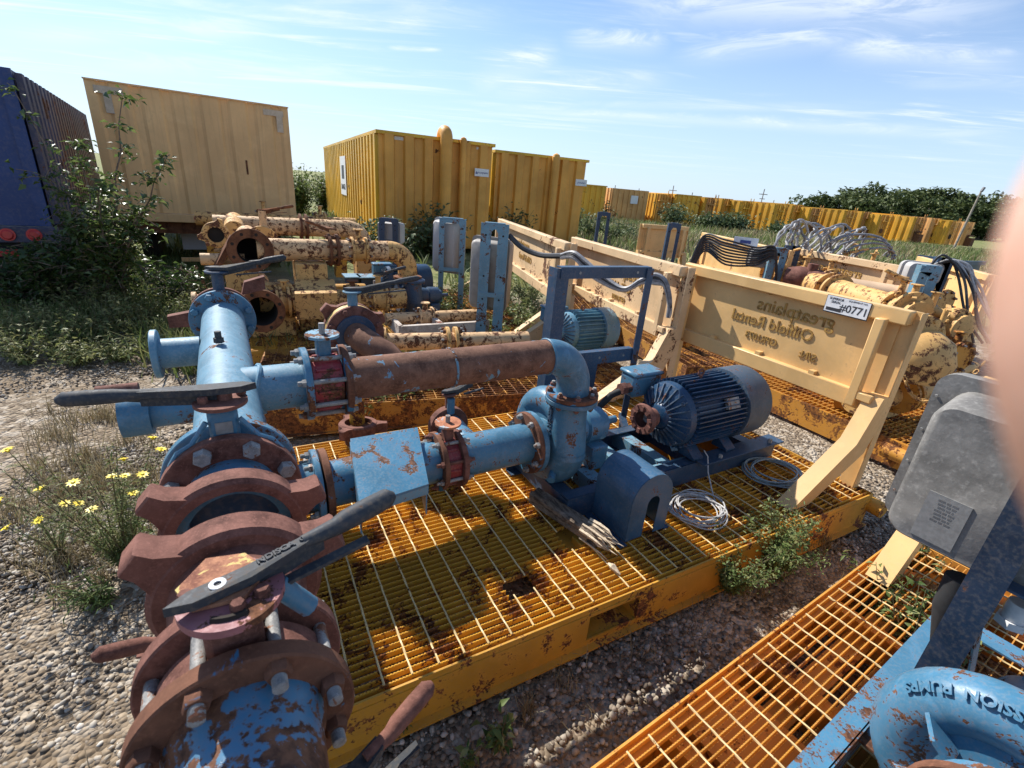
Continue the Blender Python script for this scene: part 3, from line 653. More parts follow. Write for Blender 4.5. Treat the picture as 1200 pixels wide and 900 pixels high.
# cover over the flow meter: sloping lid, two open sides
lid = [(.395, 2.05, .765), (.720, 2.05, .765), (.652, 1.705, .665), (.345, 1.665, .665)]
bx = PU.part(MB().prism(lid, (0, 0, -.012)), 'meter_cover', BLUE_CHIP, label='sloping blue lid over the flow meter')
PU.part(MB().prism([(.345, 1.665, .656), (.652, 1.705, .656), (.652, 1.708, .61), (.345, 1.668, .61)], (0, .006, 0)), 'front_lip', PALEBLUE, bx)
PU.part(MB().prism([(.39, 2.04, .754), (.345, 1.67, .653), (.345, 1.67, .52), (.39, 2.04, .52)], (.006, 0, 0)).prism([(.715, 2.04, .754), (.648, 1.71, .653), (.648, 1.71, .50), (.715, 2.04, .50)], (-.006, 0, 0)), 'side_plate', BLUE_CHIP, bx)
# butterfly valve on the suction line
def wafer(T, u, v, z, R_, rf, gap, fm1, fm2, bm, plate_mat, top=.19):
    b = T.part(MB().disc((u, v, z), U3, R_, gap, 40), 'valve', bm)
    for th in np.linspace(0, 2 * math.pi, 15)[:-1]:
        T.part(MB().bar((u - gap * .4, v + R_ * math.cos(th), z + R_ * math.sin(th)), (u + gap * .4, v + R_ * math.cos(th), z + R_ * math.sin(th)), .014, .012, up=(0, math.cos(th), math.sin(th)), ch=.003), 'rib', bm, b)
    flange(T, (u - gap / 2 - .013, v, z), U3, rf, .026, fm1); flange(T, (u + gap / 2 + .013, v, z), U3, rf, .026, fm2)
    for i in range(8):
        th = math.pi * 2 * (i + .5) / 8; y, zz = v + rf * .86 * math.cos(th), z + rf * .86 * math.sin(th); e = gap / 2 + .026
        T.part(MB().cyl((u - e - .035, y, zz), (u + e + .035, y, zz), .009, 10).hexn((u - e, y, zz), -U3, .017, .015).hexn((u + e, y, zz), U3, .017, .015), 'stud_bolt', RUSTRED if i % 2 else STEEL, b)
    T.part(MB().box(u - .022, u + .022, v - .03, v + .03, z + R_ * .9, z + R_ + top - .12, .005), 'neck', RUSTRED, b)
    gear_plate(T, b, (u, v, z + R_ + top - .12), .066, plate_mat)
    T.part(MB().cyl((u, v, z + R_ + top - .11), (u, v, z + R_ + top - .075), .012, 10), 'stem', STEEL, b); return b
wafer(PU, .845, SV, SZ, .118, .150, .075, RUSTB, RUSTRED, SEATRED, rusty('orange_rust_plate', (0.20, 0.07, 0.04), (0.50, 0.22, 0.12), (0.35, 0.42, 0.45), .15, 14), .205)
PU.part(MB().rev((.91, SV, SZ), U3, [(0, .109), (.405, .109)], 44), 'suction_pipe', BLUE)
flange(PU, (1.322, SV, SZ), U3, .172, .026, RUSTB, label='rusty flange bolted to the pump inlet')
bolt_ring(PU, None, (1.309, SV, SZ), -U3, .149, 8, .018, .016, 0, STEEL, .014)
# side branch behind the suction pipe with wing union and small lever
PU.part(MB().cyl((.99, SV + .05, SZ + .01), (.99, SV + .30, SZ + .01), .075, 28), 'branch_pipe', BLUE)
bv = PU.part(MB().disc((.99, SV + .33, SZ + .01), V3, .115, .05, 36).cyl((.99, SV + .33, SZ + .1), (.99, SV + .33, SZ + .20), .022, 12).disc((.99, SV + .33, SZ + .205), Z3, .04, .008, 20), 'valve', RUSTRED)
PU.part(MB().cyl((.99, SV + .30, SZ + .1), (.99, SV + .30, SZ + .19), .022, 14), 'neck', BLUE, bv)
lever(PU, bv, (.99, SV + .33, SZ + .215), (1, .1, 0), .26, BLACK, w=.022)
def wing_union(T, c, ax, r, t, mat, wings=3, a0=0., wl=.085, ww=.085, hole=.62, name='wing_nut', label=None, ref=None, parent=None, wt=None):
    """hammer union nut: thick ring with chunky lugs"""
    c = Vector(c); ax = Vector(ax).normalized(); rf = Vector(ref) if ref else Z3
    x = (rf - ax * rf.dot(ax)).normalized(); y = ax.cross(x)
    prof = [(-t / 2, r * hole), (-t / 2, r * .93), (-t * .36, r), (t * .36, r), (t / 2, r * .93), (t / 2, r * hole), (0, r * (hole - .02)), (-t / 2, r * hole)]
    mb = MB().rev(c, ax, prof, 56, False, False)
    o = T.part(mb, name, mat, parent, label=label)
    for i in range(wings):
        th = a0 + 2 * math.pi * i / wings; d = x * math.cos(th) + y * math.sin(th); s = ax.cross(d); tt = wt or t * .92
        def sect(rr, w, k): return [c + d * rr + s * (w * a) + ax * (tt / 2 * k * b) for a, b in ((-1, -1), (1, -1), (1, 1), (-1, 1))]
        rings = [sect(r * .86, ww * 1.25, .98), sect(r * .995, ww * .98, .98), sect(r * 1.02 + wl * .4, ww * .66, 1), sect(r + wl * .92, ww * .60, 1), sect(r + wl, ww * .50, .82)]
        V = [p for q in rings for p in q]; F = [(3, 2, 1, 0), (16, 17, 18, 19)]
        for k in range(4):
            for j in range(4): F.append((k * 4 + j, k * 4 + (j + 1) % 4, k * 4 + 4 + (j + 1) % 4, k * 4 + 4 + j))
        T.part(MB().add(V, F), 'lug', mat, o)
    return o
# front end of the header: flange, lever valve, union halves
b1 = 1.285
flange(PU, (HU, b1, H), V3, .156, .030, BLUE, label='blue flange behind the front lever valve', n=64)
v1_ = PU.part(MB().disc((HU, 1.245, H), V3, .125, .05, 48).box(HU - .032, HU + .032, 1.215, 1.275, H + .12, H + .215, .008), 'valve', BLUE)
PU.part(MB().tube([(HU - .118, 1.205, H + .095), (HU - .10, 1.205, H + .125), (HU - .07, 1.21, H + .14), (HU - .035, 1.215, H + .19)], .0065, 8), 'shoulder', BLUE, v1_)
PU.part(MB().tube([(HU + .118, 1.205, H + .095), (HU + .10, 1.205, H + .125), (HU + .07, 1.21, H + .14), (HU + .035, 1.215, H + .19)], .0065, 8), 'shoulder', BLUE, v1_)
PU.part(MB().box(HU - .018, HU + .018, 1.2125, 1.2145, H + .155, H + .185), 'label', LABELGREY, v1_)
gear_plate(PU, v1_, (HU, 1.245, H + .222), .058, RUSTRED, .009)
PU.part(MB().hexn((HU + .01, 1.245, H + .232), Z3, .016, .02).hexn((HU - .035, 1.235, H + .232), Z3, .011, .015).hexn((HU + .045, 1.265, H + .232), Z3, .011, .015), 'bolt', RUSTRED, v1_)
lever(PU, v1_, (HU + .03, 1.245, H + .25), (-1, .155, -.05), .325, BLACK, w=.022, up=-.055)
flange(PU, (HU, 1.195, H), V3, .156, .030, RUSTRED, hole=.092, label='rust-brown union flange with big hex bolts', n=64)
bolt_ring(PU, None, (HU, 1.179, H), -V3, .132, 8, .021, .022, 0, STEEL, 0)
PU.part(MB().rev((HU, 1.19, H), -V3, [(0, .100), (.06, .104), (.13, .112), (.15, .112), (.15, .092), (.06, .089), (0.02, .0)], 48, False, False), 'union_hub', BLUE)
PU.part(MB().disc((HU, 1.10, H), V3, .10, .01, 40), 'union_face', NAVY)
wing_union(PU, (HU, 1.04, H), V3, .144, .058, RUSTRED, 3, R(-50), .052, .036, .80, label='far rusty hammer-union nut on the header')
UN = Thing('valve_assembly', 'rusty lever valve, hammer union and peeling blue pipe nearest the camera', 'valve', (HU, .6, .2), A_P)
wing_union(UN, (HU, .865, H), V3, .147, .070, RUSTRED, 3, R(-50), .054, .038, .78, label='near rusty hammer-union nut')
UN.part(MB().rev((HU, .88, H), -V3, [(0, .05), (0, .112), (.05, .116), (.13, .108), (.20, .100)], 48, False, False), 'union_hub', RUSTRED)
flange(UN, (HU, .668, H), V3, .147, .030, RUSTRED, n=64, label='rust flange behind the near lever valve')
nv = UN.part(MB().disc((HU, .612, H), V3, .120, .055, 48).box(HU - .036, HU + .036, .585, .64, H + .11, H + .20, .01), 'valve', RUSTRED)
UN.part(MB().tube([(HU + .10, .612, H + .14), (HU + .06, .612, H + .20)], .016, 10), 'stop_pin', BLUE, nv)
flange(UN, (HU, .560, H), V3, .147, .030, RUSTB, n=64, label='near bolted flange, half rust and half blue')
bolt_ring(UN, None, (HU, .545, H), -V3, .124, 8, .018, .016, 0, RUSTB, .020, studmat=STEEL)
for i in range(8):
    th = 2 * math.pi * (i + .5) / 8; UN.part(MB().cyl((HU + .124 * math.sin(th), .555, H + .124 * math.cos(th)), (HU + .124 * math.sin(th), .70, H + .124 * math.cos(th)), .010, 10).hexn((HU + .124 * math.sin(th), .684, H + .124 * math.cos(th)), V3, .018, .018), 'stud_bolt', STEEL)
UN.part(MB().rev((HU, .547, H), -V3, [(0, .105), (.02, .101), (.035, .095), (.10, .092), (1.0, .092)], 56), 'near_pipe', BLUE_BARE, label='near blue pipe with a large patch of bare rust')
pz = H + .20
# pink primed notch plate with slots and the lettered lever
gp = gear_plate(UN, nv, (HU + .005, .61, pz), .066, PINK, .012, False, 60)
UN.part(MB().prism([(HU - .060, .635, pz + .0135), (HU - .025, .685, pz + .0135), (HU + .025, .675, pz + .0135), (HU + .052, .63, pz + .0135), (HU + .02, .585, pz + .0135), (HU - .04, .59, pz + .0135)], (0, 0, .006)), 'packing_plate', rusty('orange_rust', (0.14, 0.05, 0.035), (0.42, 0.20, 0.11), (0.55, 0.42, 0.16), .1, 26), nv)
for (x, y) in ((-.048, .618), (.012, .574), (.042, .588)): UN.part(MB().hexn((HU + x, y, pz + .012), Z3, .010, .013), 'bolt', RUSTRED, nv)
UN.part(MB().tube(arc((HU + .005, .61, pz + .0125), .048, R(-120), R(-70), 6, U3, V3), .005, 5), 'slot', DARKHOLE, nv)
LP = Vector((HU - .02, .600, pz + .022)); LD = (Vector((.184, .672, 0)) - Vector((HU - .02, .600, 0)))
lever(UN, nv, LP, LD, LD.length, BLACK, w=.0165, h=.014, up=-.035, text=[('NDISCA', .088, .0145), ('OLO', .136, .0135)], tmat=BLACK)
d_ = LD.normalized(); UN.part(MB().disc(LP + d_ * .012 + Vector((0, 0, .0158)), Z3, .0105, .002, 24, .0005, .005), 'ring_mark', WHITE, nv)
# lower levers poking out left and right of the near flanges (their valves hang under the header)
for (nm, lb, cpos, d, L, m, gm) in (('lever_valve', 'low lever valve poking out left of the near flanges', (HU - .02, 1.05, .86), (-1, -.13, .0), .26, RUSTRED, None), ('lever_valve', 'low rust-gripped lever valve at the bottom edge of the picture', (HU + .05, .50, .94), (1, .34, .1), .25, BLACK, RUSTRED)):
    T_ = Thing(nm, lb, 'valve', (cpos[0], cpos[1], .25), A_P)
    b = T_.part(MB().cyl((cpos[0], cpos[1], .26), (cpos[0], cpos[1], .40), .12, 32).cyl((cpos[0], cpos[1], .40), (cpos[0], cpos[1], .70), .10, 32).disc((cpos[0], cpos[1], .58), Z3, .14, .03, 32).cyl((cpos[0], cpos[1], .70), (cpos[0], cpos[1], cpos[2] - .01), .03, 14), 'valve_body', BLUE)
    T_.part(MB().disc((cpos[0], cpos[1], cpos[2] - .01), Z3, .055, .01, 24), 'notch_plate', RUSTRED)
    lever(T_, None, cpos, d, L, m, w=.026, grip=gm)
# supports: two saddles under the header and pads on the deck
for v in (1.55, 2.6): PU.part(MB().box(HU - .05, HU + .05, v - .006, v + .006, .25, H - .09).box(HU - .09, HU + .09, v - .06, v + .06, .25, .262), 'pipe_stand', BLUE)
PU.part(MB().cyl((HU + .20, 1.2, SZ - .0), (HU + .20, 2.9, SZ), .13, 36) if False else MB().cyl((HU, 1.28, SZ), (HU, 2.7, SZ), .135, 36), 'suction_header', BLUE)
PU.part(MB().cyl((HU, SV, SZ), (.18, SV, SZ), .112, 36), 'suction_branch', BLUE)

# union half lying on the deck behind the discharge pipe
UD = Thing('hammer_union', 'loose rusty hammer union lying on the deck behind the sloping blue cover', 'pipe fitting', (.62, 2.92, .25), A_P)
wing_union(UD, (.62, 2.92, .36), (0.05, .1, 1), .125, .07, RUSTRED, 3, R(100), .06, .035, .7)
UD.part(MB().cyl((.62, 2.92, .25), (.62, 2.92, .36), .09, 32), 'hub', RUST)
# ------------------------------------------------------------------ pump
def make_pump(T, cu_, cv, cz, dz, dv_, text, pm=None, tsize=.040, flip=False):
    """volute pump: inlet facing -u at (cv, cz), outlet facing up at dv_ with flange top dz"""
    pm = pm or BLUE; ax = U3; C0 = Vector((cu_, cv + .055, cz)); n = 40; V = []; F = []; k = 18; a0 = R(-100); 
    # spiral casing: section circle of radius rs swept round, growing towards the outlet
    def ring(i):
        t = i / n; a = R(200) - t * R(380); rs = .062 + .042 * t; Rc = .135 + .030 * t
        d = V3 * math.cos(a) + Z3 * math.sin(a); return C0 + d * Rc, d, rs
    # travel so that it ends heading up at the -v side
    def ring2(i):
        t = i / n; a = R(165) - t * R(345); d = V3 * math.cos(a) + Z3 * math.sin(a)
        rs = .072 + .026 * t; Rc = .198; return C0 + d * Rc, d, rs
    seq = [ring2(i) for i in range(n + 1)]
    for i, (c, d, rs) in enumerate(seq):
        for j in range(k):
            b = 2 * math.pi * j / k; V.append(c + d * (rs * math.cos(b)) - ax * (rs * 1.05 * math.sin(b)))
    for i in range(n):
        for j in range(k): F.append((i * k + j, i * k + (j + 1) % k, (i + 1) * k + (j + 1) % k, (i + 1) * k + j))
    mb = MB().add(V, F)
    mb.rev(C0 - ax * .075, ax, [(-.0, .105), (.02, .20), (.14, .205), (.16, .10)], 40)
    # outlet neck rising on the -v side
    N0 = Vector((cu_, cv - .143, cz - .03)); N1 = Vector((cu_, dv_, cz + .16)); N2 = Vector((cu_, dv_, dz - .02))
    nv_ = 14; V = []; F = []; k = 28
    pts = [N0.lerp(N1, t) for t in np.linspace(0, 1, 6)] + [N1.lerp(N2, t) for t in np.linspace(.2, 1, 8)]
    rad = [(.10 + .012 * min(1, i / 3), .098 - .002 * i) for i in range(14)]
    for i, p in enumerate(pts):
        ru, rv = .103 - .001 * i, .100 - .0008 * i
        for j in range(k): b = 2 * math.pi * j / k; V.append(p + U3 * (ru * math.cos(b)) + V3 * (rv * math.sin(b)))
    for i in range(13):
        for j in range(k): F.append((i * k + j, i * k + (j + 1) % k, (i + 1) * k + (j + 1) % k, (i + 1) * k + j))
    F.append(tuple(range(k - 1, -1, -1))); mb.add(V, F)
    vol = T.part(mb, 'volute', pm, ang=50)
    T.part(MB().disc((cu_, dv_, dz - .014), Z3, .140, .026, 44), 'outlet_flange', pm)
    bolt_ring(T, None, (cu_, dv_, dz - .027), -Z3, .120, 8, .016, .014, 0, RUSTRED, .010)
    T.part(MB().rev((cu_ - .165, cv, cz), U3, [(0, .172), (.028, .172), (.028, .118), (.10, .125), (.12, .15)], 44, True, False), 'inlet_neck', pm)
    for a in (35, 150, 215, 330):   # ribs from inlet to casing
        d = V3 * math.cos(R(a)) + Z3 * math.sin(R(a)); q = ax.cross(d)
        T.part(MB().prism([C0 - ax * .135 + d * .11 - q * .006, C0 - ax * .135 + d * .165 - q * .006, C0 - ax * .05 + d * .24 - q * .006, C0 - ax * .05 + d * .11 - q * .006], q * .012), 'rib', pm)
    T.part(MB().cyl(C0 + Vector((-.07, -.185, -.13)), C0 + Vector((-.12, -.24, -.15)), .022, 14), 'boss', pm)
    T.part(MB().rev(C0 + ax * .07, ax, [(0, .15), (.02, .15), (.03, .11), (.16, .095), (.17, .11), (.30, .105), (.31, .07), (.34, .07), (.34, .024), (.44, .024)], 32), 'bearing_housing', pm)
    T.part(MB().box(cu_ - .04, cu_ + .06, cv - .12, cv + .12, cz - .24, cz - .14, .01).box(cu_ + .24, cu_ + .36, cv - .09, cv + .09, cz - .24, cz - .08, .01), 'foot', pm)
    if text:
        s, a_mid, Rr, push = text
        def fn(x, y, d):
            a = a_mid - x / Rr; dd = V3 * math.cos(a) + Z3 * math.sin(a)
            if flip: dd = V3 * math.cos(a_mid + x / Rr) + Z3 * math.sin(a_mid + x / Rr)
            tilt = R(40); ph = R(48) - y / .085; rr = .198 + (.088 + d) * math.sin(ph); return C0 + dd * rr - ax * ((.088 + d) * math.cos(ph))
        T.part(text_mb(s, tsize, .008, fn, bold=.001), 'lettering', pm)
    return vol
P1 = Thing('centrifugal_pump', 'blue centrifugal pump under the rusty elbow in the middle of the skid', 'pump', (1.50, 1.95, .40), A_P)
make_pump(P1, 1.50, SV, SZ, fz, DV, None)
# raised maker's lettering down the near shoulder of the casing
P1.part(text_mb('MISSION MAGNUM', .036, .010, lambda x, y, d: Vector((1.50 - .093 - d - .006, DV + .035 - y, .70 - x)), bold=.001), 'lettering', NAVY)

# base frame under pump and motor: channels and cross members
BF = Thing('motor_base', 'dark blue channel base frame carrying the pump and the big motor', 'base frame', (2.2, 1.85, .25), A_P)
def channel(T, a, b, w, h, mat, name, flip=1, par=None):
    a = Vector(a); b = Vector(b); d = (b - a).normalized(); s = d.cross(Z3) * flip
    m = MB().bar(a, b, .008, h).bar(a + s * w / 2 + Z3 * (h / 2 - .004), b + s * w / 2 + Z3 * (h / 2 - .004), w, .008).bar(a + s * w / 2 - Z3 * (h / 2 - .004), b + s * w / 2 - Z3 * (h / 2 - .004), w, .008)
    return T.part(m, name, mat, par)
channel(BF, (1.42, 1.66, .325), (3.25, 1.66, .325), .07, .135, NAVY, 'rail', -1)
channel(BF, (1.36, 2.22, .325), (3.25, 2.22, .325), .07, .135, NAVY, 'rail', 1)
for u in (1.47, 1.72, 2.00, 2.26, 2.55, 3.05): BF.part(MB().box(u - .045, u + .045, 1.665, 2.215, .362, .370).box(u - .045, u - .038, 1.665, 2.215, .27, .3615), 'cross_member', PALEBLUE if u in (1.72, 2.0, 2.26) else NAVY)
BF.part(MB().box(1.40, 1.95, 2.05, 2.14, .371, .379), 'top_plate', RUSTB); BF.part(MB().box(1.96, 2.42, 1.70, 1.76, .3715, .380), 'top_plate', PALEBLUE)
BF.part(MB().box(2.42, 3.25, 1.60, 1.72, .3935, .405, .002).box(2.42, 3.25, 2.02, 2.14, .3935, .405, .002), 'motor_rail', NAVY)
BF.part(MB().hexn((3.12, 1.63, .405), Z3, .014, .03).hexn((2.6, 1.63, .405), Z3, .014, .02), 'bolt', STEEL)

# motor
def make_motor(T, u0, v, z, L, r, body, cover, nf=44, box_side=1, feet=True, coupling=True):
    a = Vector((u0, v, z))
    T.part(MB().rev(a, U3, [(0, r * .93), (L * .62, r * .93)], 48), 'stator_frame', body)
    fin = MB().box(0, L * .60, -.0035, .0035, -.01, .036).mesh('fin', body)
    for i in range(nf):
        th = 2 * math.pi * i / nf
        if abs(th - math.pi) < .28: continue
        T.place(fin, 'fin', (u0 + L * .01, v + r * .93 * math.sin(th), z + r * .93 * math.cos(th)), rot=(-th, 0, 0))
    T.part(MB().rev(a - U3 * .115, U3, [(0, r * .30), (.012, r * .38), (.03, r * .42), (.05, r * .80), (.075, r * .98), (.115, r * 1.02), (.122, r * .96)], 48), 'end_bell', body)
    for i in range(24):
        th = 2 * math.pi * i / 24; d = V3 * math.sin(th) + Z3 * math.cos(th); q = U3.cross(d) * .0035
        p = [a - U3 * .098 + d * r * .42, a - U3 * .040 + d * r * .97, a - U3 * .055 + d * r * .97, a - U3 * .112 + d * r * .44]
        T.part(MB().prism([x - q for x in p], q * 2), 'bell_rib', FANCOVER)
    bolt_ring(T, None, a - U3 * .06, -U3, r * .90, 4, .014, .012, 0, cover)
    T.part(MB().rev(a + U3 * L * .62, U3, [(0, r * 1.0), (.004, r * 1.17), (L * .30, r * 1.17), (L * .35, r * 1.08), (L * .37, r * .75), (L * .37, r * .2)], 48), 'fan_cover', cover)
    T.part(MB().cyl(a - U3 * .21, a - U3 * .10, .026, 16), 'shaft', STEEL)
    if coupling:
        T.part(MB().rev(a - U3 * .25, U3, [(0, .05), (0, .092), (.018, .098), (.034, .092), (.036, .060), (.10, .058), (.10, .03)], 32, False, False), 'coupling_half', RUSTRED)
        for i in range(10):
            th = 2 * math.pi * i / 10; T.part(MB().box(-.0, .02, -.010, .010, .058, .09).mesh('tooth', RUSTRED) and MB().bar(a - U3 * .262 + (V3 * math.sin(th) + Z3 * math.cos(th)) * .074, a - U3 * .245 + (V3 * math.sin(th) + Z3 * math.cos(th)) * .074, .022, .028, up=V3 * math.sin(th) + Z3 * math.cos(th)), 'coupling_tooth', RUSTRED)
    if feet:
        for uu in (L * .06, L * .48):
            for s in (-1, 1): T.part(MB().prism([(u0 + uu, v + s * r * .55, z - r * .80), (u0 + uu, v + s * r * 1.05, z - r * 1.12), (u0 + uu, v + s * r * 1.05, z - r * 1.18), (u0 + uu, v + s * r * .45, z - r * 1.18)], (.09, 0, 0)), 'foot', body)
    bs = box_side; c = a + Vector((-.03, bs * (r + .065), r * .55))
    T.part(MB().frame_box(c, U3, V3, Z3, .125, .075, .075, .02), 'junction_box', BLUE)
    T.part(MB().frame_box(c + Vector((0, .0, .082)), U3, V3, Z3, .13, .082, .014, .01), 'junction_lid', BLUE)
    T.part(MB().tube([a + Vector((L * .28, 0, r * 1.0)), a + Vector((L * .28, 0, r * 1.12))], .012, 8).tube(arc(a + Vector((L * .28, 0, r * 1.24)), .022, 0, 2 * math.pi, 14, U3, Z3), .007, 6, False), 'lifting_eye', RUSTRED)
    return c
M1 = Thing('electric_motor', 'big dark blue finned electric motor with a rusty coupling on its shaft', 'motor', (2.7, 1.86, .405), A_P)
jb = make_motor(M1, 2.33, 1.87, .655, .745, .205, MOTORBLUE, FANCOVER)
M1.part(MB().frame_box((2.33 + .33, 1.87 - .185, .655 + .10), U3, (V3 * -.47 + Z3 * -.88).normalized(), (V3 * -.88 + Z3 * .47).normalized(), .055, .035, .012), 'name_plate', STEEL)
M1.part(MB().cyl(jb + Vector((-.11, -.03, -.01)), jb + Vector((-.19, -.03, -.02)), .032, 16).tube([jb + Vector((-.17, -.03, -.02)), jb + Vector((-.24, .0, -.06)), jb + Vector((-.33, .05, -.20)), jb + Vector((-.46, .12, -.38)), jb + Vector((-.62, .2, -.44))], .022, 12), 'conduit', RUBBER)
M1.part(MB().rev(jb + Vector((-.20, -.03, -.01)), U3, [(0, .038), (.03, .042), (.05, .034), (.09, .036)], 6), 'conduit_nut', RUSTRED)

# coupling guard standing loose on the deck
GA = math.radians(31.3)
gd = Thing('coupling_guard', 'dark blue arched coupling guard with a slot, standing on the grating', 'guard', (1.74, 1.52, .25), GA)
def guard():
    u0, u1, v0, v1 = 1.60, 1.88, 1.385, 1.66; zb = .262; rr = (u1 - u0) / 2; zt = .63 - rr; uc = (u0 + u1) / 2; n = 20
    out_ = [(u0, zb), (u0, zt)] + [(uc - rr * math.cos(math.pi * i / n), zt + rr * math.sin(math.pi * i / n)) for i in range(1, n)] + [(u1, zt), (u1, zb)]
    sk = MB()
    for i in range(len(out_) - 1):
        (a, b), (c, d) = out_[i], out_[i + 1]
        sk.add([(a, v0, b), (a, v1, b), (c, v1, d), (c, v0, d)], [(0, 1, 2, 3)])
        ai, ci = uc + (a - uc) * .972, uc + (c - uc) * .972
        sk.add([(ai, v0, b - .003), (ai, v1, b - .003), (ci, v1, d - .003), (ci, v0, d - .003)], [(3, 2, 1, 0)])
    gd.part(sk, 'arched_shell', GUARDBLUE)
    sw_, st = .042, .46; so_ = .015
    def endp(v, tt):
        c0 = uc + so_
        sl = [(c0 + sw_, zb), (c0 + sw_, st)] + [(c0 + sw_ * math.cos(math.pi * i / 8), st + sw_ * math.sin(math.pi * i / 8)) for i in range(1, 8)] + [(c0 - sw_, st), (c0 - sw_, zb)]
        return MB().prism([(a, v, b) for a, b in (out_ + sl)], (0, tt, 0))
    gd.part(endp(v0, .004), 'end_plate', GUARDBLUE); gd.part(endp(v1 - .004, .004), 'end_plate', GUARDBLUE)
    gd.part(MB().box(u0 - .05, u0, v0 - .02, v1, .2525, .258), 'foot_flange', NAVY); gd.part(MB().box(u1, u1 + .04, v0, v1, .2525, .258), 'foot_flange', NAVY)
guard()

# tall stand for the switch box, empty
CS = Thing('box_stand', 'empty dark blue steel stand with two uprights behind the pump', 'stand', (2.0, 2.38, .25), AS)
def angle_post(T, u, v, z0, z1, w, mat, s=1, name='upright', fl=.05):
    return T.part(MB().box(u - w / 2, u + w / 2, v, v + .008, z0, z1).box(u + s * (w / 2) - .008 * (s > 0), u + s * (w / 2) + .008 * (s < 0), v + .008, v + fl, z0, z1), name, mat)
angle_post(CS, 1.68, 2.42, .262, 1.48, .09, NAVY, -1, fl=.09); angle_post(CS, 2.36, 2.40, .262, 1.48, .055, NAVY, 1)
CS.part(MB().box(1.66, 2.38, 2.412, 2.420, 1.42, 1.49).box(1.66, 2.38, 2.42, 2.47, 1.482, 1.49), 'top_bar', NAVY)
CS.part(MB().box(1.72, 2.34, 2.412, 2.42, .84, .93).box(1.72, 2.34, 2.42, 2.46, .922, .93), 'cross_bar', NAVY)
angle_post(CS, 1.98, 2.41, .262, .92, .12, NAVY, 1)
CS.part(MB().prism([(1.66, 2.405, .3), (1.74, 2.405, .3), (1.74, 2.405, .262), (1.66, 2.405, .262)], (0, .2, 0)), 'foot_plate', NAVY)
for (u, z) in ((1.80, 1.455), (2.26, 1.455), (2.05, .885), (2.26, .885)): CS.part(MB().cyl((u, 2.4115, z), (u, 2.4105, z), .009, 12), 'bolt_hole', STEEL)
CS.part(MB().bar((1.70, 2.43, .45), (1.70, 2.05, .30), .05, .05).bar((2.36, 2.43, .40), (2.2, 2.1, .30), .04, .04), 'brace', NAVY)

# splintered timber under the pump end
def timber():
    rs = np.random.RandomState(2); T = Thing('timber_block', 'broken weathered timber with a splintered end, wedged under the pump', 'timber', (1.42, 1.6, .25), A_P)
    n = 26; V = []; F = []; path = [Vector((1.34, 1.86, .312)), Vector((1.45, 1.43, .310))]
    d = (path[1] - path[0]).normalized(); s = d.cross(Z3); k = 20
    for i in range(n + 1):
        t = i / n; c = path[0].lerp(path[1], t)
        for j in range(k):
            a = 2 * math.pi * j / k; x, z = math.cos(a), math.sin(a); q = max(abs(x), abs(z)); x, z = x / q * .043, z / q * .040
            g = rs.normal(0, .0022) + .003 * math.sin(j * 7.3)
            ex = rs.uniform(-.10, .06) if i == n else (rs.uniform(-.03, .03) if i == n - 1 else 0)
            V.append(c + s * (x + g) + Z3 * (z + g) + d * ex)
    for i in range(n):
        for j in range(k): F.append((i * k + j, (i + 1) * k + j, (i + 1) * k + (j + 1) % k, i * k + (j + 1) % k))
    V += [path[0], path[1] - d * .05]; c0, c1 = len(V) - 2, len(V) - 1
    for j in range(k): F.append((c0, j, (j + 1) % k)); F.append((c1, n * k + (j + 1) % k, n * k + j))
    WD = NT('weathered_timber'); g = WD.noise(14, 7, .7, stretch=(1, 1, 1)); g2 = WD.noise(5, 6, .7, vec=WD.obj, stretch=(12, 1.2, 12))
    c = WD.mix(WD.ramp(g2, .38, .62), (0.045, 0.028, 0.018), (0.20, 0.145, 0.10)); c = WD.mix(WD.ramp(g, .5, .7, 0, .5), c, (0.28, 0.23, 0.18)); WD.bump(g2, .8, .006); wood = WD.done(c, .85)
    T.part(MB().add(V, F), 'timber', wood, ang=25)
    WS = plain('split_wood', (0.50, 0.40, 0.28), .8, 0, .35, 60, .5)
    for i in range(26):
        o = path[1] + s * rs.uniform(-.05, .05) + Z3 * rs.uniform(-.04, .045); L = rs.uniform(.03, .13); w = rs.uniform(.004, .012)
        T.part(MB().tube([o - d * .08, o - d * .02 + s * rs.normal(0, .003), o + d * L * .5 + s * rs.normal(0, .006), o + d * L + s * rs.normal(0, .01) + Z3 * rs.normal(-.006, .01)], w, 5, radii=[w, w, w * .7, w * .1]), 'splinter', WS, ang=20)
    ch = Thing('wood_chip', 'pale wood chip lying on the deck by the broken timber', 'wood chip', (1.46, 1.25, .252), A_P)
    ch.part(MB().tube([(1.42, 1.30, .262), (1.42, 1.27, .268), (1.425, 1.22, .262)], .014, 6, radii=[.006, .016, .003]), 'chip', WS, ang=20)
timber()

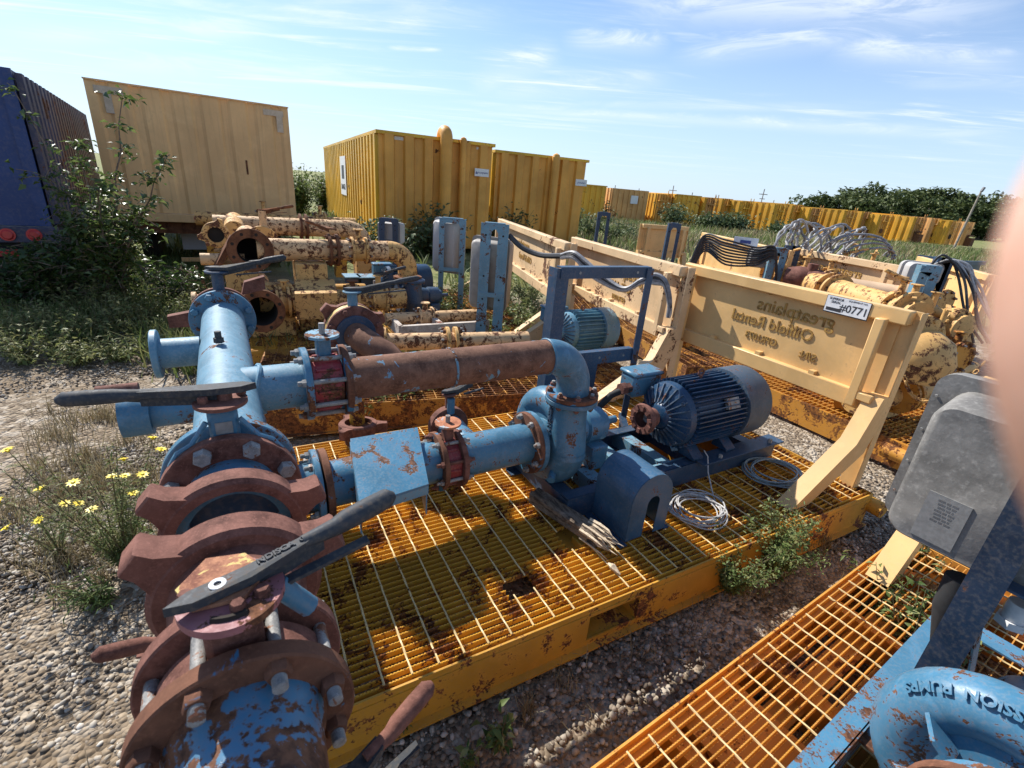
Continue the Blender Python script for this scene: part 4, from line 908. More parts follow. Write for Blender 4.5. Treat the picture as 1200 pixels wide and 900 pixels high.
# cable coils on the deck
def coil(name, label, c, r, n, mat, ang, seed, thick=.007, cat='cable', tail=None, z=.258):
    rs = np.random.RandomState(seed); T = Thing(name, label, cat, (c[0], c[1], z), ang)
    for k in range(n):
        cx_, cy_ = c[0] + rs.normal(0, .018), c[1] + rs.normal(0, .018); rx, ry = r * rs.uniform(.78, 1.12), r * rs.uniform(.62, .98); ph = rs.uniform(0, 6.28); zz = z + thick + rs.uniform(0, .032)
        pts = [Vector((cx_ + rx * math.cos(a), cy_ + ry * math.sin(a), zz + .006 * math.sin(2 * a + ph))) for a in np.linspace(ph, ph + 2 * math.pi, 41)]
        T.part(MB().tube(pts, thick, 7), 'coil_turn', mat)
    if tail: T.part(MB().tube([Vector(p) for p in tail], thick, 7), 'cable_tail', mat)
    return T
coil('cable_coil', 'pale grey cable coiled on the deck beside the arched guard', (2.19, 1.42), .165, 9, CABLEW, A_P, 3, thick=.0042, tail=[(2.33, 1.40, .27), (2.37, 1.46, .28), (2.44, 1.58, .36), (2.47, 1.63, .44), (2.46, 1.66, .47)])
coil('cable_coil', 'blue grey cable coiled on the deck near the cream post', (3.02, 1.50), .19, 7, CABLEB, A_P, 4, thick=.005)

# ------------------------------------------------------------------ right: second pump, stand and grey box
# its frame: same angle as the near skid
def g2(px, py, z):
    p = G(px, py, z); c, s = math.cos(A2), math.sin(A2); return Vector((p.x * c + p.y * s, -p.x * s + p.y * c, z))

P2 = Thing('centrifugal_pump', 'peeling sky-blue pump casing with raised lettering in the bottom right corner', 'pump', (1.40, -.09, .38), A2)
make_pump(P2, 1.56, -.16, .58, .94, -.32, ('MISSION  PUMPS', R(60), .24, .075), BLUE_CHIP, .036)
P2.part(MB().cyl((.85, -.13, .62), (1.33, -.13, .62), .11, 36), 'suction_pipe', BLUE); P2.part(MB().disc((1.315, -.13, .62), U3, .172, .026, 40), 'flange', RUSTB)
B2 = Thing('motor_base', 'light blue channel frame beside the pump at the bottom right', 'base frame', (2.0, -.1, .25), A2)
channel(B2, (1.18, .17, .325), (2.95, .17, .325), .07, .13, BLUE_CHIP, 'rail', -1); channel(B2, (1.18, -.42, .325), (2.95, -.42, .325), .07, .13, BLUE, 'rail', 1)
for u in (1.26, 1.62, 2.05, 2.5): B2.part(MB().box(u - .05, u + .05, -.40, .165, .362, .370), 'cross_member', BLUE_CHIP)
B2.part(MB().hexn((1.30, .12, .392), Z3, .02, .02), 'bolt', STEEL)
# stand with two uprights carrying the grey box
ps = g2(1035, 848, .27)
SU, SW = ps.x, ps.y
ST = Thing('box_stand', 'dark navy steel stand carrying the grey box at the right edge', 'stand', (SU, SW, .25), A2)
ST.part(MB().box(SU, SU + .085, SW - .008, SW, .262, 1.50).box(SU, SU + .008, SW - .085, SW - .008, .262, 1.50), 'upright', POSTNAVY)
ST.part(MB().box(SU + .03, SU + .08, SW - .60, SW - .592, .262, 1.50).box(SU + .03, SU + .038, SW - .592, SW - .52, .262, 1.50), 'upright', POSTNAVY)
ST.part(MB().bar((SU + .05, SW - .03, .95), (SU + .05, SW - .55, .95), .06, .008), 'cross_bar', NAVY)
ST.part(MB().box(SU - .04, SU + .14, SW - .10, SW + .03, .2625, .27), 'foot_plate', BLUE_CHIP)
ST.part(MB().prism([(SU + .30, SW - .20, .27), (SU + .10, SW - .20, .75), (SU + .10, SW - .20, .62), (SU + .2, SW - .2, .27)], (0, -.006, 0)).bar((SU + .42, SW - .12, .27), (SU + .10, SW - .05, .85), .05, .006, up=(0, 1, 0)), 'gusset', PALEBLUE)
def grey_box(name, label, c, L, Hh, D, ang, mat, lab=True, hump=True, group=None):
    """moulded cabinet: c = middle of the back face in frame ang; its back faces -u, lid faces +u"""
    T = Thing(name, label, 'cabinet', (c[0], c[1], c[2] - Hh / 2), ang, group=group)
    def rr(hv, hz, r, n=6):
        out_ = []
        for (sy, sz, a0) in ((1, 1, 0), (-1, 1, 90), (-1, -1, 180), (1, -1, 270)):
            for i in range(n + 1):
                a = R(a0 + 90 * i / n); out_.append((sy * (hv - r) + r * math.cos(a), sz * (hz - r) + r * math.sin(a)))
        return out_
    def loft(rings):
        V = []; F = []; m = len(rings[0][1])
        for u, rg in rings: V += [(c[0] + u, c[1] + y, c[2] + z) for y, z in rg]
        for k in range(len(rings) - 1):
            for i in range(m): j = (i + 1) % m; F.append((k * m + i, (k + 1) * m + i, (k + 1) * m + j, k * m + j))
        F += [tuple(range(m)), tuple((len(rings) - 1) * m + i for i in range(m - 1, -1, -1))]
        return MB().add(V, F)
    T.part(loft([(0, rr(L * .39, Hh * .40, .05)), (.012, rr(L * .405, Hh * .415, .06)), (D * .5, rr(L * .42, Hh * .43, .06))]), 'body', mat, ang=50)
    T.part(loft([(D * .5, rr(L * .50, Hh * .50, .055)), (D * .5 + .035, rr(L * .50, Hh * .50, .055))]), 'rim', mat, ang=50)
    T.part(loft([(D * .5 + .037, rr(L * .495, Hh * .495, .055)), (D * .5 + .07, rr(L * .495, Hh * .495, .055)), (D * .5 + .10, rr(L * .45, Hh * .45, .05)), (D, rr(L * .43, Hh * .43, .05))]), 'lid', mat, ang=50)
    return T, loft, rr
gb_u, gb_v = SU + .10, SW - .07
GBx = grey_box('switch_box', 'big weathered grey switch box with a faded label on the navy stand', (SU + .10, SW - .04, 1.15), .72, .58, .42, A2, GREYBOX)
T_, loft_, rr_ = GBx
T_.part(MB().frame_box((SU + .098, SW + .12, 1.02), U3, V3, Z3, .0015, .055, .085), 'label', LABELGREY)
for i in range(7):
    T_.part(text_mb('IIIIIII IIII IIIIII'[: 19 - i % 3 * 2], .011, .0004, lambda x, y, d, i=i: Vector((SU + .0962 + d, SW + .12 - x * 1.0, 1.085 - i * .012 + y))), 'print', GREYBOX)
for i in range(4): T_.part(MB().rev((SU + .10 + .208, SW - .04 + .345, .96 + i * .13), -U3, [(0, .005), (.003, .004)], 8), 'screw', STEEL)
T_.part(MB().tube([(SU + .16, SW + .02, .84), (SU + .155, SW + .01, .72), (SU + .17, SW - .0, .55)], .035, 12, radii=[.042, .045, .012]), 'cable_boot', RUBBER)
T_.part(MB().cyl((SU + .16, SW - .12, .86), (SU + .16, SW - .12, .78), .03, 14).cyl((SU + .16, SW - .12, .80), (SU + .16, SW - .12, .775), .04, 6), 'gland', WHITE)

# ------------------------------------------------------------------ neighbouring skids behind
def frame_from(pr, pl):
    """frame whose v axis runs from the right end pr to the left end pl of a backstop"""
    d = (pl - pr); ang = math.atan2(d.y, d.x) - math.pi / 2; c, s_ = math.cos(ang), math.sin(ang)
    f = lambda p: Vector((p.x * c + p.y * s_, -p.x * s_ + p.y * c, p.z)); return ang, f(pr), f(pl)
BROWNDECK = paint('rust_brown_deck', (0.50, 0.24, 0.04), 0.85, 8, .6, .2, .2, rust=((0.06, 0.025, 0.012), (0.26, 0.10, 0.03)))
def neighbour(label_d, pr, pl, top, mat, deck_len=3.4, dmat=None, s=1, lettersz=None, trim=0.0, rows=None):
    ang, a, b = frame_from(pr, pl); u = (a.x + b.x) / 2
    T = Thing('pump_skid', label_d, 'skid', (u - s * 1.6, (a.y + b.y) / 2, 0), ang, 'skids parked in rows in the yard')
    end_panel(T, u, a.y + .04, b.y - .04, .25, mat, top=top, s=s)
    u0, u1 = (u - s * deck_len, u + s * .1) if s > 0 else (u + .0 - .1, u + deck_len)
    u0, u1 = min(u0, u1), max(u0, u1)
    deck_frame(T, u0, u1, a.y + trim, b.y, .25, dmat or BROWNDECK, joists=6)
    g = MB()
    for i in range(int((b.y - a.y - trim) / .045)):
        v = a.y + trim + .02 + i * .045; g.box(u0, u1, v - .0025, v + .0025, .222, .25)
    for i in range(int((u1 - u0) / .102)): g.box(u0 + i * .102, u0 + i * .102 + .007, a.y + trim, b.y, .241, .2515)
    T.part(g, 'grating', dmat or BROWNDECK, kind='stuff')
    if rows:
        for (txt, size, fv, z) in rows:
            vc = a.y + (b.y - a.y) * fv; T.part(text_mb(txt, size, .012, lambda x, y, d: Vector((u + .011 * s + d, vc + x, z + y)), bold=.001), 'lettering', LETTER)
    return T, ang, u, a.y, b.y
NA = neighbour('skid with a faded peach backstop, next behind the cream one, grey cables draped over it', G(806, 313, 1.42), G(672, 277, 1.42), 1.42, PEACH, trim=.30, rows=[('greatplains', .15, .42, 1.20), ('Oilfield Rental', .11, .50, 1.06), ('GPR1081', .07, .45, .94)])
NB = neighbour('skid with a faded peach backstop, farther back behind the grey boxes', G(668, 286, 1.42), G(586, 255, 1.44), 1.43, PEACH, trim=.25, rows=[('greatplains', .15, .55, 1.20), ('Oilfield Rental', .11, .5, 1.04)])

def upright_stand(label, uL, vL, ang, z1, w, mat=PALEBLUE, depth=.05, org=(0, 0, 0), boxside=-1, boxlabel=None, boxmat=GREYPLASTIC, L=.62, Hh=.80, zb=1.0, D=.28, fold=True, n='box_stand'):
    T = Thing(n, label, 'stand', (uL, vL, .25), ang, 'box stands on the skids')
    for k in (0, 1):
        vv = vL - k * w
        T.part(MB().box(uL, uL + .008, vv - .055, vv + .055, .262, z1).box(uL + .008, uL + .05, vv + (.047 if k == 0 else -.055), vv + (.055 if k == 0 else -.047), .262, z1), 'upright', mat)
    T.part(MB().prism([(uL - .002, vL + .055, z1 - .10), (uL - .002, vL + .02, z1), (uL - .002, vL - w - .02, z1), (uL - .002, vL - w - .055, z1 - .10), (uL - .002, vL - w - .03, z1 - .10), (uL - .002, vL - w * .5, z1 - .05), (uL - .002, vL + .03, z1 - .10)], (-.008, 0, 0)), 'head_plate', mat)
    T.part(MB().box(uL - .009, uL - .001, vL - w, vL, .70, .76), 'cross_bar', mat)
    for z in (.4, .8, 1.1, z1 - .06): T.part(MB().cyl((uL - .001, vL, z), (uL - .003, vL, z), .010, 10), 'bolt_hole', DARKHOLE)
    if boxlabel:
        c = (uL + .06, vL - w / 2, zb)
        TB, loft, rr = grey_box('switch_box', boxlabel, c, L, Hh, D, ang, boxmat, group='grey boxes on stands')
    return T
pA = G(578, 405, .27); angA = R(62)
def loc(p, ang): c, s_ = math.cos(ang), math.sin(ang); return Vector((p.x * c + p.y * s_, -p.x * s_ + p.y * c, p.z))
def cab(name, label, px0, py0, px1, py1, y, depth, mat, r=.05, group=None, yaw=-.35):
    """rounded cabinet whose broad back faces the camera side; pixel box at distance y"""
    a = GY(px0, py0, y); b = GY(px1, py1, y); w = abs(b.x - a.x); h = abs(a.z - b.z); c = (a + b) / 2
    T = Thing(name, label, 'cabinet', (0, 0, -h / 2), yaw, group, org=(c.x, c.y, c.z)); X, Y = Vector((1, 0, 0)), Vector((0, 1, 0))
    def ring(hx, hz, r, n=5):
        o = []
        for (sx, sz, a0) in ((1, 1, 0), (-1, 1, 90), (-1, -1, 180), (1, -1, 270)):
            for i in range(n + 1):
                t = R(a0 + 90 * i / n); o.append((sx * (hx - r) + r * math.cos(t), sz * (hz - r) + r * math.sin(t)))
        return o
    def loft(rs):
        V = []; F = []; m = len(rs[0][1])
        for yy, rg in rs: V += [(x, yy, z) for x, z in rg]
        for k in range(len(rs) - 1):
            for i in range(m): j = (i + 1) % m; F.append((k * m + j, (k + 1) * m + j, (k + 1) * m + i, k * m + i))
        F += [tuple(range(m - 1, -1, -1)), tuple((len(rs) - 1) * m + i for i in range(m))]; return MB().add(V, F)
    T.base = Vector((0, 0, -h / 2)); 
    T.part(loft([(-depth * .1, ring(w * .38, h * .42, r)), (0, ring(w * .42, h * .45, r)), (depth * .3, ring(w * .44, h * .46, r))]), 'back', mat, ang=50)
    T.part(loft([(depth * .3, ring(w * .5, h * .5, r)), (depth * .42, ring(w * .5, h * .5, r))]), 'rim', mat, ang=50)
    T.part(loft([(depth * .43, ring(w * .49, h * .49, r)), (depth * .55, ring(w * .48, h * .48, r)), (depth, ring(w * .42, h * .44, r))]), 'lid', mat, ang=50)
    return T
def stand_at(label, px_l, px_r, py_top, py_bot, y, mat, wl, head=True, name='box_stand', depth=.06):
    """two flat uprights with a bridging head, at depth y"""
    T = Thing(name, label, 'stand', (0, 0, 0), 0, 'box stands on the skids', org=(GY(px_l, py_bot, y).x, y, .26)); O_ = T.o.location
    tl, tr = GY(px_l, py_top, y), GY(px_r, py_top, y); zt = (tl.z + tr.z) / 2; x0, x1 = tl.x, tr.x
    def w(p): return Vector(p) - O_
    for x, sg in ((x0, 1), (x1, -1)):
        T.part(MB().frame_box(w((x + sg * wl / 2, y, (zt + .26) / 2)), U3, V3, Z3, wl / 2, .004, (zt - .26) / 2).frame_box(w((x + sg * .004, y + depth / 2 + .005, (zt + .26) / 2)), U3, V3, Z3, .004, depth / 2, (zt - .26) / 2), 'upright', mat)
    if head: T.part(MB().prism([w((x0, y - .005, zt - .06)), w((x0 + .05, y - .005, zt)), w((x1 - .05, y - .005, zt)), w((x1, y - .005, zt - .06)), w((x1 - wl, y - .005, zt - .10)), w((x1 - wl - .02, y - .005, zt - .06)), w((x0 + wl + .02, y - .005, zt - .06)), w((x0 + wl, y - .005, zt - .10))], (0, -.006, 0)).frame_box(w(((x0 + x1) / 2, y + .03, zt + .004)), U3, V3, Z3, (x1 - x0) / 2 - .04, .035, .004), 'head_plate', mat)
    T.part(MB().frame_box(w(((x0 + x1) / 2, y - .007, .80)), U3, V3, Z3, (x1 - x0) / 2, .004, .025), 'cross_bar', mat)
    for x in (x0 + wl / 2, x1 - wl / 2):
        for z in (.45, .75, 1.0, zt - .12): T.part(MB().cyl(w((x, y - .0045, z)), w((x, y - .0065, z)), .011, 10), 'bolt_hole', DARKHOLE)
    return T
stand_at('faded blue stand with the taupe box on its left, nearest of the two boxed stands', 564, 597, 262, 392, 5.25, PALEBLUE, .11)
cab('switch_box', 'taupe-grey box on the left of the nearer faded blue stand', 547, 276, 590, 366, 5.36, .30, plain('taupe_plastic', (0.27, 0.245, 0.22), .6, 0, .15, 8), group='grey boxes on stands')
stand_at('faded blue stand in front of the pale grey box, farther back', 515, 546, 256, 352, 6.7, PALEBLUE, .07)
cab('switch_box', 'pale grey box behind the farther blue stand', 503, 254, 537, 322, 6.82, .30, GREYPLASTIC, group='grey boxes on stands')
stand_at('dark blue stand far behind among the weeds, left of the pale grey box', 444, 466, 256, 300, 9.3, NAVY, .10)
cab('switch_box', 'small grey box on the farthest left stand', 438, 258, 468, 288, 9.42, .3, GREYPLASTIC, group='grey boxes on stands')
stand_at('dark blue stand head standing alone among the weeds behind the peach backstops', 701, 716, 249, 285, 9.5, NAVY, .06)
stand_at('dark blue stand head in front of the small pale yellow backstop', 784, 799, 262, 305, 7.6, NAVY, .05)

def px_pipe(mb, pts, r, n=20): return mb.tube([Vector(p) for p in pts], r, n)
# motors on the neighbouring skids
MA = Thing('electric_motor', 'light blue finned motor behind the empty dark blue stand', 'motor', (2.75, 3.85, .405), AS, 'motors on neighbouring skids')
make_motor(MA, 2.80, 3.83, .62, .52, .185, paint('bright_motor_blue', (0.10, 0.28, 0.40), .35, 9, .45, .2, .2), PALEBLUE, nf=30, coupling=False)
pm = G(478, 330, .62); q = loc(pm, AS)
MBm = Thing('electric_motor', 'dark blue motor beyond the yellow elbow, left of the pale grey box', 'motor', (q.x, q.y, .40), AS, 'motors on neighbouring skids')
make_motor(MBm, q.x - .25, q.y, .62, .55, .20, MOTORBLUE, MOTORBLUE, nf=30, coupling=False)
for (px_, w_, lb) in ((413, .16, 'navy steel box section beside the yellow pipework, left one'), (434, .28, 'navy steel box section beside the dark motor, right one')):
    p = G(px_, 345, .3); qq = loc(p, AS); tb = Thing('pump_pedestal', lb, 'base frame', (qq.x, qq.y, .25), AS)
    tb.part(MB().box(qq.x - w_ / 2, qq.x + w_ / 2, qq.y - .12, qq.y + .12, .26, .56, .01), 'box_section', NAVY); tb.part(MB().box(qq.x - w_ / 2 - .03, qq.x + w_ / 2 + .03, qq.y - .15, qq.y + .15, .56, .575), 'top_plate', PALEBLUE)
# third bay: blue neck valve, rust flange, pale yellow suction line
AV = Thing('valve_assembly', 'rust-rimmed flange valve with blue neck and long black lever, behind the discharge pipe', 'valve', (.52, 2.9, .3), AS)
fc = Vector((.555, 2.93, 1.0))
AV.part(MB().disc(fc, V3, .172, .028, 48), 'flange', RUSTRED); AV.part(MB().disc(fc + Vector((0, .055, 0)), V3, .165, .06, 48, .003), 'gasket_ring', paint('yellowed_ring', (.62, .42, .14), .5, 12))
AV.part(MB().disc(fc + Vector((0, -.02, 0)), V3, .12, .02, 40), 'hub', NAVY)
bolt_ring(AV, None, fc + Vector((0, -.015, 0)), -V3, .148, 8, .018, .014, 0, RUSTRED)
wing_union(AV, fc + Vector((0, .13, 0)), V3, .165, .06, RUSTRED, 3, R(-48), .05, .05, .8)
AV.part(MB().cyl(fc + Vector((0, .05, .15)), fc + Vector((0, .05, .245)), .030, 18).disc(fc + Vector((0, .05, .25)), Z3, .055, .01, 24), 'neck', PALEBLUE)
AV.part(MB().tube([fc + Vector((0, -.02, 0)), fc + Vector((.03, -.14, -.01)), fc + Vector((.12, -.24, -.06)), fc + Vector((.20, -.30, -.15))], .078, 24), 'curved_pipe', RUSTPIPE)
lever(AV, None, fc + Vector((0, .05, .258)), (1, -.02, 0), .40, BLACK, w=.026)
AV.part(MB().cyl((fc.x, 3.0, .25), (fc.x, 3.0, .9), .05, 16), 'pipe_stand', YELBEAM)
AY = Thing('yellow_pipe', 'pale yellow pipe with a ragged flange pair, just behind the rusty discharge pipe', 'pipework', (1.2, 3.15, .6), AS)
p0, p1 = loc(G(447, 401, .82), AS), loc(G(600, 398, .82), AS); d_ = (p1 - p0).normalized()
AY.part(MB().cyl(p0, p0 + d_ * 1.1, .062, 24), 'pipe', PALEYEL)
for t in (.02, .47, .53): AY.part(MB().disc(p0 + d_ * t, d_, .105, .025, 30), 'flange', OLDYEL)
bolt_ring(AY, None, p0 + d_ * .45, -d_, .088, 8, .016, .02, 0, RUST, .02); bolt_ring(AY, None, p0 + d_ * .55, d_, .088, 8, .016, .02, 0, RUST, .02)

# yellow manifold unit at the left back
YU = Thing('yellow_manifold', 'flaking yellow pipe manifold with an open flange facing the camera, left of the yellow container', 'pipework', (.3, 5.9, .25), AS)
def openend(T, c, ax, ro, ri, mat, t=.03, bolts=8):
    c = Vector(c); ax = Vector(ax).normalized()
    T.part(MB().rev(c - ax * t / 2, ax, [(0, ri), (0, ro - .004), (.004, ro), (t - .004, ro), (t, ro - .004), (t, ri), (0, ri)], 48, False, False), 'open_flange', mat)
    T.part(MB().rev(c + ax * t * .4, -ax, [(0, ri - .001), (.5, ri - .004), (.5, 0)], 36, False, False), 'bore', DARKHOLE)
    ref = (Z3 - ax * Z3.dot(ax)).normalized(); y = ax.cross(ref)
    for i in range(bolts):
        th = 2 * math.pi * (i + .5) / bolts; p = c + (ref * math.cos(th) + y * math.sin(th)) * (ro + ri) / 2
        T.part(MB().cyl(p + ax * (t / 2 - .001), p + ax * (t / 2 + .001), .016, 10), 'bolt_hole', DARKHOLE)
YU.part(MB().rev((.08, 5.715, 1.1), V3, [(0, .128), (1.2, .128)], 36, False), 'header_pipe', PALEYEL); openend(YU, (.08, 5.70, 1.1), -V3, .215, .125, RUST)
YU.part(MB().rev((.14, 5.82, 1.1), U3, [(0, .112), (1.38, .112)], 36), 'discharge_pipe', PALEYEL, label='speckled pale yellow pipe running right to the rust elbow')
YU.part(MB().tube([Vector((1.50, 5.82, 1.1))] + arc((1.52, 5.82, .87), .23, math.pi / 2, 0, 12, U3, Z3) + [Vector((1.75, 5.82, .80))], .115, 30), 'elbow', OLDYEL); YU.part(MB().disc((1.75, 5.82, .79), Z3, .17, .03, 32), 'flange', RUST)
for u in (.86, .94): YU.part(MB().disc((u, 5.82, 1.1), U3, .175, .03, 36), 'flange', RUST)
for i in range(8):
    th = math.pi * (i + .5) / 4; YU.part(MB().cyl((.82, 5.82 + .15 * math.cos(th), 1.1 + .15 * math.sin(th)), (.98, 5.82 + .15 * math.cos(th), 1.1 + .15 * math.sin(th)), .014, 8), 'stud_bolt', RUST)
YU.part(MB().box(-.18, .12, 5.75, 5.95, .25, .95), 'gusset_post', OLDYEL); YU.part(MB().box(.0, .42, 5.45, 5.6, .25, .80, .01), 'gusset_post', OLDYEL)
YU.part(MB().cyl((-.38, 5.9, .98), (.02, 5.9, .98), .06, 20), 'stub_pipe', PALEYEL)
YU.part(MB().disc((-.30, 5.95, 1.12), V3, .02, .02, 8), 'plug', RUST)
wing_union(YU, (-.22, 6.1, 1.20), V3, .13, .06, OLDYEL, 3, R(20), .04, .04, .6)
YU.part(MB().disc((-.22, 6.12, 1.20), V3, .09, .02, 24), 'bore', DARKHOLE)
YU.part(MB().bar((-.24, 5.8, .92), (-.06, 5.84, 1.22), .08, .05), 'clamp', RUST)
YU.part(MB().rev((.10, 4.945, .66), V3, [(0, .14), (1.35, .14)], 32, False), 'suction_header', OLDYEL); openend(YU, (.10, 4.93, .66), -V3, .20, .135, RUST)
YU.part(MB().cyl((.1, 5.45, .62), (1.6, 5.45, .62), .115, 28), 'suction_pipe', OLDYEL)
YU.part(MB().prism([(.46, 5.60, .82), (.86, 5.60, .82), (.83, 5.27, .74), (.42, 5.27, .74)], (0, 0, -.015)).prism([(.42, 5.272, .73), (.83, 5.272, .73), (.83, 5.272, .47), (.42, 5.272, .47)], (0, .01, 0)), 'meter_cover', OLDYEL, label='flaking yellow cover with brown bare patches')
for u in (.30, .37, .98, 1.06): YU.part(MB().disc((u, 5.45, .62), U3, .17, .03, 32), 'flange', OLDYEL)
for u in (.27, .40, .95, 1.09): bolt_ring(YU, None, (u, 5.45, .62), U3, .145, 8, .02, .03, -.015, RUST)
YU.part(MB().disc((1.02, 5.45, .83), Z3, .06, .012, 20).cyl((1.02, 5.45, .7), (1.02, 5.45, .83), .03, 12), 'valve_neck', RUST)
YU.part(MB().rev((.75, 5.85, .50), Z3, [(0, .16), (.12, .16), (.20, .13), (.25, .08), (.27, .03)], 28), 'bonnet', paint('orange_primer', (.62, .28, .10), .5, 9)); YU.part(MB().cyl((.85, 5.9, .62), (1.25, 5.9, .62), .085, 22), 'pipe', YELBEAM)
ch = []
for i in range(22):
    t = i / 21; ch.append(Vector((-.42 + .38 * t, 5.68, .98 - .42 * math.sin(math.pi * t) ** .8)))
for i in range(len(ch) - 1):
    c = (ch[i] + ch[i + 1]) / 2; d = (ch[i + 1] - ch[i]).normalized(); s_ = V3 if i % 2 else d.cross(V3).normalized()
    YU.part(MB().tube([c + d * .018 * math.cos(a) + s_ * .010 * math.sin(a) for a in np.linspace(0, 2 * math.pi, 9)], .004, 5, False), 'chain_link', RUST)
lever(YU, None, (.25, 6.4, 1.44), (1, -.1, 0), .32, RUST, w=.02)
YU.part(MB().cyl((.25, 6.4, 1.1), (.25, 6.4, 1.44), .04, 14), 'valve_neck', PALEYEL)
YU.part(MB().disc((.22, 6.35, 1.10), V3, .18, .04, 36), 'flange', OLDYEL)
Y2 = Thing('yellow_manifold', 'second yellow pipe run behind the open flange, ending in an elbow by the yellow container', 'pipework', (.6, 7.9, .25), AS)
Y2.part(MB().cyl((-.3, 8.0, 1.12), (1.45, 8.0, 1.12), .125, 30).tube([Vector((1.42, 8.0, 1.12))] + arc((1.45, 8.0, .87), .25, math.pi / 2, 0, 10, U3, Z3), .128, 26), 'discharge_pipe', PALEYEL)
for u in (.80, .88): Y2.part(MB().disc((u, 8.0, 1.12), U3, .19, .03, 30), 'flange', RUST)
Y2.part(MB().cyl((-.05, 7.2, 1.12), (-.05, 8.6, 1.12), .125, 28), 'header_pipe', OLDYEL)
Y2.part(MB().box(-.2, .1, 7.7, 7.9, .25, 1.0), 'gusset_post', OLDYEL); Y2.part(MB().box(1.55, 1.85, 7.85, 8.1, .25, .85), 'gusset_post', OLDYEL)
YS = Thing('pump_skid', 'yellow deck with long grass on it under the flaking yellow manifold', 'skid', (1.4, 5.8, 0), AS, 'skids parked in rows in the yard')
deck_frame(YS, -.35, 3.0, 5.05, 6.85, .25, YELBEAM, joists=6)
g = MB()
for i in range(40): g.box(-.33, 2.98, 5.07 + i * .045 - .0025, 5.07 + i * .045 + .0025, .222, .25)
for i in range(32): g.box(-.33 + i * .102, -.323 + i * .102, 5.06, 6.84, .241, .2515)
YS.part(g, 'grating', YEL, kind='stuff')
# bare frame lying between the skids
BL = Thing('empty_frame', 'peeling white and rust open steel frame lying in the weeds by the grey boxes', 'frame', (1.35, 4.0, .25), AS)
f0 = loc(G(470, 385, .45), AS)
for (a, b) in (((0, 0), (1.0, 0)), ((0, .5), (1.0, .5)), ((0, 0), (0, .5)), ((.45, 0), (.45, .5)), ((1.0, 0), (1.0, .5))):
    BL.part(MB().bar((f0.x + a[0], f0.y + a[1], .42), (f0.x + b[0], f0.y + b[1], .42), .05, .12), 'frame_bar', [rusty('peeling_white', (.25, .20, .16), (.55, .50, .45), (.2, .08, .05), .3, 9)])
# more fittings crowding the yellow manifold
def gate(T, p, ax, r, mat, h=.2, n='valve'):
    p = Vector(p); ax = Vector(ax).normalized(); b = T.part(MB().disc(p, ax, r * .8, .12, 28), n, mat)
    for s_ in (-1, 1): T.part(MB().disc(p + ax * .075 * s_, ax, r, .028, 30), 'flange', mat)
    bolt_ring(T, None, p - ax * .09, -ax, r * .84, 8, .018, .022, 0, RUST, .02); bolt_ring(T, None, p + ax * .09, ax, r * .84, 8, .018, .022, 0, RUST, .02)
    T.part(MB().cyl(p + Z3 * r * .7, p + Z3 * (r + h), .03, 12).disc(p + Z3 * (r + h), Z3, .055, .012, 18), 'valve_neck', mat)
gate(YU, (.34, 5.45, .62), U3, .16, OLDYEL, .06); gate(YU, (1.30, 5.45, .62), U3, .16, OLDYEL, .1); gate(YU, (1.18, 5.82, 1.1), U3, .15, OLDYEL, .08)
YU.part(MB().cyl((1.3, 5.15, .46), (2.4, 5.15, .46), .07, 20), 'pipe', PALEYEL); gate(YU, (1.75, 5.15, .46), U3, .12, PALEYEL, .05)
YU.part(MB().box(.48, .80, 5.62, 5.95, .25, .98, .01), 'gusset_post', OLDYEL); YU.part(MB().box(-.42, -.30, 5.8, 6.0, .25, .62), 'gusset_post', YELBEAM)
YU.part(MB().cyl((-.45, 5.55, .62), (-.1, 5.55, .62), .075, 20).disc((-.46, 5.55, .62), U3, .10, .04, 22), 'capped_stub', PALEYEL)
lever(YU, None, (1.30, 5.45, .90), (1, .1, 0), .32, BLACK, w=.022); lever(YU, None, (.90, 5.82, 1.32), (-1, .3, 0), .26, RUST, w=.02)
PB = Thing('centrifugal_pump', 'small navy pump casing under the end of the yellow elbow', 'pump', (1.78, 5.85, .3), AS); make_pump(PB, 1.78, 5.80, .55, .79, 5.68, None, NAVY)
YT = Thing('yellow_manifold', 'rusted yellow pipe stack between the cream trailer and the yellow tank', 'pipework', (.2, 9.3, .25), AS)
YT.part(MB().cyl((-.6, 9.6, 1.05), (1.9, 9.6, 1.05), .11, 24), 'discharge_pipe', OLDYEL); gate(YT, (.4, 9.6, 1.05), U3, .19, OLDYEL, .12); gate(YT, (1.3, 9.6, 1.05), U3, .19, OLDYEL, .1)
YT.part(MB().cyl((-.4, 9.6, .6), (1.6, 9.6, .6), .12, 24), 'suction_pipe', PALEYEL); YT.part(MB().box(-.5, -.3, 9.5, 9.7, .1, .95), 'pipe_stand', YELBEAM); YT.part(MB().box(1.5, 1.7, 9.5, 9.7, .1, .95), 'pipe_stand', YELBEAM)
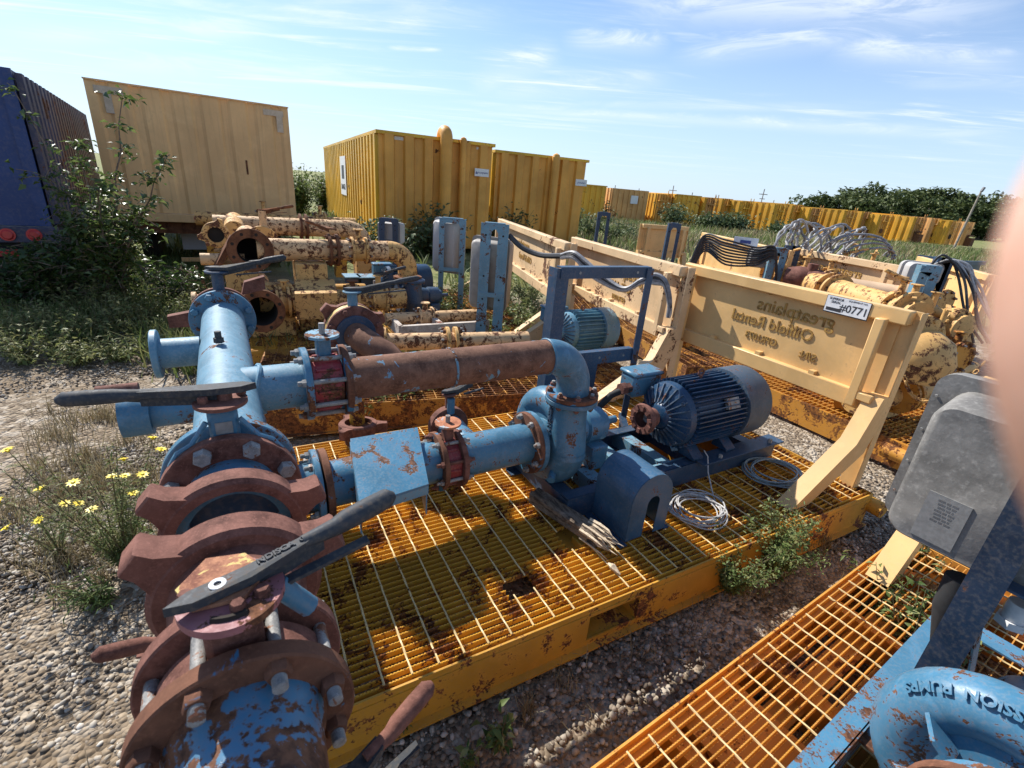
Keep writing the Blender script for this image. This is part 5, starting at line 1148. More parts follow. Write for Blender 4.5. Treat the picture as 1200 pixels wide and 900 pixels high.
# ------------------------------------------------------------------ second row beyond the gravel lane
ROWG = 'skids parked in rows in the yard'
ANG2 = R(30)
def rloc(p): return loc(p, ANG2)
e0, e1 = rloc(G(1065, 525, .25)), rloc(G(872, 440, .25)); UE = (e0.x + e1.x) / 2
R1 = Thing('pump_skid', 'rusty orange skid across the gravel lane carrying the big flaking yellow pipes', 'skid', (UE + 1.3, 2.2, 0), ANG2, ROWG)
R2 = Thing('pump_skid', 'rusty orange skid across the lane, behind the left half of the cream backstop', 'skid', (UE + 1.3, 4.3, 0), ANG2, ROWG)
ORU = paint('rusty_orange_paint', (0.66, 0.30, 0.04), .80, 6, .6, .15, .15, rust=((0.07, 0.025, 0.012), (0.36, 0.14, 0.03)))
for T, va, vb in ((R1, 1.15, 3.0), (R2, 3.12, 5.05)):
    deck_frame(T, UE, UE + 2.7, va, vb, .25, ORU, joists=5)
    g = MB()
    for i in range(int((vb - va) / .045)): g.box(UE, UE + 2.7, va + .02 + i * .045 - .0025, va + .02 + i * .045 + .0025, .222, .25)
    for i in range(26): g.box(UE + i * .102, UE + i * .102 + .007, va, vb, .241, .2515)
    T.part(g, 'grating', ORU, kind='stuff')
    T.part(MB().cyl((UE - .05, va + .02, .16), (UE - .05, va + .4, .16), .06, 20), 'end_tube', ORU)
    T.part(MB().bar((UE + .25, va + .9, .26), (UE + .05, va + .9, .60), .16, .10), 'brace', ORU)
HR = Thing('yellow_manifold', 'big flaking yellow header pipe with blind flanges, chain and levers behind the tagged backstop', 'pipework', (6.0, 2.6, .25), ANG2)
qa, qb = rloc(G(1075, 372, 1.08)), rloc(G(905, 318, 1.08)); dd = (qb - qa).normalized(); LN = (qb - qa).length
HR.part(MB().rev(qa, dd, [(0, .145), (LN, .145)], 36), 'header_pipe', OLDYEL, label='long flaking yellow pipe just behind the top rail')
for t, rr_v in ((.10, .22), (LN * .45, .2), (LN * .5, .2), (LN * .93, .2), (LN * .99, .2)): HR.part(MB().disc(qa + dd * t, dd, rr_v, .035, 34), 'flange', OLDYEL)
def clutter_valve(T, p, ax, r, mat, lev=(0, 1, 0), n=''):
    p = Vector(p); T.part(MB().disc(p, ax, r, .06, 30).cyl(p + Z3 * r * .9, p + Z3 * (r + .10), .03, 12).disc(p + Z3 * (r + .105), Z3, .06, .014, 18), 'valve', mat)
    bolt_ring(T, None, p, ax, r * .85, 8, .02, .09, -.045, mat); lever(T, None, p + Z3 * (r + .12), lev, .30, mat, w=.024)
clutter_valve(HR, qa + dd * .30, dd, .19, OLDYEL, (-1, .2, 0)); clutter_valve(HR, qa + dd * (LN - .25), dd, .19, OLDYEL, (-.6, -1, 0)); clutter_valve(HR, qa + dd * (LN * .72), dd, .19, OLDYEL, (1, .5, 0))
# near end: tee down, blind flanges
qc = rloc(G(1088, 408, .95)); hd = Vector((-.35, -1, 0)).normalized()
HR.part(MB().rev(qc - hd * .6, hd, [(0, .17), (.45, .17), (.47, .25), (.51, .25), (.52, .16)], 36), 'blind_end', OLDYEL)
qd = rloc(G(1125, 385, 1.0)); HR.part(MB().rev(qd - hd * .4, hd, [(0, .11), (.3, .11), (.31, .18), (.36, .18), (.37, .13), (.43, .13), (.45, .05)], 30), 'blind_end', OLDYEL); bolt_ring(HR, None, qd - hd * .05, hd, .155, 8, .02, .03, 0, OLDYEL)
bolt_ring(HR, None, qc - hd * .10, hd, .215, 10, .02, .03, 0, OLDYEL)
HR.part(MB().rev(Vector((qc.x + .05, qc.y + .1, .62)), Z3, [(0, .10), (.05, .26), (.22, .30), (.38, .24), (.46, .12)], 32), 'pump_casing', OLDYEL)
HR.part(MB().cyl(rloc(G(1000, 470, .45)), rloc(G(1085, 455, .5)), .11, 24), 'suction_pipe', OLDYEL); qe = rloc(G(1052, 462, .5)); HR.part(MB().disc(qe, U3, .17, .04, 28).disc(qe + Vector((.08, 0, 0)), U3, .17, .04, 28), 'flange', ORU); bolt_ring(HR, None, qe, -U3, .14, 8, .022, .04, .0, ORU)
HR.part(MB().box(qc.x - .05, qc.x + .25, qc.y + .1, qc.y + .25, .25, .75), 'pipe_stand', OLDYEL); HR.part(MB().box(qb.x - .1, qb.x + .1, qb.y - .2, qb.y - .05, .25, 1.0), 'pipe_stand', OLDYEL)
c0, c1 = qc + Vector((-.30, .05, .05)), qc + Vector((.05, -.36, .03)); ch = [c0.lerp(c1, t) + Vector((-.06 * math.sin(math.pi * t), 0, -.42 * math.sin(math.pi * t) ** .7)) for t in np.linspace(0, 1, 30)]
for i in range(29):
    c = (ch[i] + ch[i + 1]) / 2; d = (ch[i + 1] - ch[i]).normalized(); s_ = d.cross(U3).normalized() if i % 2 else d.cross(d.cross(U3)).normalized()
    HR.part(MB().tube([c + d * .022 * math.cos(a) + s_ * .013 * math.sin(a) for a in np.linspace(0, 2 * math.pi, 9)], .005, 5, False), 'chain_link', OLDYEL)
HP = Thing('yellow_manifold', 'faded pink-yellow pipe with a brown valve and an elbow, behind the big yellow pipe', 'pipework', (6.4, 3.2, .25), ANG2)
PKY = paint('faded_pink_yellow', (.60, .42, .27), .5, 7, .6, .1, .2)
h0, h1 = rloc(G(948, 328, 1.12)), rloc(G(1052, 345, 1.12)); dh = (h1 - h0).normalized()
HP.part(MB().cyl(h0, h1, .10, 26).tube([h1 - dh * .01] + [h1 + dh * .22 * math.sin(a) - Z3 * .22 * (1 - math.cos(a)) for a in np.linspace(0, math.pi / 2, 10)], .135, 28), 'discharge_pipe', PKY)
HP.part(MB().rev(h0 - dh * .02, dh, [(-.25, .12), (-.12, .15), (-.05, .15), (0, .12), (.1, .14), (.2, .11)], 26).cyl(h0 + Z3 * .1, h0 + Z3 * .2, .06, 12), 'check_valve', RUSTRED)
for k, (px_, py_) in enumerate(((1000, 305), (1018, 318), (985, 318))): clutter_valve(HP, rloc(G(px_, py_, 1.14)), dh, .16, OLDYEL, ((-1, 1, 0), (1, .4, 0), (1, -.5, 0))[k])
for k, (px_, py_, z_, ax_, r_, m_, hh_) in enumerate(((935, 318, 1.12, dd, .16, OLDYEL, .06), (968, 330, 1.10, dd, .17, OLDYEL, .10), (1035, 335, 1.12, dh, .15, ORU, .12), (1062, 368, 1.05, dd, .19, OLDYEL, .10), (1098, 352, 1.05, hd, .15, OLDYEL, .12), (1115, 415, .8, hd, .15, ORU, .06), (1060, 430, .7, hd, .17, OLDYEL, .05), (1085, 375, 1.0, U3, .14, OLDYEL, .14))):
    gate(HR, rloc(G(px_, py_, z_)), ax_, r_, m_, hh_)
for (a_, b_, r_) in (((925, 322, 1.0), (1010, 352, .95), .05), ((1040, 350, 1.15), (1120, 372, 1.1), .045), ((1095, 440, .6), (1140, 430, .6), .06)):
    HR.part(MB().cyl(rloc(G(*a_)), rloc(G(*b_)), r_, 16), 'pipe', OLDYEL)
for (px_, py_, z_) in ((1028, 318, 1.28), (1070, 348, 1.25), (1092, 338, 1.28), (1110, 362, 1.2)):
    q_ = rloc(G(px_, py_, z_)); HR.part(MB().cyl(q_ - Z3 * .22, q_, .022, 10).bar(q_ + Vector((-.12, -.06, 0)), q_ + Vector((.14, .05, .015)), .035, .014), 'valve_handle', OLDYEL)
def backstop_only(label, pr, pl, top, mat, s, rows=None, dl=2.6):
    return neighbour(label, pr, pl, top, mat, deck_len=dl, s=s, rows=rows)
BK1 = backstop_only('skid with a faded backstop with rust-blotched lettering, just past the big yellow pipe', G(1062, 312, 1.43), G(932, 290, 1.43), 1.43, PEACH, 1, [('greatplains', .15, .5, 1.24), ('Oilfield', .12, .6, 1.1)])
BK2 = backstop_only('skid with black cables slung over its backstop, farther left', G(925, 293, 1.43), G(824, 272, 1.43), 1.43, CREAM, 1)
BK3 = backstop_only('skid with the small pale yellow backstop behind the dark blue stand head', G(808, 266, 1.43), G(752, 262, 1.43), 1.43, CREAM, 1)
BK4 = backstop_only('skid with a pale backstop at the far right edge of the row', G(1165, 322, 1.4), G(1078, 300, 1.4), 1.4, CREAM, 1)
t2 = Thing('number_tag', 'small white equipment tag on the far rail above the black cables', 'tag', (0, 0, 0), 0, org=GY(874, 283, G(874, 286, 1.43).y - .07)); t2.part(MB().frame_box((0, 0, 0), Vector((.86, -.5, 0)), Vector((.5, .86, 0)), Z3, .16, .003, .055), 'plate', WHITE); t2.part(MB().frame_box((-.004, -.006, -.005), Vector((.86, -.5, 0)), Vector((.5, .86, 0)), Z3, .07, .002, .02), 'print', INKBLUE)
stand_at('bright blue stand head beside the backstop with black cables', 905, 925, 291, 330, 6.6, PALEBLUE, .09)
stand_at('dark navy stand beside the bright blue one, holding cable loops', 922, 940, 288, 330, 6.9, NAVY, .12, False)
stand_at('pale blue stand behind the flaking yellow flanges', 1080, 1105, 312, 345, 5.0, PALEBLUE, .10)
stand_at('navy stand draped with black cables near the right edge', 1100, 1120, 302, 350, 5.3, NAVY, .14, False)
cab('switch_box', 'pale grey box on the blue stand behind the black cable rail', 880, 290, 906, 316, 6.75, .25, GREYPLASTIC, group='grey boxes on stands')
cab('switch_box', 'pale grey box behind the flaking yellow flanges at the right', 1066, 306, 1098, 334, 5.2, .25, GREYPLASTIC, group='grey boxes on stands')
BT = Thing('steel_tray', 'blue steel tray beyond the faded backstop at the right', 'tray', (0, 0, 0), R(30), org=G(1105, 318, 1.0)); BT.part(MB().box(-.3, .5, -.4, .4, .0, .22).box(-.35, .55, -.45, -.4, .2, .28).box(-.35, -.3, -.4, .4, .2, .28), 'tray', NAVY)
# cables
def cable(T, pts, r, mat, n=7, seg=26, name='cable'):
    P = [Vector(p) for p in pts]; out_ = []
    Q = [P[0]] + P + [P[-1]]
    for i in range(1, len(Q) - 2):
        for k in range(seg // (len(P) - 1) + 2):
            t = k / (seg // (len(P) - 1) + 2); a, b, c, d = Q[i - 1], Q[i], Q[i + 1], Q[i + 2]
            out_.append(.5 * ((2 * b) + (c - a) * t + (2 * a - 5 * b + 4 * c - d) * t * t + (3 * b - a - 3 * c + d) * t ** 3))
    out_.append(P[-1]); T.part(MB().tube(out_, r, n), name, mat)
LC = Thing('cable_bundle', 'tangle of pale grey cable loops standing up over the far skids', 'cable', tuple(G(960, 300, 1.3)), 0)
rs = np.random.RandomState(11)
def loop_px(T, cx_, cy_, wx, hy, y, mat, r, lean=0.0, jitter=.02, name='cable_loop', a0=0, a1=2 * math.pi):
    c = GY(cx_, cy_, y); sx, sz = wx * y / 565, hy * y / 565
    pts = [c + Vector((sx * math.cos(a) + lean * sz * math.sin(a), rs.normal(0, jitter) + .15 * math.cos(a), sz * math.sin(a))) for a in np.linspace(a0, a1, 26)]
    T.part(MB().tube(pts, r, 7), name, mat)
for i in range(13): loop_px(LC, 920 + i * 5.5 + rs.uniform(-3, 3), 283 + i * .9, rs.uniform(12, 26), rs.uniform(17, 29), 7.1 + i * .06, CABLEW if i % 3 else CABLEG, .017, rs.uniform(-.6, .8), .02, a0=R(-30), a1=R(215))
for i in range(4): loop_px(LC, 1000 + i * 8, 296 + i * 2, 44 - i * 5, 20 - i * 3, 7.6, CABLEG, .017, .4, .02, a0=R(-5), a1=R(185))
BC = Thing('cable_bundle', 'black cables slung along the far cream rail', 'cable', tuple(G(860, 300, 1.3)), 0)
for i in range(9):
    yb = 6.75
    a, m1, m2, b = GY(824, 277 + i * 2.2, yb + .3), GY(850, 281 + i * 3.6, yb + .04 * (i % 3)), GY(885, 290 + i * 2.6, yb - .1 + .03 * (i % 2)), GY(908, 290 + i * 1.6, yb - .2)
    cable(BC, [a + Vector((-.12, 0, -.5)), a, m1, m2, b, b + Vector((.1, 0, -.3))], .013, CABLEK)
BC2 = Thing('cable_bundle', 'black and pale cables hanging over the navy stand at the right', 'cable', tuple(G(1125, 340, 1.0)), 0)
for i in range(8):
    j_ = rs.uniform(-6, 6, 6)
    a = GY(1090 + i * 3, 312 - i * 1.2, 5.2 + .03 * (i % 3)); cable(BC2, [a, GY(1108 + i * 4 + j_[0] * .4, 302 + i * 1.5 + j_[1] * .5, 5.15), GY(1124 + i * 4 + j_[2], 326 + i * 2 + j_[3], 5.05 + .05 * (i % 2)), GY(1130 + i * 6 + j_[4], 368 + i * 3, 4.9), GY(1140 + i * 6 + j_[5], 402, 4.85)], .012, CABLEK if i < 4 else CABLEW)
HC = Thing('cable_bundle', 'black hose and grey cables draped from the faded blue stand over the peach backstop', 'cable', tuple(G(680, 300, 1.3)), 0)
yy = 5.2
def hose(px, r, mat): cable(HC, [GY(a, b, c) for a, b, c in px], r, mat, seg=40)
hose([(597, 276, 5.3), (612, 290, 5.2), (634, 299, 5.05), (660, 300, 4.75)], .028, CABLEK)
for k in range(4):
    o = k * 3.2
    hose([(658, 299 + k, 4.75), (672, 296 + o * .6, 4.6), (686, 306 + o, 4.5), (700, 318 + o, 4.4), (730, 338 + o * .2, 4.2), (752, 328 + o * .3, 4.1), (768, 322 + o, 4.05), (780, 330 + o * .6, 4.0), (785, 352 + o, 3.98), (783, 372, 3.98)], .020, (CABLEG, CABLEK, CABLEG, CABLEW)[k])

# ------------------------------------------------------------------ trailers, tanks
def corr_wall(mb, p0, p1, z0, z1, ribs, depth, out, frac=.5, thick=.02):
    """vertical corrugated sheet from p0 to p1 (xy), ribs pushed out along 'out'"""
    p0, p1, out = Vector(p0), Vector(p1), Vector(out); d = (p1 - p0); L = d.length; d = d / L; V = []; n = ribs; pts = []
    w = L / n
    for i in range(n):
        for f, o in ((.5 - frac / 2 - .08, 0), (.5 - frac / 2, 1), (.5 + frac / 2, 1), (.5 + frac / 2 + .08, 0)): pts.append(p0 + d * (w * (i + f)) + out * (depth * o))
    pts = [p0] + pts + [p1]
    for z in (z0, z1): V += [(q.x, q.y, z) for q in pts]
    m = len(pts); return mb.add(V, [(i, i + 1, m + i + 1, m + i) for i in range(m - 1)])
def tank(name, label, cat, c, yaw, w, L, zb, zt, ribs_e, ribs_s, mat_e, mat_s=None, dep=.06, frac=.5, group=None, rim=True, dep_e=None, top_mat=None):
    """corrugated box. c = near corner between end face (to the right) and side face (to the far left)"""
    T = Thing(name, label, cat, (0, 0, 0), yaw, group, org=(c.x, c.y, 0)); mat_s = mat_s or mat_e
    X, Y = U3, V3; de = dep if dep_e is None else dep_e
    T.part(corr_wall(MB(), (0, 0, 0), (w, 0, 0), zb, zt, ribs_e, de, (0, -1, 0), frac), 'end_wall', mat_e, ang=20)
    T.part(corr_wall(MB(), (0, L, 0), (0, 0, 0), zb, zt, ribs_s, dep, (-1, 0, 0), frac), 'side_wall', mat_s, ang=20)
    T.part(corr_wall(MB(), (w, 0, 0), (w, L, 0), zb, zt, ribs_s, dep, (1, 0, 0), frac), 'side_wall', mat_s, ang=20)
    T.part(corr_wall(MB(), (w, L, 0), (0, L, 0), zb, zt, ribs_e, de, (0, 1, 0), frac), 'end_wall', mat_e, ang=20)
    T.part(MB().box(0, w, 0, L, zt - .01, zt), 'roof', top_mat or mat_s); T.part(MB().box(0, w, 0, L, zb, zb + .05), 'floor', mat_s)
    if rim:
        for (x0, x1, y0, y1) in ((-.07, w + .07, -.08, -.0), (-.07, .0, .0, L), (w, w + .07, 0, L)): T.part(MB().box(x0, x1, y0, y1, zt - .02, zt + .06), 'top_rim', mat_s)
    return T
TANK_D = paint('mustard_tank_paint', (0.80, 0.385, 0.065), .30, 2.2, .5, .08, .10, streak=.25)
TANK_Y = paint('yellow_tank_side', (0.80, 0.46, 0.03), .34, 2.5, .45, .08, .10, streak=.35)
TANK_F = paint('far_tank_yellow', (0.80, 0.42, 0.035), .45, 1.6, .55, .1, .15, streak=.35)
TANK_O = paint('far_tank_orange', (0.80, 0.42, 0.14), .35, 1.6, .55, .1, .15, streak=.3)
CRTR = paint('cream_trailer_paint', (0.86, 0.53, 0.23), .28, 1.8, .55, .10, .12, streak=.20)
BLTR = paint('blue_container_paint', (0.014, 0.050, 0.19), .30, 3, .45, .12, .1)
BLRIB = paint('dark_blue_rib_paint', (0.05, 0.055, 0.11), .48, 3, .55, .2, .1)
WIN = plain('white_edge_strip', (.62, .58, .52), .6)
# yellow tank one
c = GY(443, 155, 13.5); yaw1 = R(27)
K1 = tank('yellow_tank', 'nearer yellow corrugated tank with a big gooseneck pipe on its end', 'tank', c, yaw1, 3.12, 13, .15, c.z, 6, 26, TANK_D, TANK_Y, .07, .42, dep_e=.09)
gx = 1.72
K1.part(MB().tube([Vector((gx, -.24, .4)), Vector((gx, -.24, c.z - .10))] + arc((gx, -.06, c.z + .02), .18, math.pi, 0, 12, V3 , Z3) + [Vector((gx, .12, c.z - .15))], .16, 24), 'gooseneck_pipe', TANK_D)
K1.part(MB().cyl((2.22, -.16, .3), (2.22, -.16, c.z + .05), .09, 18).rev((2.22, -.16, c.z + .05), Z3, [(0, .09), (.05, .07), (.08, .01)], 18), 'vent_pipe', TANK_D)
K1.part(MB().box(.15, .70, -.012, -.004, c.z - .12, c.z - .04).box(.15, .22, -.012, -.004, c.z - .42, c.z - .12), 'white_strip', WIN)
K1.part(MB().box(2.65, 3.0, -.012, -.004, c.z - .12, c.z - .06).box(2.93, 3.0, -.012, -.004, c.z - .5, c.z - .12), 'white_strip', WIN)
pl_ = K1.part(MB().box(2.6, 3.02, -.11, -.10, c.z - .80, c.z - .60), 'sign_plate', WHITE); K1.part(text_mb('greatplains', .075, .003, lambda x, y, d: Vector((2.83 + x, -.112 - d, c.z - .70 + y))), 'print', INKBLUE, pl_); K1.part(MB().prism([(2.62, -.112, c.z - .74), (2.67, -.112, c.z - .74), (2.645, -.112, c.z - .66)], (0, -.002, 0)), 'print', INKBLUE, pl_)
pl2 = K1.part(MB().box(-.10, -.085, 5.5, 6.9, c.z - 1.75, c.z - .45), 'sign_plate', WHITE); K1.part(MB().box(-.104, -.10, 5.9, 6.5, c.z - 1.2, c.z - .75), 'print', INK, pl2); K1.part(text_mb('DANGER', .26, .004, lambda x, y, d: Vector((-.104 - d, 6.2 - x, c.z - 1.48 + y))), 'print', INK, pl2)
c = GY(582, 178, 16.5)
K2 = tank('yellow_tank', 'second yellow tank, one vent pipe on its end, right of the gooseneck tank', 'tank', c, R(22), 3.15, 12, .15, c.z, 6, 24, TANK_D, TANK_Y, .07, .42, dep_e=.09)
K2.part(MB().cyl((1.95, -.2, .3), (1.95, -.2, c.z + .02), .13, 18).rev((1.95, -.2, c.z + .02), Z3, [(0, .13), (.08, .10), (.12, .02)], 18), 'vent_pipe', TANK_D)
pl3 = K2.part(MB().box(2.78, 3.2, -.12, -.105, c.z - .75, c.z - .55), 'sign_plate', WHITE); K2.part(text_mb('greatplains', .07, .003, lambda x, y, d: Vector((3.0 + x, -.122 - d, c.z - .65 + y))), 'print', INKBLUE, pl3)
# far row of tanks
far = [(678, 716, 40, 'A'), (718, 769, 44, 'O'), (771, 792, 46, 'F'), (793, 828, 46, 'Y')] + [(829 + i * 20.5, 829 + i * 20.5 + 19, 46.5 + i * .2, 'RFYRYFRYFRFYROFO'[i]) for i in range(16)]
TANK_R = paint('rusty_far_tank', (0.62, 0.30, 0.08), .62, 1.2, .6, .15, .2, streak=.5)
fm = {'A': TANK_F, 'O': TANK_O, 'F': TANK_D, 'Y': TANK_F, 'R': TANK_R}
kinds = {0: 'far yellow tank just right of the second tank, railings on top', 1: 'far pale orange tank with a white placard, in the distant row', 2: 'far mustard tank with a round hatch, beside the placard tank', 3: 'far bright yellow ribbed tank right of the mustard tank with a hatch'}
for i, (xa, xb, y, k) in enumerate(far):
    top = 221 + (xa - 717) * .0935 + (0, -1, 1, 0)[i % 4] * .8 if i else 216
    y += (0, 1.6, .5, 2.4)[i % 4] if i > 3 else 0
    a = GY(xa, top, y); b = GY(xb, top, y); w = (b.x - a.x); zt = max(2.3, a.z)
    lab = kinds.get(i, 'far yellow tank in the distant row, with pole %s' % '')
    if i > 3:
        side = ('left end', 'left part', 'middle', 'right part', 'right end')[min(4, (i - 4) * 5 // 16)]; n_ = (i - 4)
        lab = '%s tank in the distant row, number %s after the bright ribbed one' % (('mustard' if k == 'F' else 'yellow' if k == 'Y' else 'pale orange'), ('one', 'two', 'three', 'four', 'five', 'six', 'seven', 'eight', 'nine', 'ten', 'eleven', 'twelve', 'thirteen', 'fourteen', 'fifteen', 'sixteen')[n_])
    T = tank('yellow_tank', lab, 'tank', a, R(14 if i < 4 else 27 + (i * 5) % 7), w * (.93 if i < 4 else .80), 10, .1, zt, 4 if i > 3 else max(5, int(w * 2)), 16, fm[k], TANK_F if k != 'O' else TANK_O, .08, .45, 'tanks standing in the distant row', rim=i % 3 == 0)
    if i > 3 or i == 2:
        if i % 2 == 0:
            lad = MB()
            for s_ in (0, .4): lad.box(w * .55 + s_, w * .55 + s_ + .05, -.25, -.2, .3, zt + .3)
            for z in np.arange(.5, zt + .2, .33): lad.box(w * .55, w * .55 + .45, -.25, -.2, z, z + .04)
            T.part(lad, 'ladder', fm[k], kind=None)
        T.part(MB().cyl((w * .3, -.12, .9), (w * .3, -.16, .9), .22, 18), 'hatch', RUST if i % 3 else DARKHOLE)
        if i % 3 == 1: T.part(MB().box(w * .2, w * .7, -.6, -.1, .1, .9).cyl((w * .1, -.3, 1.1), (w * .8, -.3, 1.1), .08, 10), 'valve_skid', RUST)
        T.part(MB().box(w * .05, w * .5, -.35, -.1, zt - .6, zt - .52).box(w * .05, w * .1, -.35, -.3, zt - .55, zt), 'platform', fm[k])
    if i == 1: T.part(MB().box(w * .48, w * .66, -.15, -.1, zt - 1.1, zt - .45), 'sign_plate', WHITE)
for px_, h, y in ((720, 7, 60), (748, 6, 60), (787, 12, 55), (810, 7, 60), (891, 17, 50), (905, 7, 55), (838, 6, 60)):
    p = GY(px_, 225 + (px_ - 717) * .0935, y); m_ = Thing('mast', 'thin mast behind the distant tanks, %s%s' % ('', {720: 'above the pale orange tank', 748: 'right of the first thin one', 787: 'above the round hatch tank', 810: 'over the bright ribbed tank', 891: 'tallest, with cross arms', 905: 'short, next to the tallest', 838: 'well left of the tallest mast'}[px_]), 'mast', (0, 0, 0), 0, org=(p.x, p.y, 0))
    zt = p.z + h * y / 565; m_.part(MB().cyl((0, 0, 0), (0, 0, zt), .045, 6), 'pole', CABLEG)
    if h > 10: m_.part(MB().box(-.4, .4, -.03, .03, zt - .5, zt - .44).box(-.25, .25, -.03, .03, zt - .9, zt - .84), 'cross_arm', CABLEG)
p = GY(1139, 252, 40); pt = GY(1151, 222, 40); up_ = Thing('utility_pole', 'leaning weathered pole standing in front of the trees at the right', 'pole', (0, 0, 0), 0, org=(p.x, p.y, 0)); up_.part(MB().cyl((-.35, 0, 0), (pt.x - p.x, 0, pt.z), .09, 8, .06), 'pole', rusty('grey_timber', (.18, .15, .12), (.34, .30, .25), scale=6)); up_.part(MB().cyl((pt.x - p.x, 0, pt.z - .15), (pt.x - p.x + .1, 0, pt.z + .15), .10, 8), 'cap', CABLEG)
# cream box on its trailer
ca, cb = GY(97, 92, 8.1), GY(337, 127, 9.6); dxy = Vector((cb.x - ca.x, cb.y - ca.y, 0)); yawc = math.atan2(dxy.y, dxy.x); wc = dxy.length; zt = (ca.z + cb.z) / 2 + .0
TC = Thing('container_trailer', 'cream corrugated container box on a flatbed trailer, red tail lamps below', 'trailer', (0, 0, 0), yawc, org=(ca.x, ca.y, 0))
def quadwall():
    mb = MB(); n = 7; pts = []
    for i in range(n):
        for f, o in ((.30, 0), (.40, 1), (.62, 1), (.74, 0)): pts.append((wc * (i + f) / n, .028 * o))
    pts = [(0, 0)] + pts + [(wc, 0)]; m = len(pts)
    V = [(x, y, 1.04) for x, y in pts] + [(x, y, ca.z + (cb.z - ca.z) * x / wc) for x, y in pts]
    return mb.add(V, [(i, i + 1, m + i + 1, m + i) for i in range(m - 1)])
TC.part(quadwall(), 'end_wall', CRTR, ang=20)
zc_ = min(ca.z, cb.z); TC.part(MB().box(.0, .02, .02, 9, 1.04, ca.z - .01).box(wc - .02, wc, .02, 9, 1.04, cb.z - .01).add([(0, .01, ca.z), (wc, .01, cb.z), (wc, 9, cb.z), (0, 9, ca.z)], [(0, 1, 2, 3)]), 'side_walls', CRTR)
TC.part(MB().bar((-.01, -.01, ca.z + .01), (wc + .01, -.01, cb.z + .01), .03, .02), 'top_rail', CRTR)
for _m in (MB().box(.10, .45, -.012, -.008, ca.z - .16, ca.z - .06).box(.20, .30, -.012, -.008, ca.z - .42, ca.z - .158), MB().box(wc - .4, wc - .08, -.012, -.008, cb.z - .15, cb.z - .06).box(wc - .2, wc - .1, -.012, -.008, cb.z - .4, cb.z - .148)): TC.part(_m, 'worn_strip', MATS.get('worn_grey_patch') or rusty('worn_grey_patch', (.42, .34, .24), (.54, .45, .34), scale=10))
TC.part(MB().box(wc * .60 + .35, wc * .60 + .38, -.010, -.004, 1.75, 1.98), 'rust_gash', RUST)
TC.part(MB().box(-.02, wc + .02, -.06, .1, .90, 1.035, .01), 'bumper_beam', CRTR); TC.part(MB().box(.1, wc - .1, .1, 8.5, .70, .90), 'chassis', RUST)
for x in (.42, .56, .72, wc - .18, wc - .34): TC.part(MB().rev((wc * x if x < 1 else x, -.062, .975), -V3, [(0, .052), (.02, .052), (.02, .045), (.035, .03)], 20), 'tail_lamp', REDLENS)
TC.part(MB().box(wc * .47, wc * .60, -.085, -.061, .93, 1.03), 'patch_plate', PALEBLUE)
TC.part(MB().box(wc * .56, wc * .62, -.05, -.02, .30, .90).box(wc * .68, wc * .71, -.05, -.02, .30, .90).box(wc * .3, wc * .98, -.06, -.02, .24, .31), 'under_guard', CRTR)
TC.part(MB().frame_box((wc * .42, .4, .55), U3, V3, Z3, .30, .02, .16), 'mud_flap', GREYPLASTIC)
for x in (.35, wc - .35):
    for y in (1.2, 2.3): TC.part(MB().rev((x - .14, y, .5), U3, [(0, .30), (.02, .48), (.26, .48), (.28, .30)], 28), 'wheel', RUBBER)
# blue container on a trailer, cut by the left edge
bc = GY(12, 80, 6.3); yawb = R(36)
TB = Thing('container_trailer', 'dark blue container on a trailer at the left edge, ribbed side and red tail lamps', 'trailer', (0, 0, 0), yawb, org=(bc.x, bc.y, 0))
def bl(): pass
TB.part(MB().box(-2.5, 0, 0, .03, .98, bc.z), 'end_wall', BLTR); TB.part(MB().box(-.12, 0, -.03, -.001, .98, bc.z), 'corner_post', BLTR)
wr = MB(); corr_wall(wr, (0.02, 0, 0), (0.02, 7.5, 0), 1.0, bc.z - .03, 24, .055, (1, 0, 0), .5); TB.part(wr, 'side_wall', BLRIB, ang=20)
TB.part(MB().box(-2.5, 0, .03, 7.5, bc.z - .04, bc.z - .01).box(-.03, .0, .03, 7.5, 1.0, bc.z - .04), 'roof', BLRIB)
TB.part(MB().box(-2.5, .05, -.08, .05, .78, .97, .01), 'bumper_beam', BLRIB); TB.part(MB().box(-2.4, 0, .1, 7, .55, .78), 'chassis', RUBBER)
for x in (-.18, -.42, -.66, -1.5): TB.part(MB().rev((x, -.082, .88), -V3, [(0, .075), (.02, .075), (.02, .06), (.04, .045)], 20), 'tail_lamp', REDLENS)
TB.part(MB().box(-.95, -.35, -.09, -.08, .62, .70), 'reflector', REDLENS); TB.part(MB().box(-1.3, -.28, -.02, -.012, bc.z - .62, bc.z - .22), 'label', WHITE)
for y in (1.1, 2.2): TB.part(MB().rev((-.45, y, .5), U3, [(0, .30), (.02, .48), (.26, .48), (.28, .30)], 28), 'wheel', RUBBER)
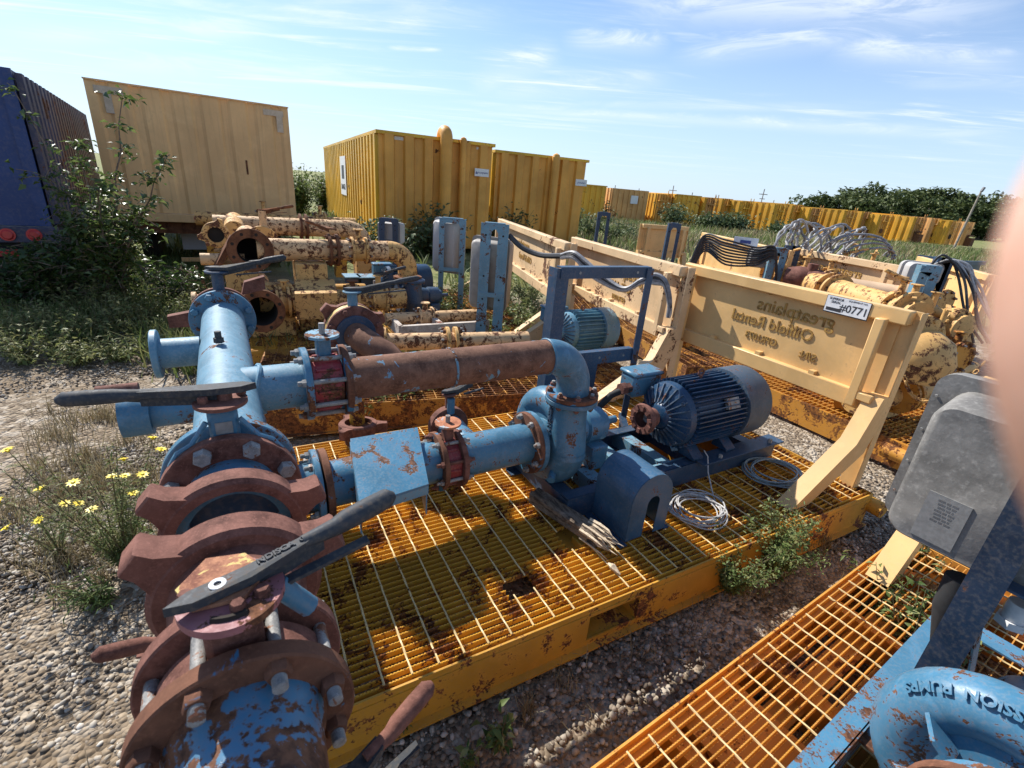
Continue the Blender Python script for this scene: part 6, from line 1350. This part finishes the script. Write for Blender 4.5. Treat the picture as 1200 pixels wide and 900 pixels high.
# ------------------------------------------------------------------ vegetation
def leaf_proto(L=1.0, w=.35, fold=.12, bend=.15):
    v = np.array([(0, 0, 0), (-w * .5, L * .45, fold * L), (0, L * .5, 0), (w * .5, L * .45, fold * L), (0, L, -bend * L)], float); return (v, [(0, 3, 2), (0, 2, 1), (1, 2, 4), (2, 3, 4)])
LEAFP = [leaf_proto(1, .45), leaf_proto(1, .36, .18, .05), leaf_proto(1, .52, .08, .3)]
NARROW = [leaf_proto(1, .16, .05, .2), leaf_proto(1, .12, .03, .35)]
def blade_proto(b): return (np.array([(-.03, 0, 0), (.03, 0, 0), (.018, b * .3, .6), (-.018, b * .3, .6), (.002, b, 1.0), (-.002, b, 1.0)], float), [(0, 1, 2, 3), (3, 2, 4, 5)])
BLADES = [blade_proto(.15), blade_proto(.4), blade_proto(.65)]
def leaves(T, pos, size, mat, tint, protos=LEAFP, name='foliage', tilt=.9, kind='stuff', sizevar=.35, seed=1):
    rs = np.random.RandomState(seed); n = len(pos); s_ = size * rs.uniform(1 - sizevar, 1 + sizevar, n)
    o = scatter_mesh(name, protos, np.array(pos, float), s_, rs.uniform(0, 6.28, n), mats=mat, kind=kind, tilt=tilt, col_attr=np.clip(np.array(tint, float), 0, 1)); o.parent = T.o; return o
STEMM = plain('green_brown_stem', (0.10, 0.085, 0.04), .8, 0, .3, 40); BARK = rusty('grey_brown_bark', (.08, .06, .045), (.22, .17, .13), scale=12)
FLOW = plain('yellow_petal', (0.80, 0.60, 0.02), .5, 0, .15, 40)
def weed(label, p, h, spread, nst, lsize, per, mat=LEAF, name='weed', cat='weed', seed=0, protos=LEAFP, up=.75, group=None, dense=0.0, stem_r=.004, tb=.45, part='leaves', flowers=0, fcol=None, fr=.016, first=.15):
    rs = np.random.RandomState(seed); T = Thing(name, label, cat, (0, 0, 0), 0, group, org=tuple(p)); mb = MB(); pos = []; tint = []; tips = []
    for s_ in range(nst):
        a = rs.uniform(0, 6.28); r = spread * rs.uniform(.15, 1) ; hh = h * rs.uniform(.55, 1.05); b = rs.uniform(0, 6.28)
        pts = [Vector((.04 * math.cos(b), .04 * math.sin(b), -.01))]
        for k in range(1, 6): t = k / 5; pts.append(Vector((r * math.cos(a) * t ** 1.5 + rs.normal(0, .012) * h, r * math.sin(a) * t ** 1.5 + rs.normal(0, .012) * h, hh * t * up + hh * (1 - up) * t * t)))
        mb.tube(pts, stem_r, 5, radii=[stem_r * (1 - .14 * k) for k in range(6)]); tips.append((pts[-1], (pts[-1] - pts[-2]).normalized()))
        for _ in range(per):
            t = rs.uniform(first, 1) * 5; k = min(4, int(t)); q = pts[k].lerp(pts[k + 1], t - k); j = lsize * (.35 + dense)
            pos.append((q.x + rs.normal(0, j), q.y + rs.normal(0, j), q.z + rs.normal(0, j * .6))); tint.append(tb + rs.normal(0, .2) + .15 * (t / 5 - .5))
    T.part(mb, 'stems', STEMM); leaves(T, pos, lsize, mat, tint, protos, part, seed=seed)
    if flowers:
        for i, (q, d) in enumerate(tips[:flowers]):
            fm_ = MB(); n = 9; d = (d + Vector((0, 0, .6))).normalized(); x = d.orthogonal().normalized(); y = d.cross(x)
            for k in range(n):
                a = 6.283 * k / n; e = x * math.cos(a) + y * math.sin(a); s_ = d.cross(e)
                fm_.add([q + e * fr * .25 - s_ * fr * .14, q + e * fr * .7 - s_ * fr * .24 + d * .003, q + e * fr * 1.25 + d * .001, q + e * fr * .7 + s_ * fr * .24 + d * .003, q + e * fr * .25 + s_ * fr * .14], [(0, 1, 2, 3, 4)])
            fm_.rev(q - d * .012, d, [(0, .004), (.006, fr * .42), (.013, fr * .42), (.018, fr * .2)], 10); T.part(fm_, 'flower_head', fcol or FLOW)
    return T
gp = lambda px, py, z=0.0: G(px, py, z)
weed('tall straggly weed with many small yellow flowers, left of the rusty unions', gp(150, 668), .72, .34, 26, .034, 120, LEAF, 'flowering_weed', 'wildflower', 3, NARROW, flowers=14, fr=.021, tb=.7)
weed('lower weed with three yellow flowers at the far left', gp(72, 655), .36, .24, 9, .026, 50, LEAF, 'flowering_weed', 'wildflower', 4, NARROW, flowers=3, fr=.022, tb=.65)
weed('leafy green tuft on the gravel under the near lever, left of the unions', gp(118, 705), .16, .2, 22, .055, 13, LEAF, seed=5, tb=.35, protos=NARROW, up=.4)
weed('small green tuft at the left edge of the stones beside the rusty union', gp(160, 655), .18, .16, 16, .045, 12, LEAF, seed=6, tb=.4, up=.5)
weed('feathery green weed spilling over the edge between the two skids', gp(905, 672), .40, .28, 30, .022, 130, LEAF, seed=7, tb=.55, dense=.7)
weed('bright green feathery weed against the yellow beam, below the cable coil', gp(850, 690), .30, .22, 22, .020, 110, LEAF, seed=8, tb=.5, dense=.7)
weed('green weed growing up through the orange grating, nearer clump', gp(1055, 790, .0), .42, .22, 14, .040, 34, LEAF, seed=9, tb=.42)
weed('green weed growing up through the orange grating, middle clump', gp(1020, 735, .0), .40, .24, 12, .036, 30, LEAF, seed=10, tb=.45)
weed('thin weed growing up through the orange grating near the brace foot', gp(1060, 690, .0), .38, .16, 7, .032, 20, LEAF, seed=12, tb=.45)
weed('small broad-leaved plant on the shaded gravel at the bottom edge', gp(585, 872), .13, .10, 7, .045, 7, LEAF, seed=13, tb=.5, up=.5)
weed('tiny green seedling on the shaded gravel at the bottom edge', gp(548, 895), .10, .07, 5, .035, 6, LEAF, seed=14, tb=.55)
weed('low green weed at the foot of the yellow beam beside the bottom lever', gp(470, 850), .12, .10, 8, .03, 12, LEAF, seed=15, tb=.4)
weed('small weed with a few leaves standing on the gravel lane behind the motor', gp(935, 497), .22, .10, 5, .06, 7, LEAFS, seed=16, tb=.75)
for i, (px_, py_, h) in enumerate(((30, 425, .45), (75, 412, .5), (120, 398, .5), (160, 388, .5), (200, 378, .5), (228, 392, .4), (95, 425, .3), (180, 402, .35), (140, 420, .28), (10, 405, .5), (50, 395, .45), (213, 360, .5), (150, 370, .6), (105, 375, .6))):
    weed('leafy weed in the green strip before the trailers', gp(px_, py_), h * .85, .5, 40, .055, 22, LEAF, seed=20 + i, tb=.78, up=.5, protos=NARROW + LEAFP[:1], group='weeds in the green strip')
for i, (px_, py_, h) in enumerate(((500, 385, .3), (530, 372, .35), (555, 398, .25), (612, 392, .3), (640, 410, .3), (545, 350, .35), (480, 372, .25), (618, 360, .35), (605, 420, .2), (570, 425, .2), (520, 400, .2), (640, 430, .2), (598, 380, .35), (575, 405, .3), (628, 378, .3), (655, 420, .25), (512, 360, .3), (590, 360, .3), (430, 478, .2), (455, 470, .25), (485, 468, .28), (520, 458, .3), (548, 452, .3), (575, 446, .3), (605, 440, .28), (470, 452, .25), (505, 446, .25), (540, 440, .25))):
    weed('green weed among the skids by the grey boxes', gp(px_, py_, .1), h * 1.25, .42, 34, .055, 22, LEAF, seed=50 + i, tb=.6, up=.5, group='weeds among the skids')
for i, (px_, py_, h) in enumerate(((505, 285, 1.0), (520, 290, .8), (600, 278, 1.0), (622, 276, 1.1), (648, 275, .9), (668, 272, 1.0), (692, 270, .9), (480, 285, .6), (580, 280, .7), (638, 270, .8), (715, 272, .7), (735, 270, .55), (425, 282, .6), (462, 290, .7))):
    weed('coarse wild sunflower clump in front of the yellow tanks', G(px_, py_ + 14, .0), h * 1.45, .8, 18, .15, 26, LEAFS, 'wild_sunflower', 'sunflower', seed=70 + i, tb=.5, group='wild sunflowers by the tanks', stem_r=.012, dense=.3, flowers=2 if i in (2, 4, 5) else 0, fr=.07)
for i, (px_, py_) in enumerate(((365, 236), (352, 234), (376, 238))): 
    p = G(365, 262, 0); p = Vector(((px_ - 619) / 565 * 24, 24 + i, 0)); weed('bushy green shrub behind the cream trailer', p, 1.9, 1.1, 30, .16, 60, LEAF, 'shrub', 'shrub', seed=90 + i, tb=.25, dense=1.0, stem_r=.02, group='shrubs behind the cream trailer')

def tree(label, p, h, cr_, seed, mat=TREE, lsize=.3, n=2600, trunk=.2, name='tree', group=None, low=.25, tb=.45):
    rs = np.random.RandomState(seed); T = Thing(name, label, 'tree', (0, 0, 0), 0, group, org=tuple(p)); mb = MB(); top = h * .62
    mb.tube([Vector((0, 0, -.1)), Vector((rs.normal(0, .1), rs.normal(0, .1), h * .3)), Vector((rs.normal(0, .2), rs.normal(0, .2), top))], trunk, 8, radii=[trunk, trunk * .75, trunk * .35])
    cl = []
    for k in range(13):
        a = rs.uniform(0, 6.28); r = cr_ * rs.uniform(.1, .75); z = h * rs.uniform(low + .12, .86); z -= .18 * h * (r / cr_); c = Vector((r * math.cos(a), r * math.sin(a), z)); cl.append((c, cr_ * rs.uniform(.28, .48)))
        mb.tube([Vector((0, 0, min(top, z * .6))), c * .6 + Vector((0, 0, z * .25)), c], trunk * .3, 5, radii=[trunk * .35, trunk * .2, trunk * .06])
    T.part(mb, 'trunk', BARK); pos = []; tint = []
    for _ in range(n):
        c, r = cl[rs.randint(len(cl))]; d = rs.normal(0, 1, 3); d /= np.linalg.norm(d); q = r * rs.uniform(.35, 1.05) ** .6
        pos.append((c.x + d[0] * q, c.y + d[1] * q, c.z + d[2] * q * .75)); tint.append(tb + rs.normal(0, .22))
    leaves(T, pos, lsize, mat, tint, name='crown', seed=seed); return T
tg_ = 'trees beyond the distant tanks'
for i, px_ in enumerate((958, 985, 1008, 1030, 1052, 1075, 1098, 1120, 1142, 1165, 1190, 1215, 1005, 1040, 1088, 1130, 1158)):
    y = 98 if i < 12 else 90; s_ = (.62, .85, 1, 1.08, 1, 1.05, 1.1, 1, .98, 1, 1, 1, .75, .8, .85, .8, .8)[i]; x = (px_ - 619) / 565 * y * 1.0
    p = GY(px_, 250, y); tree('dense dark green tree in the wood beyond the distant tanks', (p.x, y, 0), 8.3 * s_, 4.6, 200 + i, lsize=.75, n=2600, trunk=.25, group=tg_, low=.05)

# sapling elm at the left
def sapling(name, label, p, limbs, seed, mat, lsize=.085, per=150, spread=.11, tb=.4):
    rs = np.random.RandomState(seed); T = Thing(name, label, 'sapling', (0, 0, 0), 0, org=(p.x, p.y, 0)); mb = MB(); pos = []; tint = []
    for (dx, dy, z, w) in limbs:
        n = 9; pts = []
        for k in range(n + 1):
            t = k / n; pts.append(Vector((dx * t ** 1.4 + rs.normal(0, .02), dy * t ** 1.4 + rs.normal(0, .02), z * t)))
        mb.tube(pts, .02, 6, radii=[.022 * (1 - .09 * k) for k in range(n + 1)])
        for k in range(2, n + 1):
            for _ in range(int(5 * w)):
                d = Vector((rs.normal(0, 1), rs.normal(0, 1), rs.normal(.25, .5))).normalized(); L = rs.uniform(.12, .42) * (1.15 - .6 * k / n) * w
                e = pts[k] + d * L; mb.tube([pts[k], pts[k].lerp(e, .5) + Vector((0, 0, .02)), e], .004, 4)
                for _ in range(int(per / 9)):
                    q = pts[k].lerp(e, rs.uniform(.15, 1.1)); pos.append((q.x + rs.normal(0, spread * .35), q.y + rs.normal(0, spread * .35), q.z + rs.normal(0, spread * .3))); tint.append(tb + rs.normal(0, .2))
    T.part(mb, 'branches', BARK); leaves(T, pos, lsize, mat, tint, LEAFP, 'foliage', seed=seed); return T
pb = GY(120, 320, 6.0); 
sapling('elm_sapling', 'leafy elm sapling with sunlit sprays reaching up in front of the cream container', Vector((pb.x + .12, 6.0, 0)), [(.52, .1, 2.48, .75), (-.62, .0, 2.45, .5), (.98, -.1, 1.85, .8), (.15, -.25, 1.95, 1.1), (-.25, -.3, 1.6, 1.1), (.40, -.4, 1.5, 1.2), (.0, .1, 1.3, 1.3), (.55, -.1, 1.25, 1.2)], 31, LEAFD, .085, 85, tb=.55)
pb2 = GY(40, 330, 5.6)
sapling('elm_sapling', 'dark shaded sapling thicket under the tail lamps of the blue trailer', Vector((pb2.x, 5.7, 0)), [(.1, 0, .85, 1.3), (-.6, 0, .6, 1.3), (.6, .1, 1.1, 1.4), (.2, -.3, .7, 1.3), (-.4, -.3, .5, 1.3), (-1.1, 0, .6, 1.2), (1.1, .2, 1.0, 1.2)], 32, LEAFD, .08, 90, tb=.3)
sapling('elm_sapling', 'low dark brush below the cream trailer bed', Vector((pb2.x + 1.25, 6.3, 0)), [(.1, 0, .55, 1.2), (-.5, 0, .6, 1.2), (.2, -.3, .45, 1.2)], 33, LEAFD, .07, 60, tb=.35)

def grass(name, label, n, fn, h0, h1, mat, seed, tb=.5, protos=BLADES, width=1.0):
    rs = np.random.RandomState(seed); P = fn(rs, n); n = len(P); s_ = rs.uniform(h0, h1, n) ; S3 = np.stack([s_ * width, s_ * 1.0, s_], -1)
    scatter_mesh(name, protos, P, S3, rs.uniform(0, 6.28, n), mats=mat, label=label, cat='grass', tilt=.35, col_attr=np.clip(tb + rs.normal(0, .22, n), 0, 1))
def clumped(poly, k, r):
    def f(rs, n):
        c = []
        poly_ = np.array(poly); x0, y0 = poly_.min(0); x1, y1 = poly_.max(0)
        def inside(p):
            r_ = False; m = len(poly_)
            for i in range(m):
                a, b = poly_[i], poly_[(i + 1) % m]
                if (a[1] > p[1]) != (b[1] > p[1]) and p[0] < (b[0] - a[0]) * (p[1] - a[1]) / (b[1] - a[1]) + a[0]: r_ = not r_
            return r_
        while len(c) < k:
            p = (rs.uniform(x0, x1), rs.uniform(y0, y1))
            if inside(p): c.append(p)
        c = np.array(c); i = rs.randint(0, k, n); rad = r * rs.uniform(.3, 1.4, k)
        q = c[i] + rs.normal(0, 1, (n, 2)) * rad[i][:, None]; return np.concatenate([q, np.full((n, 1), -.02)], 1)
    return f
W2 = lambda *pp: [(G(a, b, 0).x, G(a, b, 0).y) for a, b in pp]
grass('grass', 'short green grass in the strip between gravel and trailers', 15000, clumped(W2((0, 420), (230, 400), (240, 330), (200, 300), (0, 340)), 90, .22), .10, .34, LEAF, 1, .55)
grass('dry_grass', 'dry straw-coloured grass tufts scattered on the gravel at the left', 3800, clumped(W2((0, 700), (180, 700), (200, 480), (60, 480), (0, 560)), 70, .06), .04, .16, STRAW, 2, .5, width=.7)
grass('grass', 'green and yellow grass between the skids behind the discharge pipe', 9000, clumped([(-2.2, 5.0), (-.6, 6.6), (.6, 7.6), (.4, 5.6), (-.6, 4.2), (-1.8, 3.8)], 70, .16), .08, .30, LEAF, 3, .65)
grass('grass', 'grass growing between and through the skids behind the suction pipe', 5000, clumped(W2((400, 492), (640, 455), (650, 420), (600, 415), (420, 455)), 60, .10), .12, .36, LEAF, 8, .65)
grass('dry_grass', 'dry grass and litter on the lane between the two near skids', 2600, clumped(W2((640, 830), (900, 700), (980, 640), (900, 600), (560, 880)), 34, .05), .03, .11, STRAW, 4, .4, width=.7)
grass('grass', 'long yellow-green grass around the yellow manifold', 5000, clumped([(-3.2, 4.2), (-1.6, 4.9), (-1.2, 6.0), (-2.6, 6.4), (-4.0, 5.2)], 40, .15), .10, .40, LEAF, 5, .75)
grass('grass', 'rough field grass running back to the distant tanks', 26000, clumped([(-14, 12), (-9, 24), (4, 44), (40, 44), (20, 14), (8, 9.5), (2, 9.5)], 420, .8), .15, .55, LEAF, 6, .62, width=2.2)
grass('dry_grass', 'tan seed-headed grass in the field before the distant tanks', 9000, clumped([(0, 14), (4, 40), (40, 42), (22, 16), (9, 10.5)], 160, .7), .2, .6, STRAW, 7, .55, width=2.0)
for i, (px_, h) in enumerate(((800, 1.6), (842, 1.2), (868, 1.3), (880, 1.0), (700, 1.2), (935, .9))):
    p = GY(px_, 250, 40); weed('grey-green bush in front of the distant tanks', (p.x, 42, 0), h, 1.2, 20, .30, 45, LEAFS, 'shrub', 'shrub', seed=130 + i, tb=.4, dense=1.0, stem_r=.02, group='bushes before the distant tanks')
# dry stalks and twigs
TW = MB(); rs = np.random.RandomState(9)
for i in range(260):
    if i < 150: x, y = rs.uniform(-3, -.3), rs.uniform(.2, 3.2)
    else: x, y = rs.uniform(.0, 2.2), rs.uniform(.9, 2.6)
    a = rs.uniform(0, 6.28); L = rs.uniform(.04, .26); TW.tube([Vector((x, y, .004)), Vector((x + L * .5 * math.cos(a), y + L * .5 * math.sin(a), .010 + rs.uniform(0, .02))), Vector((x + L * math.cos(a + .2), y + L * math.sin(a + .2), .006))], .0016, 4)
single(TW, 'dry_stalks', STRAW, 'dry broken stalks littering the gravel', 'litter', kind='stuff')

# ------------------------------------------------------------------ the hand at the right edge of the view
def hand():
    t = NT('skin'); n = t.noise(900, 4, .6); n2 = t.noise(120, 4, .6)
    c = t.mix(t.ramp(n2, .35, .65), (0.50, 0.28, 0.20), (0.60, 0.36, 0.27)); t.bump(n, .15, .0004); t.b.inputs['Subsurface Weight'].default_value = .15; t.b.inputs['Subsurface Radius'].default_value = (.004, .0015, .001); m = t.done(c, .5)
    def CP(px, py, d): return CAM + (cr * ((px - 600) / F_PX) - cu * ((py - 450) / F_PX) + cf) * d
    tip = CP(1405, 60, .029); o = tip
    T = Thing('person', 'pink fingertip of a hand reaching into view at the right edge', 'person', (0, 0, 0), 0, org=tuple(o))
    V = []; Rr = []; Ed = []
    def chain(pts, rad, root=None):
        k0 = len(V)
        for p, r in zip(pts, rad): V.append(p - o); Rr.append(r)
        for i in range(len(pts) - 1): Ed.append((k0 + i, k0 + i + 1))
        if root is not None: Ed.append((root, k0))
        return k0
    wr = CP(1900, 1750, .075); palm = CP(1850, 1150, .06); kn = CP(1750, 860, .048)
    chain([CP(2200, 2600, .13), wr, palm], [.026, .024, .026]); pi_ = 2
    chain([kn, CP(1510, 790, .036), CP(1405, 600, .030), CP(1357, 410, .0275), CP(1366, 230, .0280), tip], [.0105, .0092, .0082, .0083, .0078, .0045], pi_)
    for k, (dx, dy) in enumerate(((140, 120), (260, 260), (360, 400))):
        chain([CP(1800 + dx, 900 + dy, .055 + .008 * k), CP(1690 + dx, 740 + dy, .046 + .01 * k), CP(1600 + dx, 700 + dy, .038 + .012 * k), CP(1560 + dx, 760 + dy, .036 + .012 * k)], [.0105, .009, .0082, .0068], pi_)
    chain([CP(1700, 1500, .058), CP(1560, 1320, .046), CP(1500, 1180, .04)], [.012, .0105, .0085], 1)
    me = bpy.data.meshes.new('hand'); me.from_pydata([tuple(v) for v in V], Ed, []); ob = bpy.data.objects.new('hand', me); COL.objects.link(ob); ob.parent = T.o; me.materials.append(m)
    sk = ob.modifiers.new('skin', 'SKIN'); sk.use_smooth_shade = True; L = me.skin_vertices[0].data
    for i, r in enumerate(Rr): L[i].radius = (r, r); L[i].use_root = (i == 1)
    sb = ob.modifiers.new('sub', 'SUBSURF'); sb.levels = 2; sb.render_levels = 2
    nd = (cf * .35 + cr * .93).normalized(); cN = CP(1345, 250, .0282) - o + nd * .0072
    T.part(MB().frame_box(cN, (cf * .93 - cr * .35).normalized(), cu, nd, .0048, .006, .0007, .0006), 'fingernail', plain('nail', (.62, .40, .33), .3))
hand()

# tell look-alikes of a group apart by their place from the left
ORD = ('leftmost', 'second', 'third', 'fourth', 'fifth', 'sixth', 'seventh', 'eighth', 'ninth', 'tenth', 'eleventh', 'twelfth', 'thirteenth', 'fourteenth', 'fifteenth', 'sixteenth', 'seventeenth', 'eighteenth', 'nineteenth', 'twentieth', '21st', '22nd', '23rd', '24th', '25th', '26th', '27th', '28th', '29th', '30th')
bpy.context.view_layer.update()
for gname in ('weeds in the green strip', 'weeds among the skids', 'wild sunflowers by the tanks', 'shrubs behind the cream trailer', 'trees beyond the distant tanks', 'bushes before the distant tanks'):
    obs = [o for o in bpy.data.objects if o.get('group') == gname and o.parent is None]
    def sx_(o):
        d = o.location - CAM; return d.dot(cr) / d.dot(cf)
    for i, o in enumerate(sorted(obs, key=sx_)): o['label'] = o['label'] + (', leftmost of its group' if i == 0 else ', %s from the left' % ORD[i])
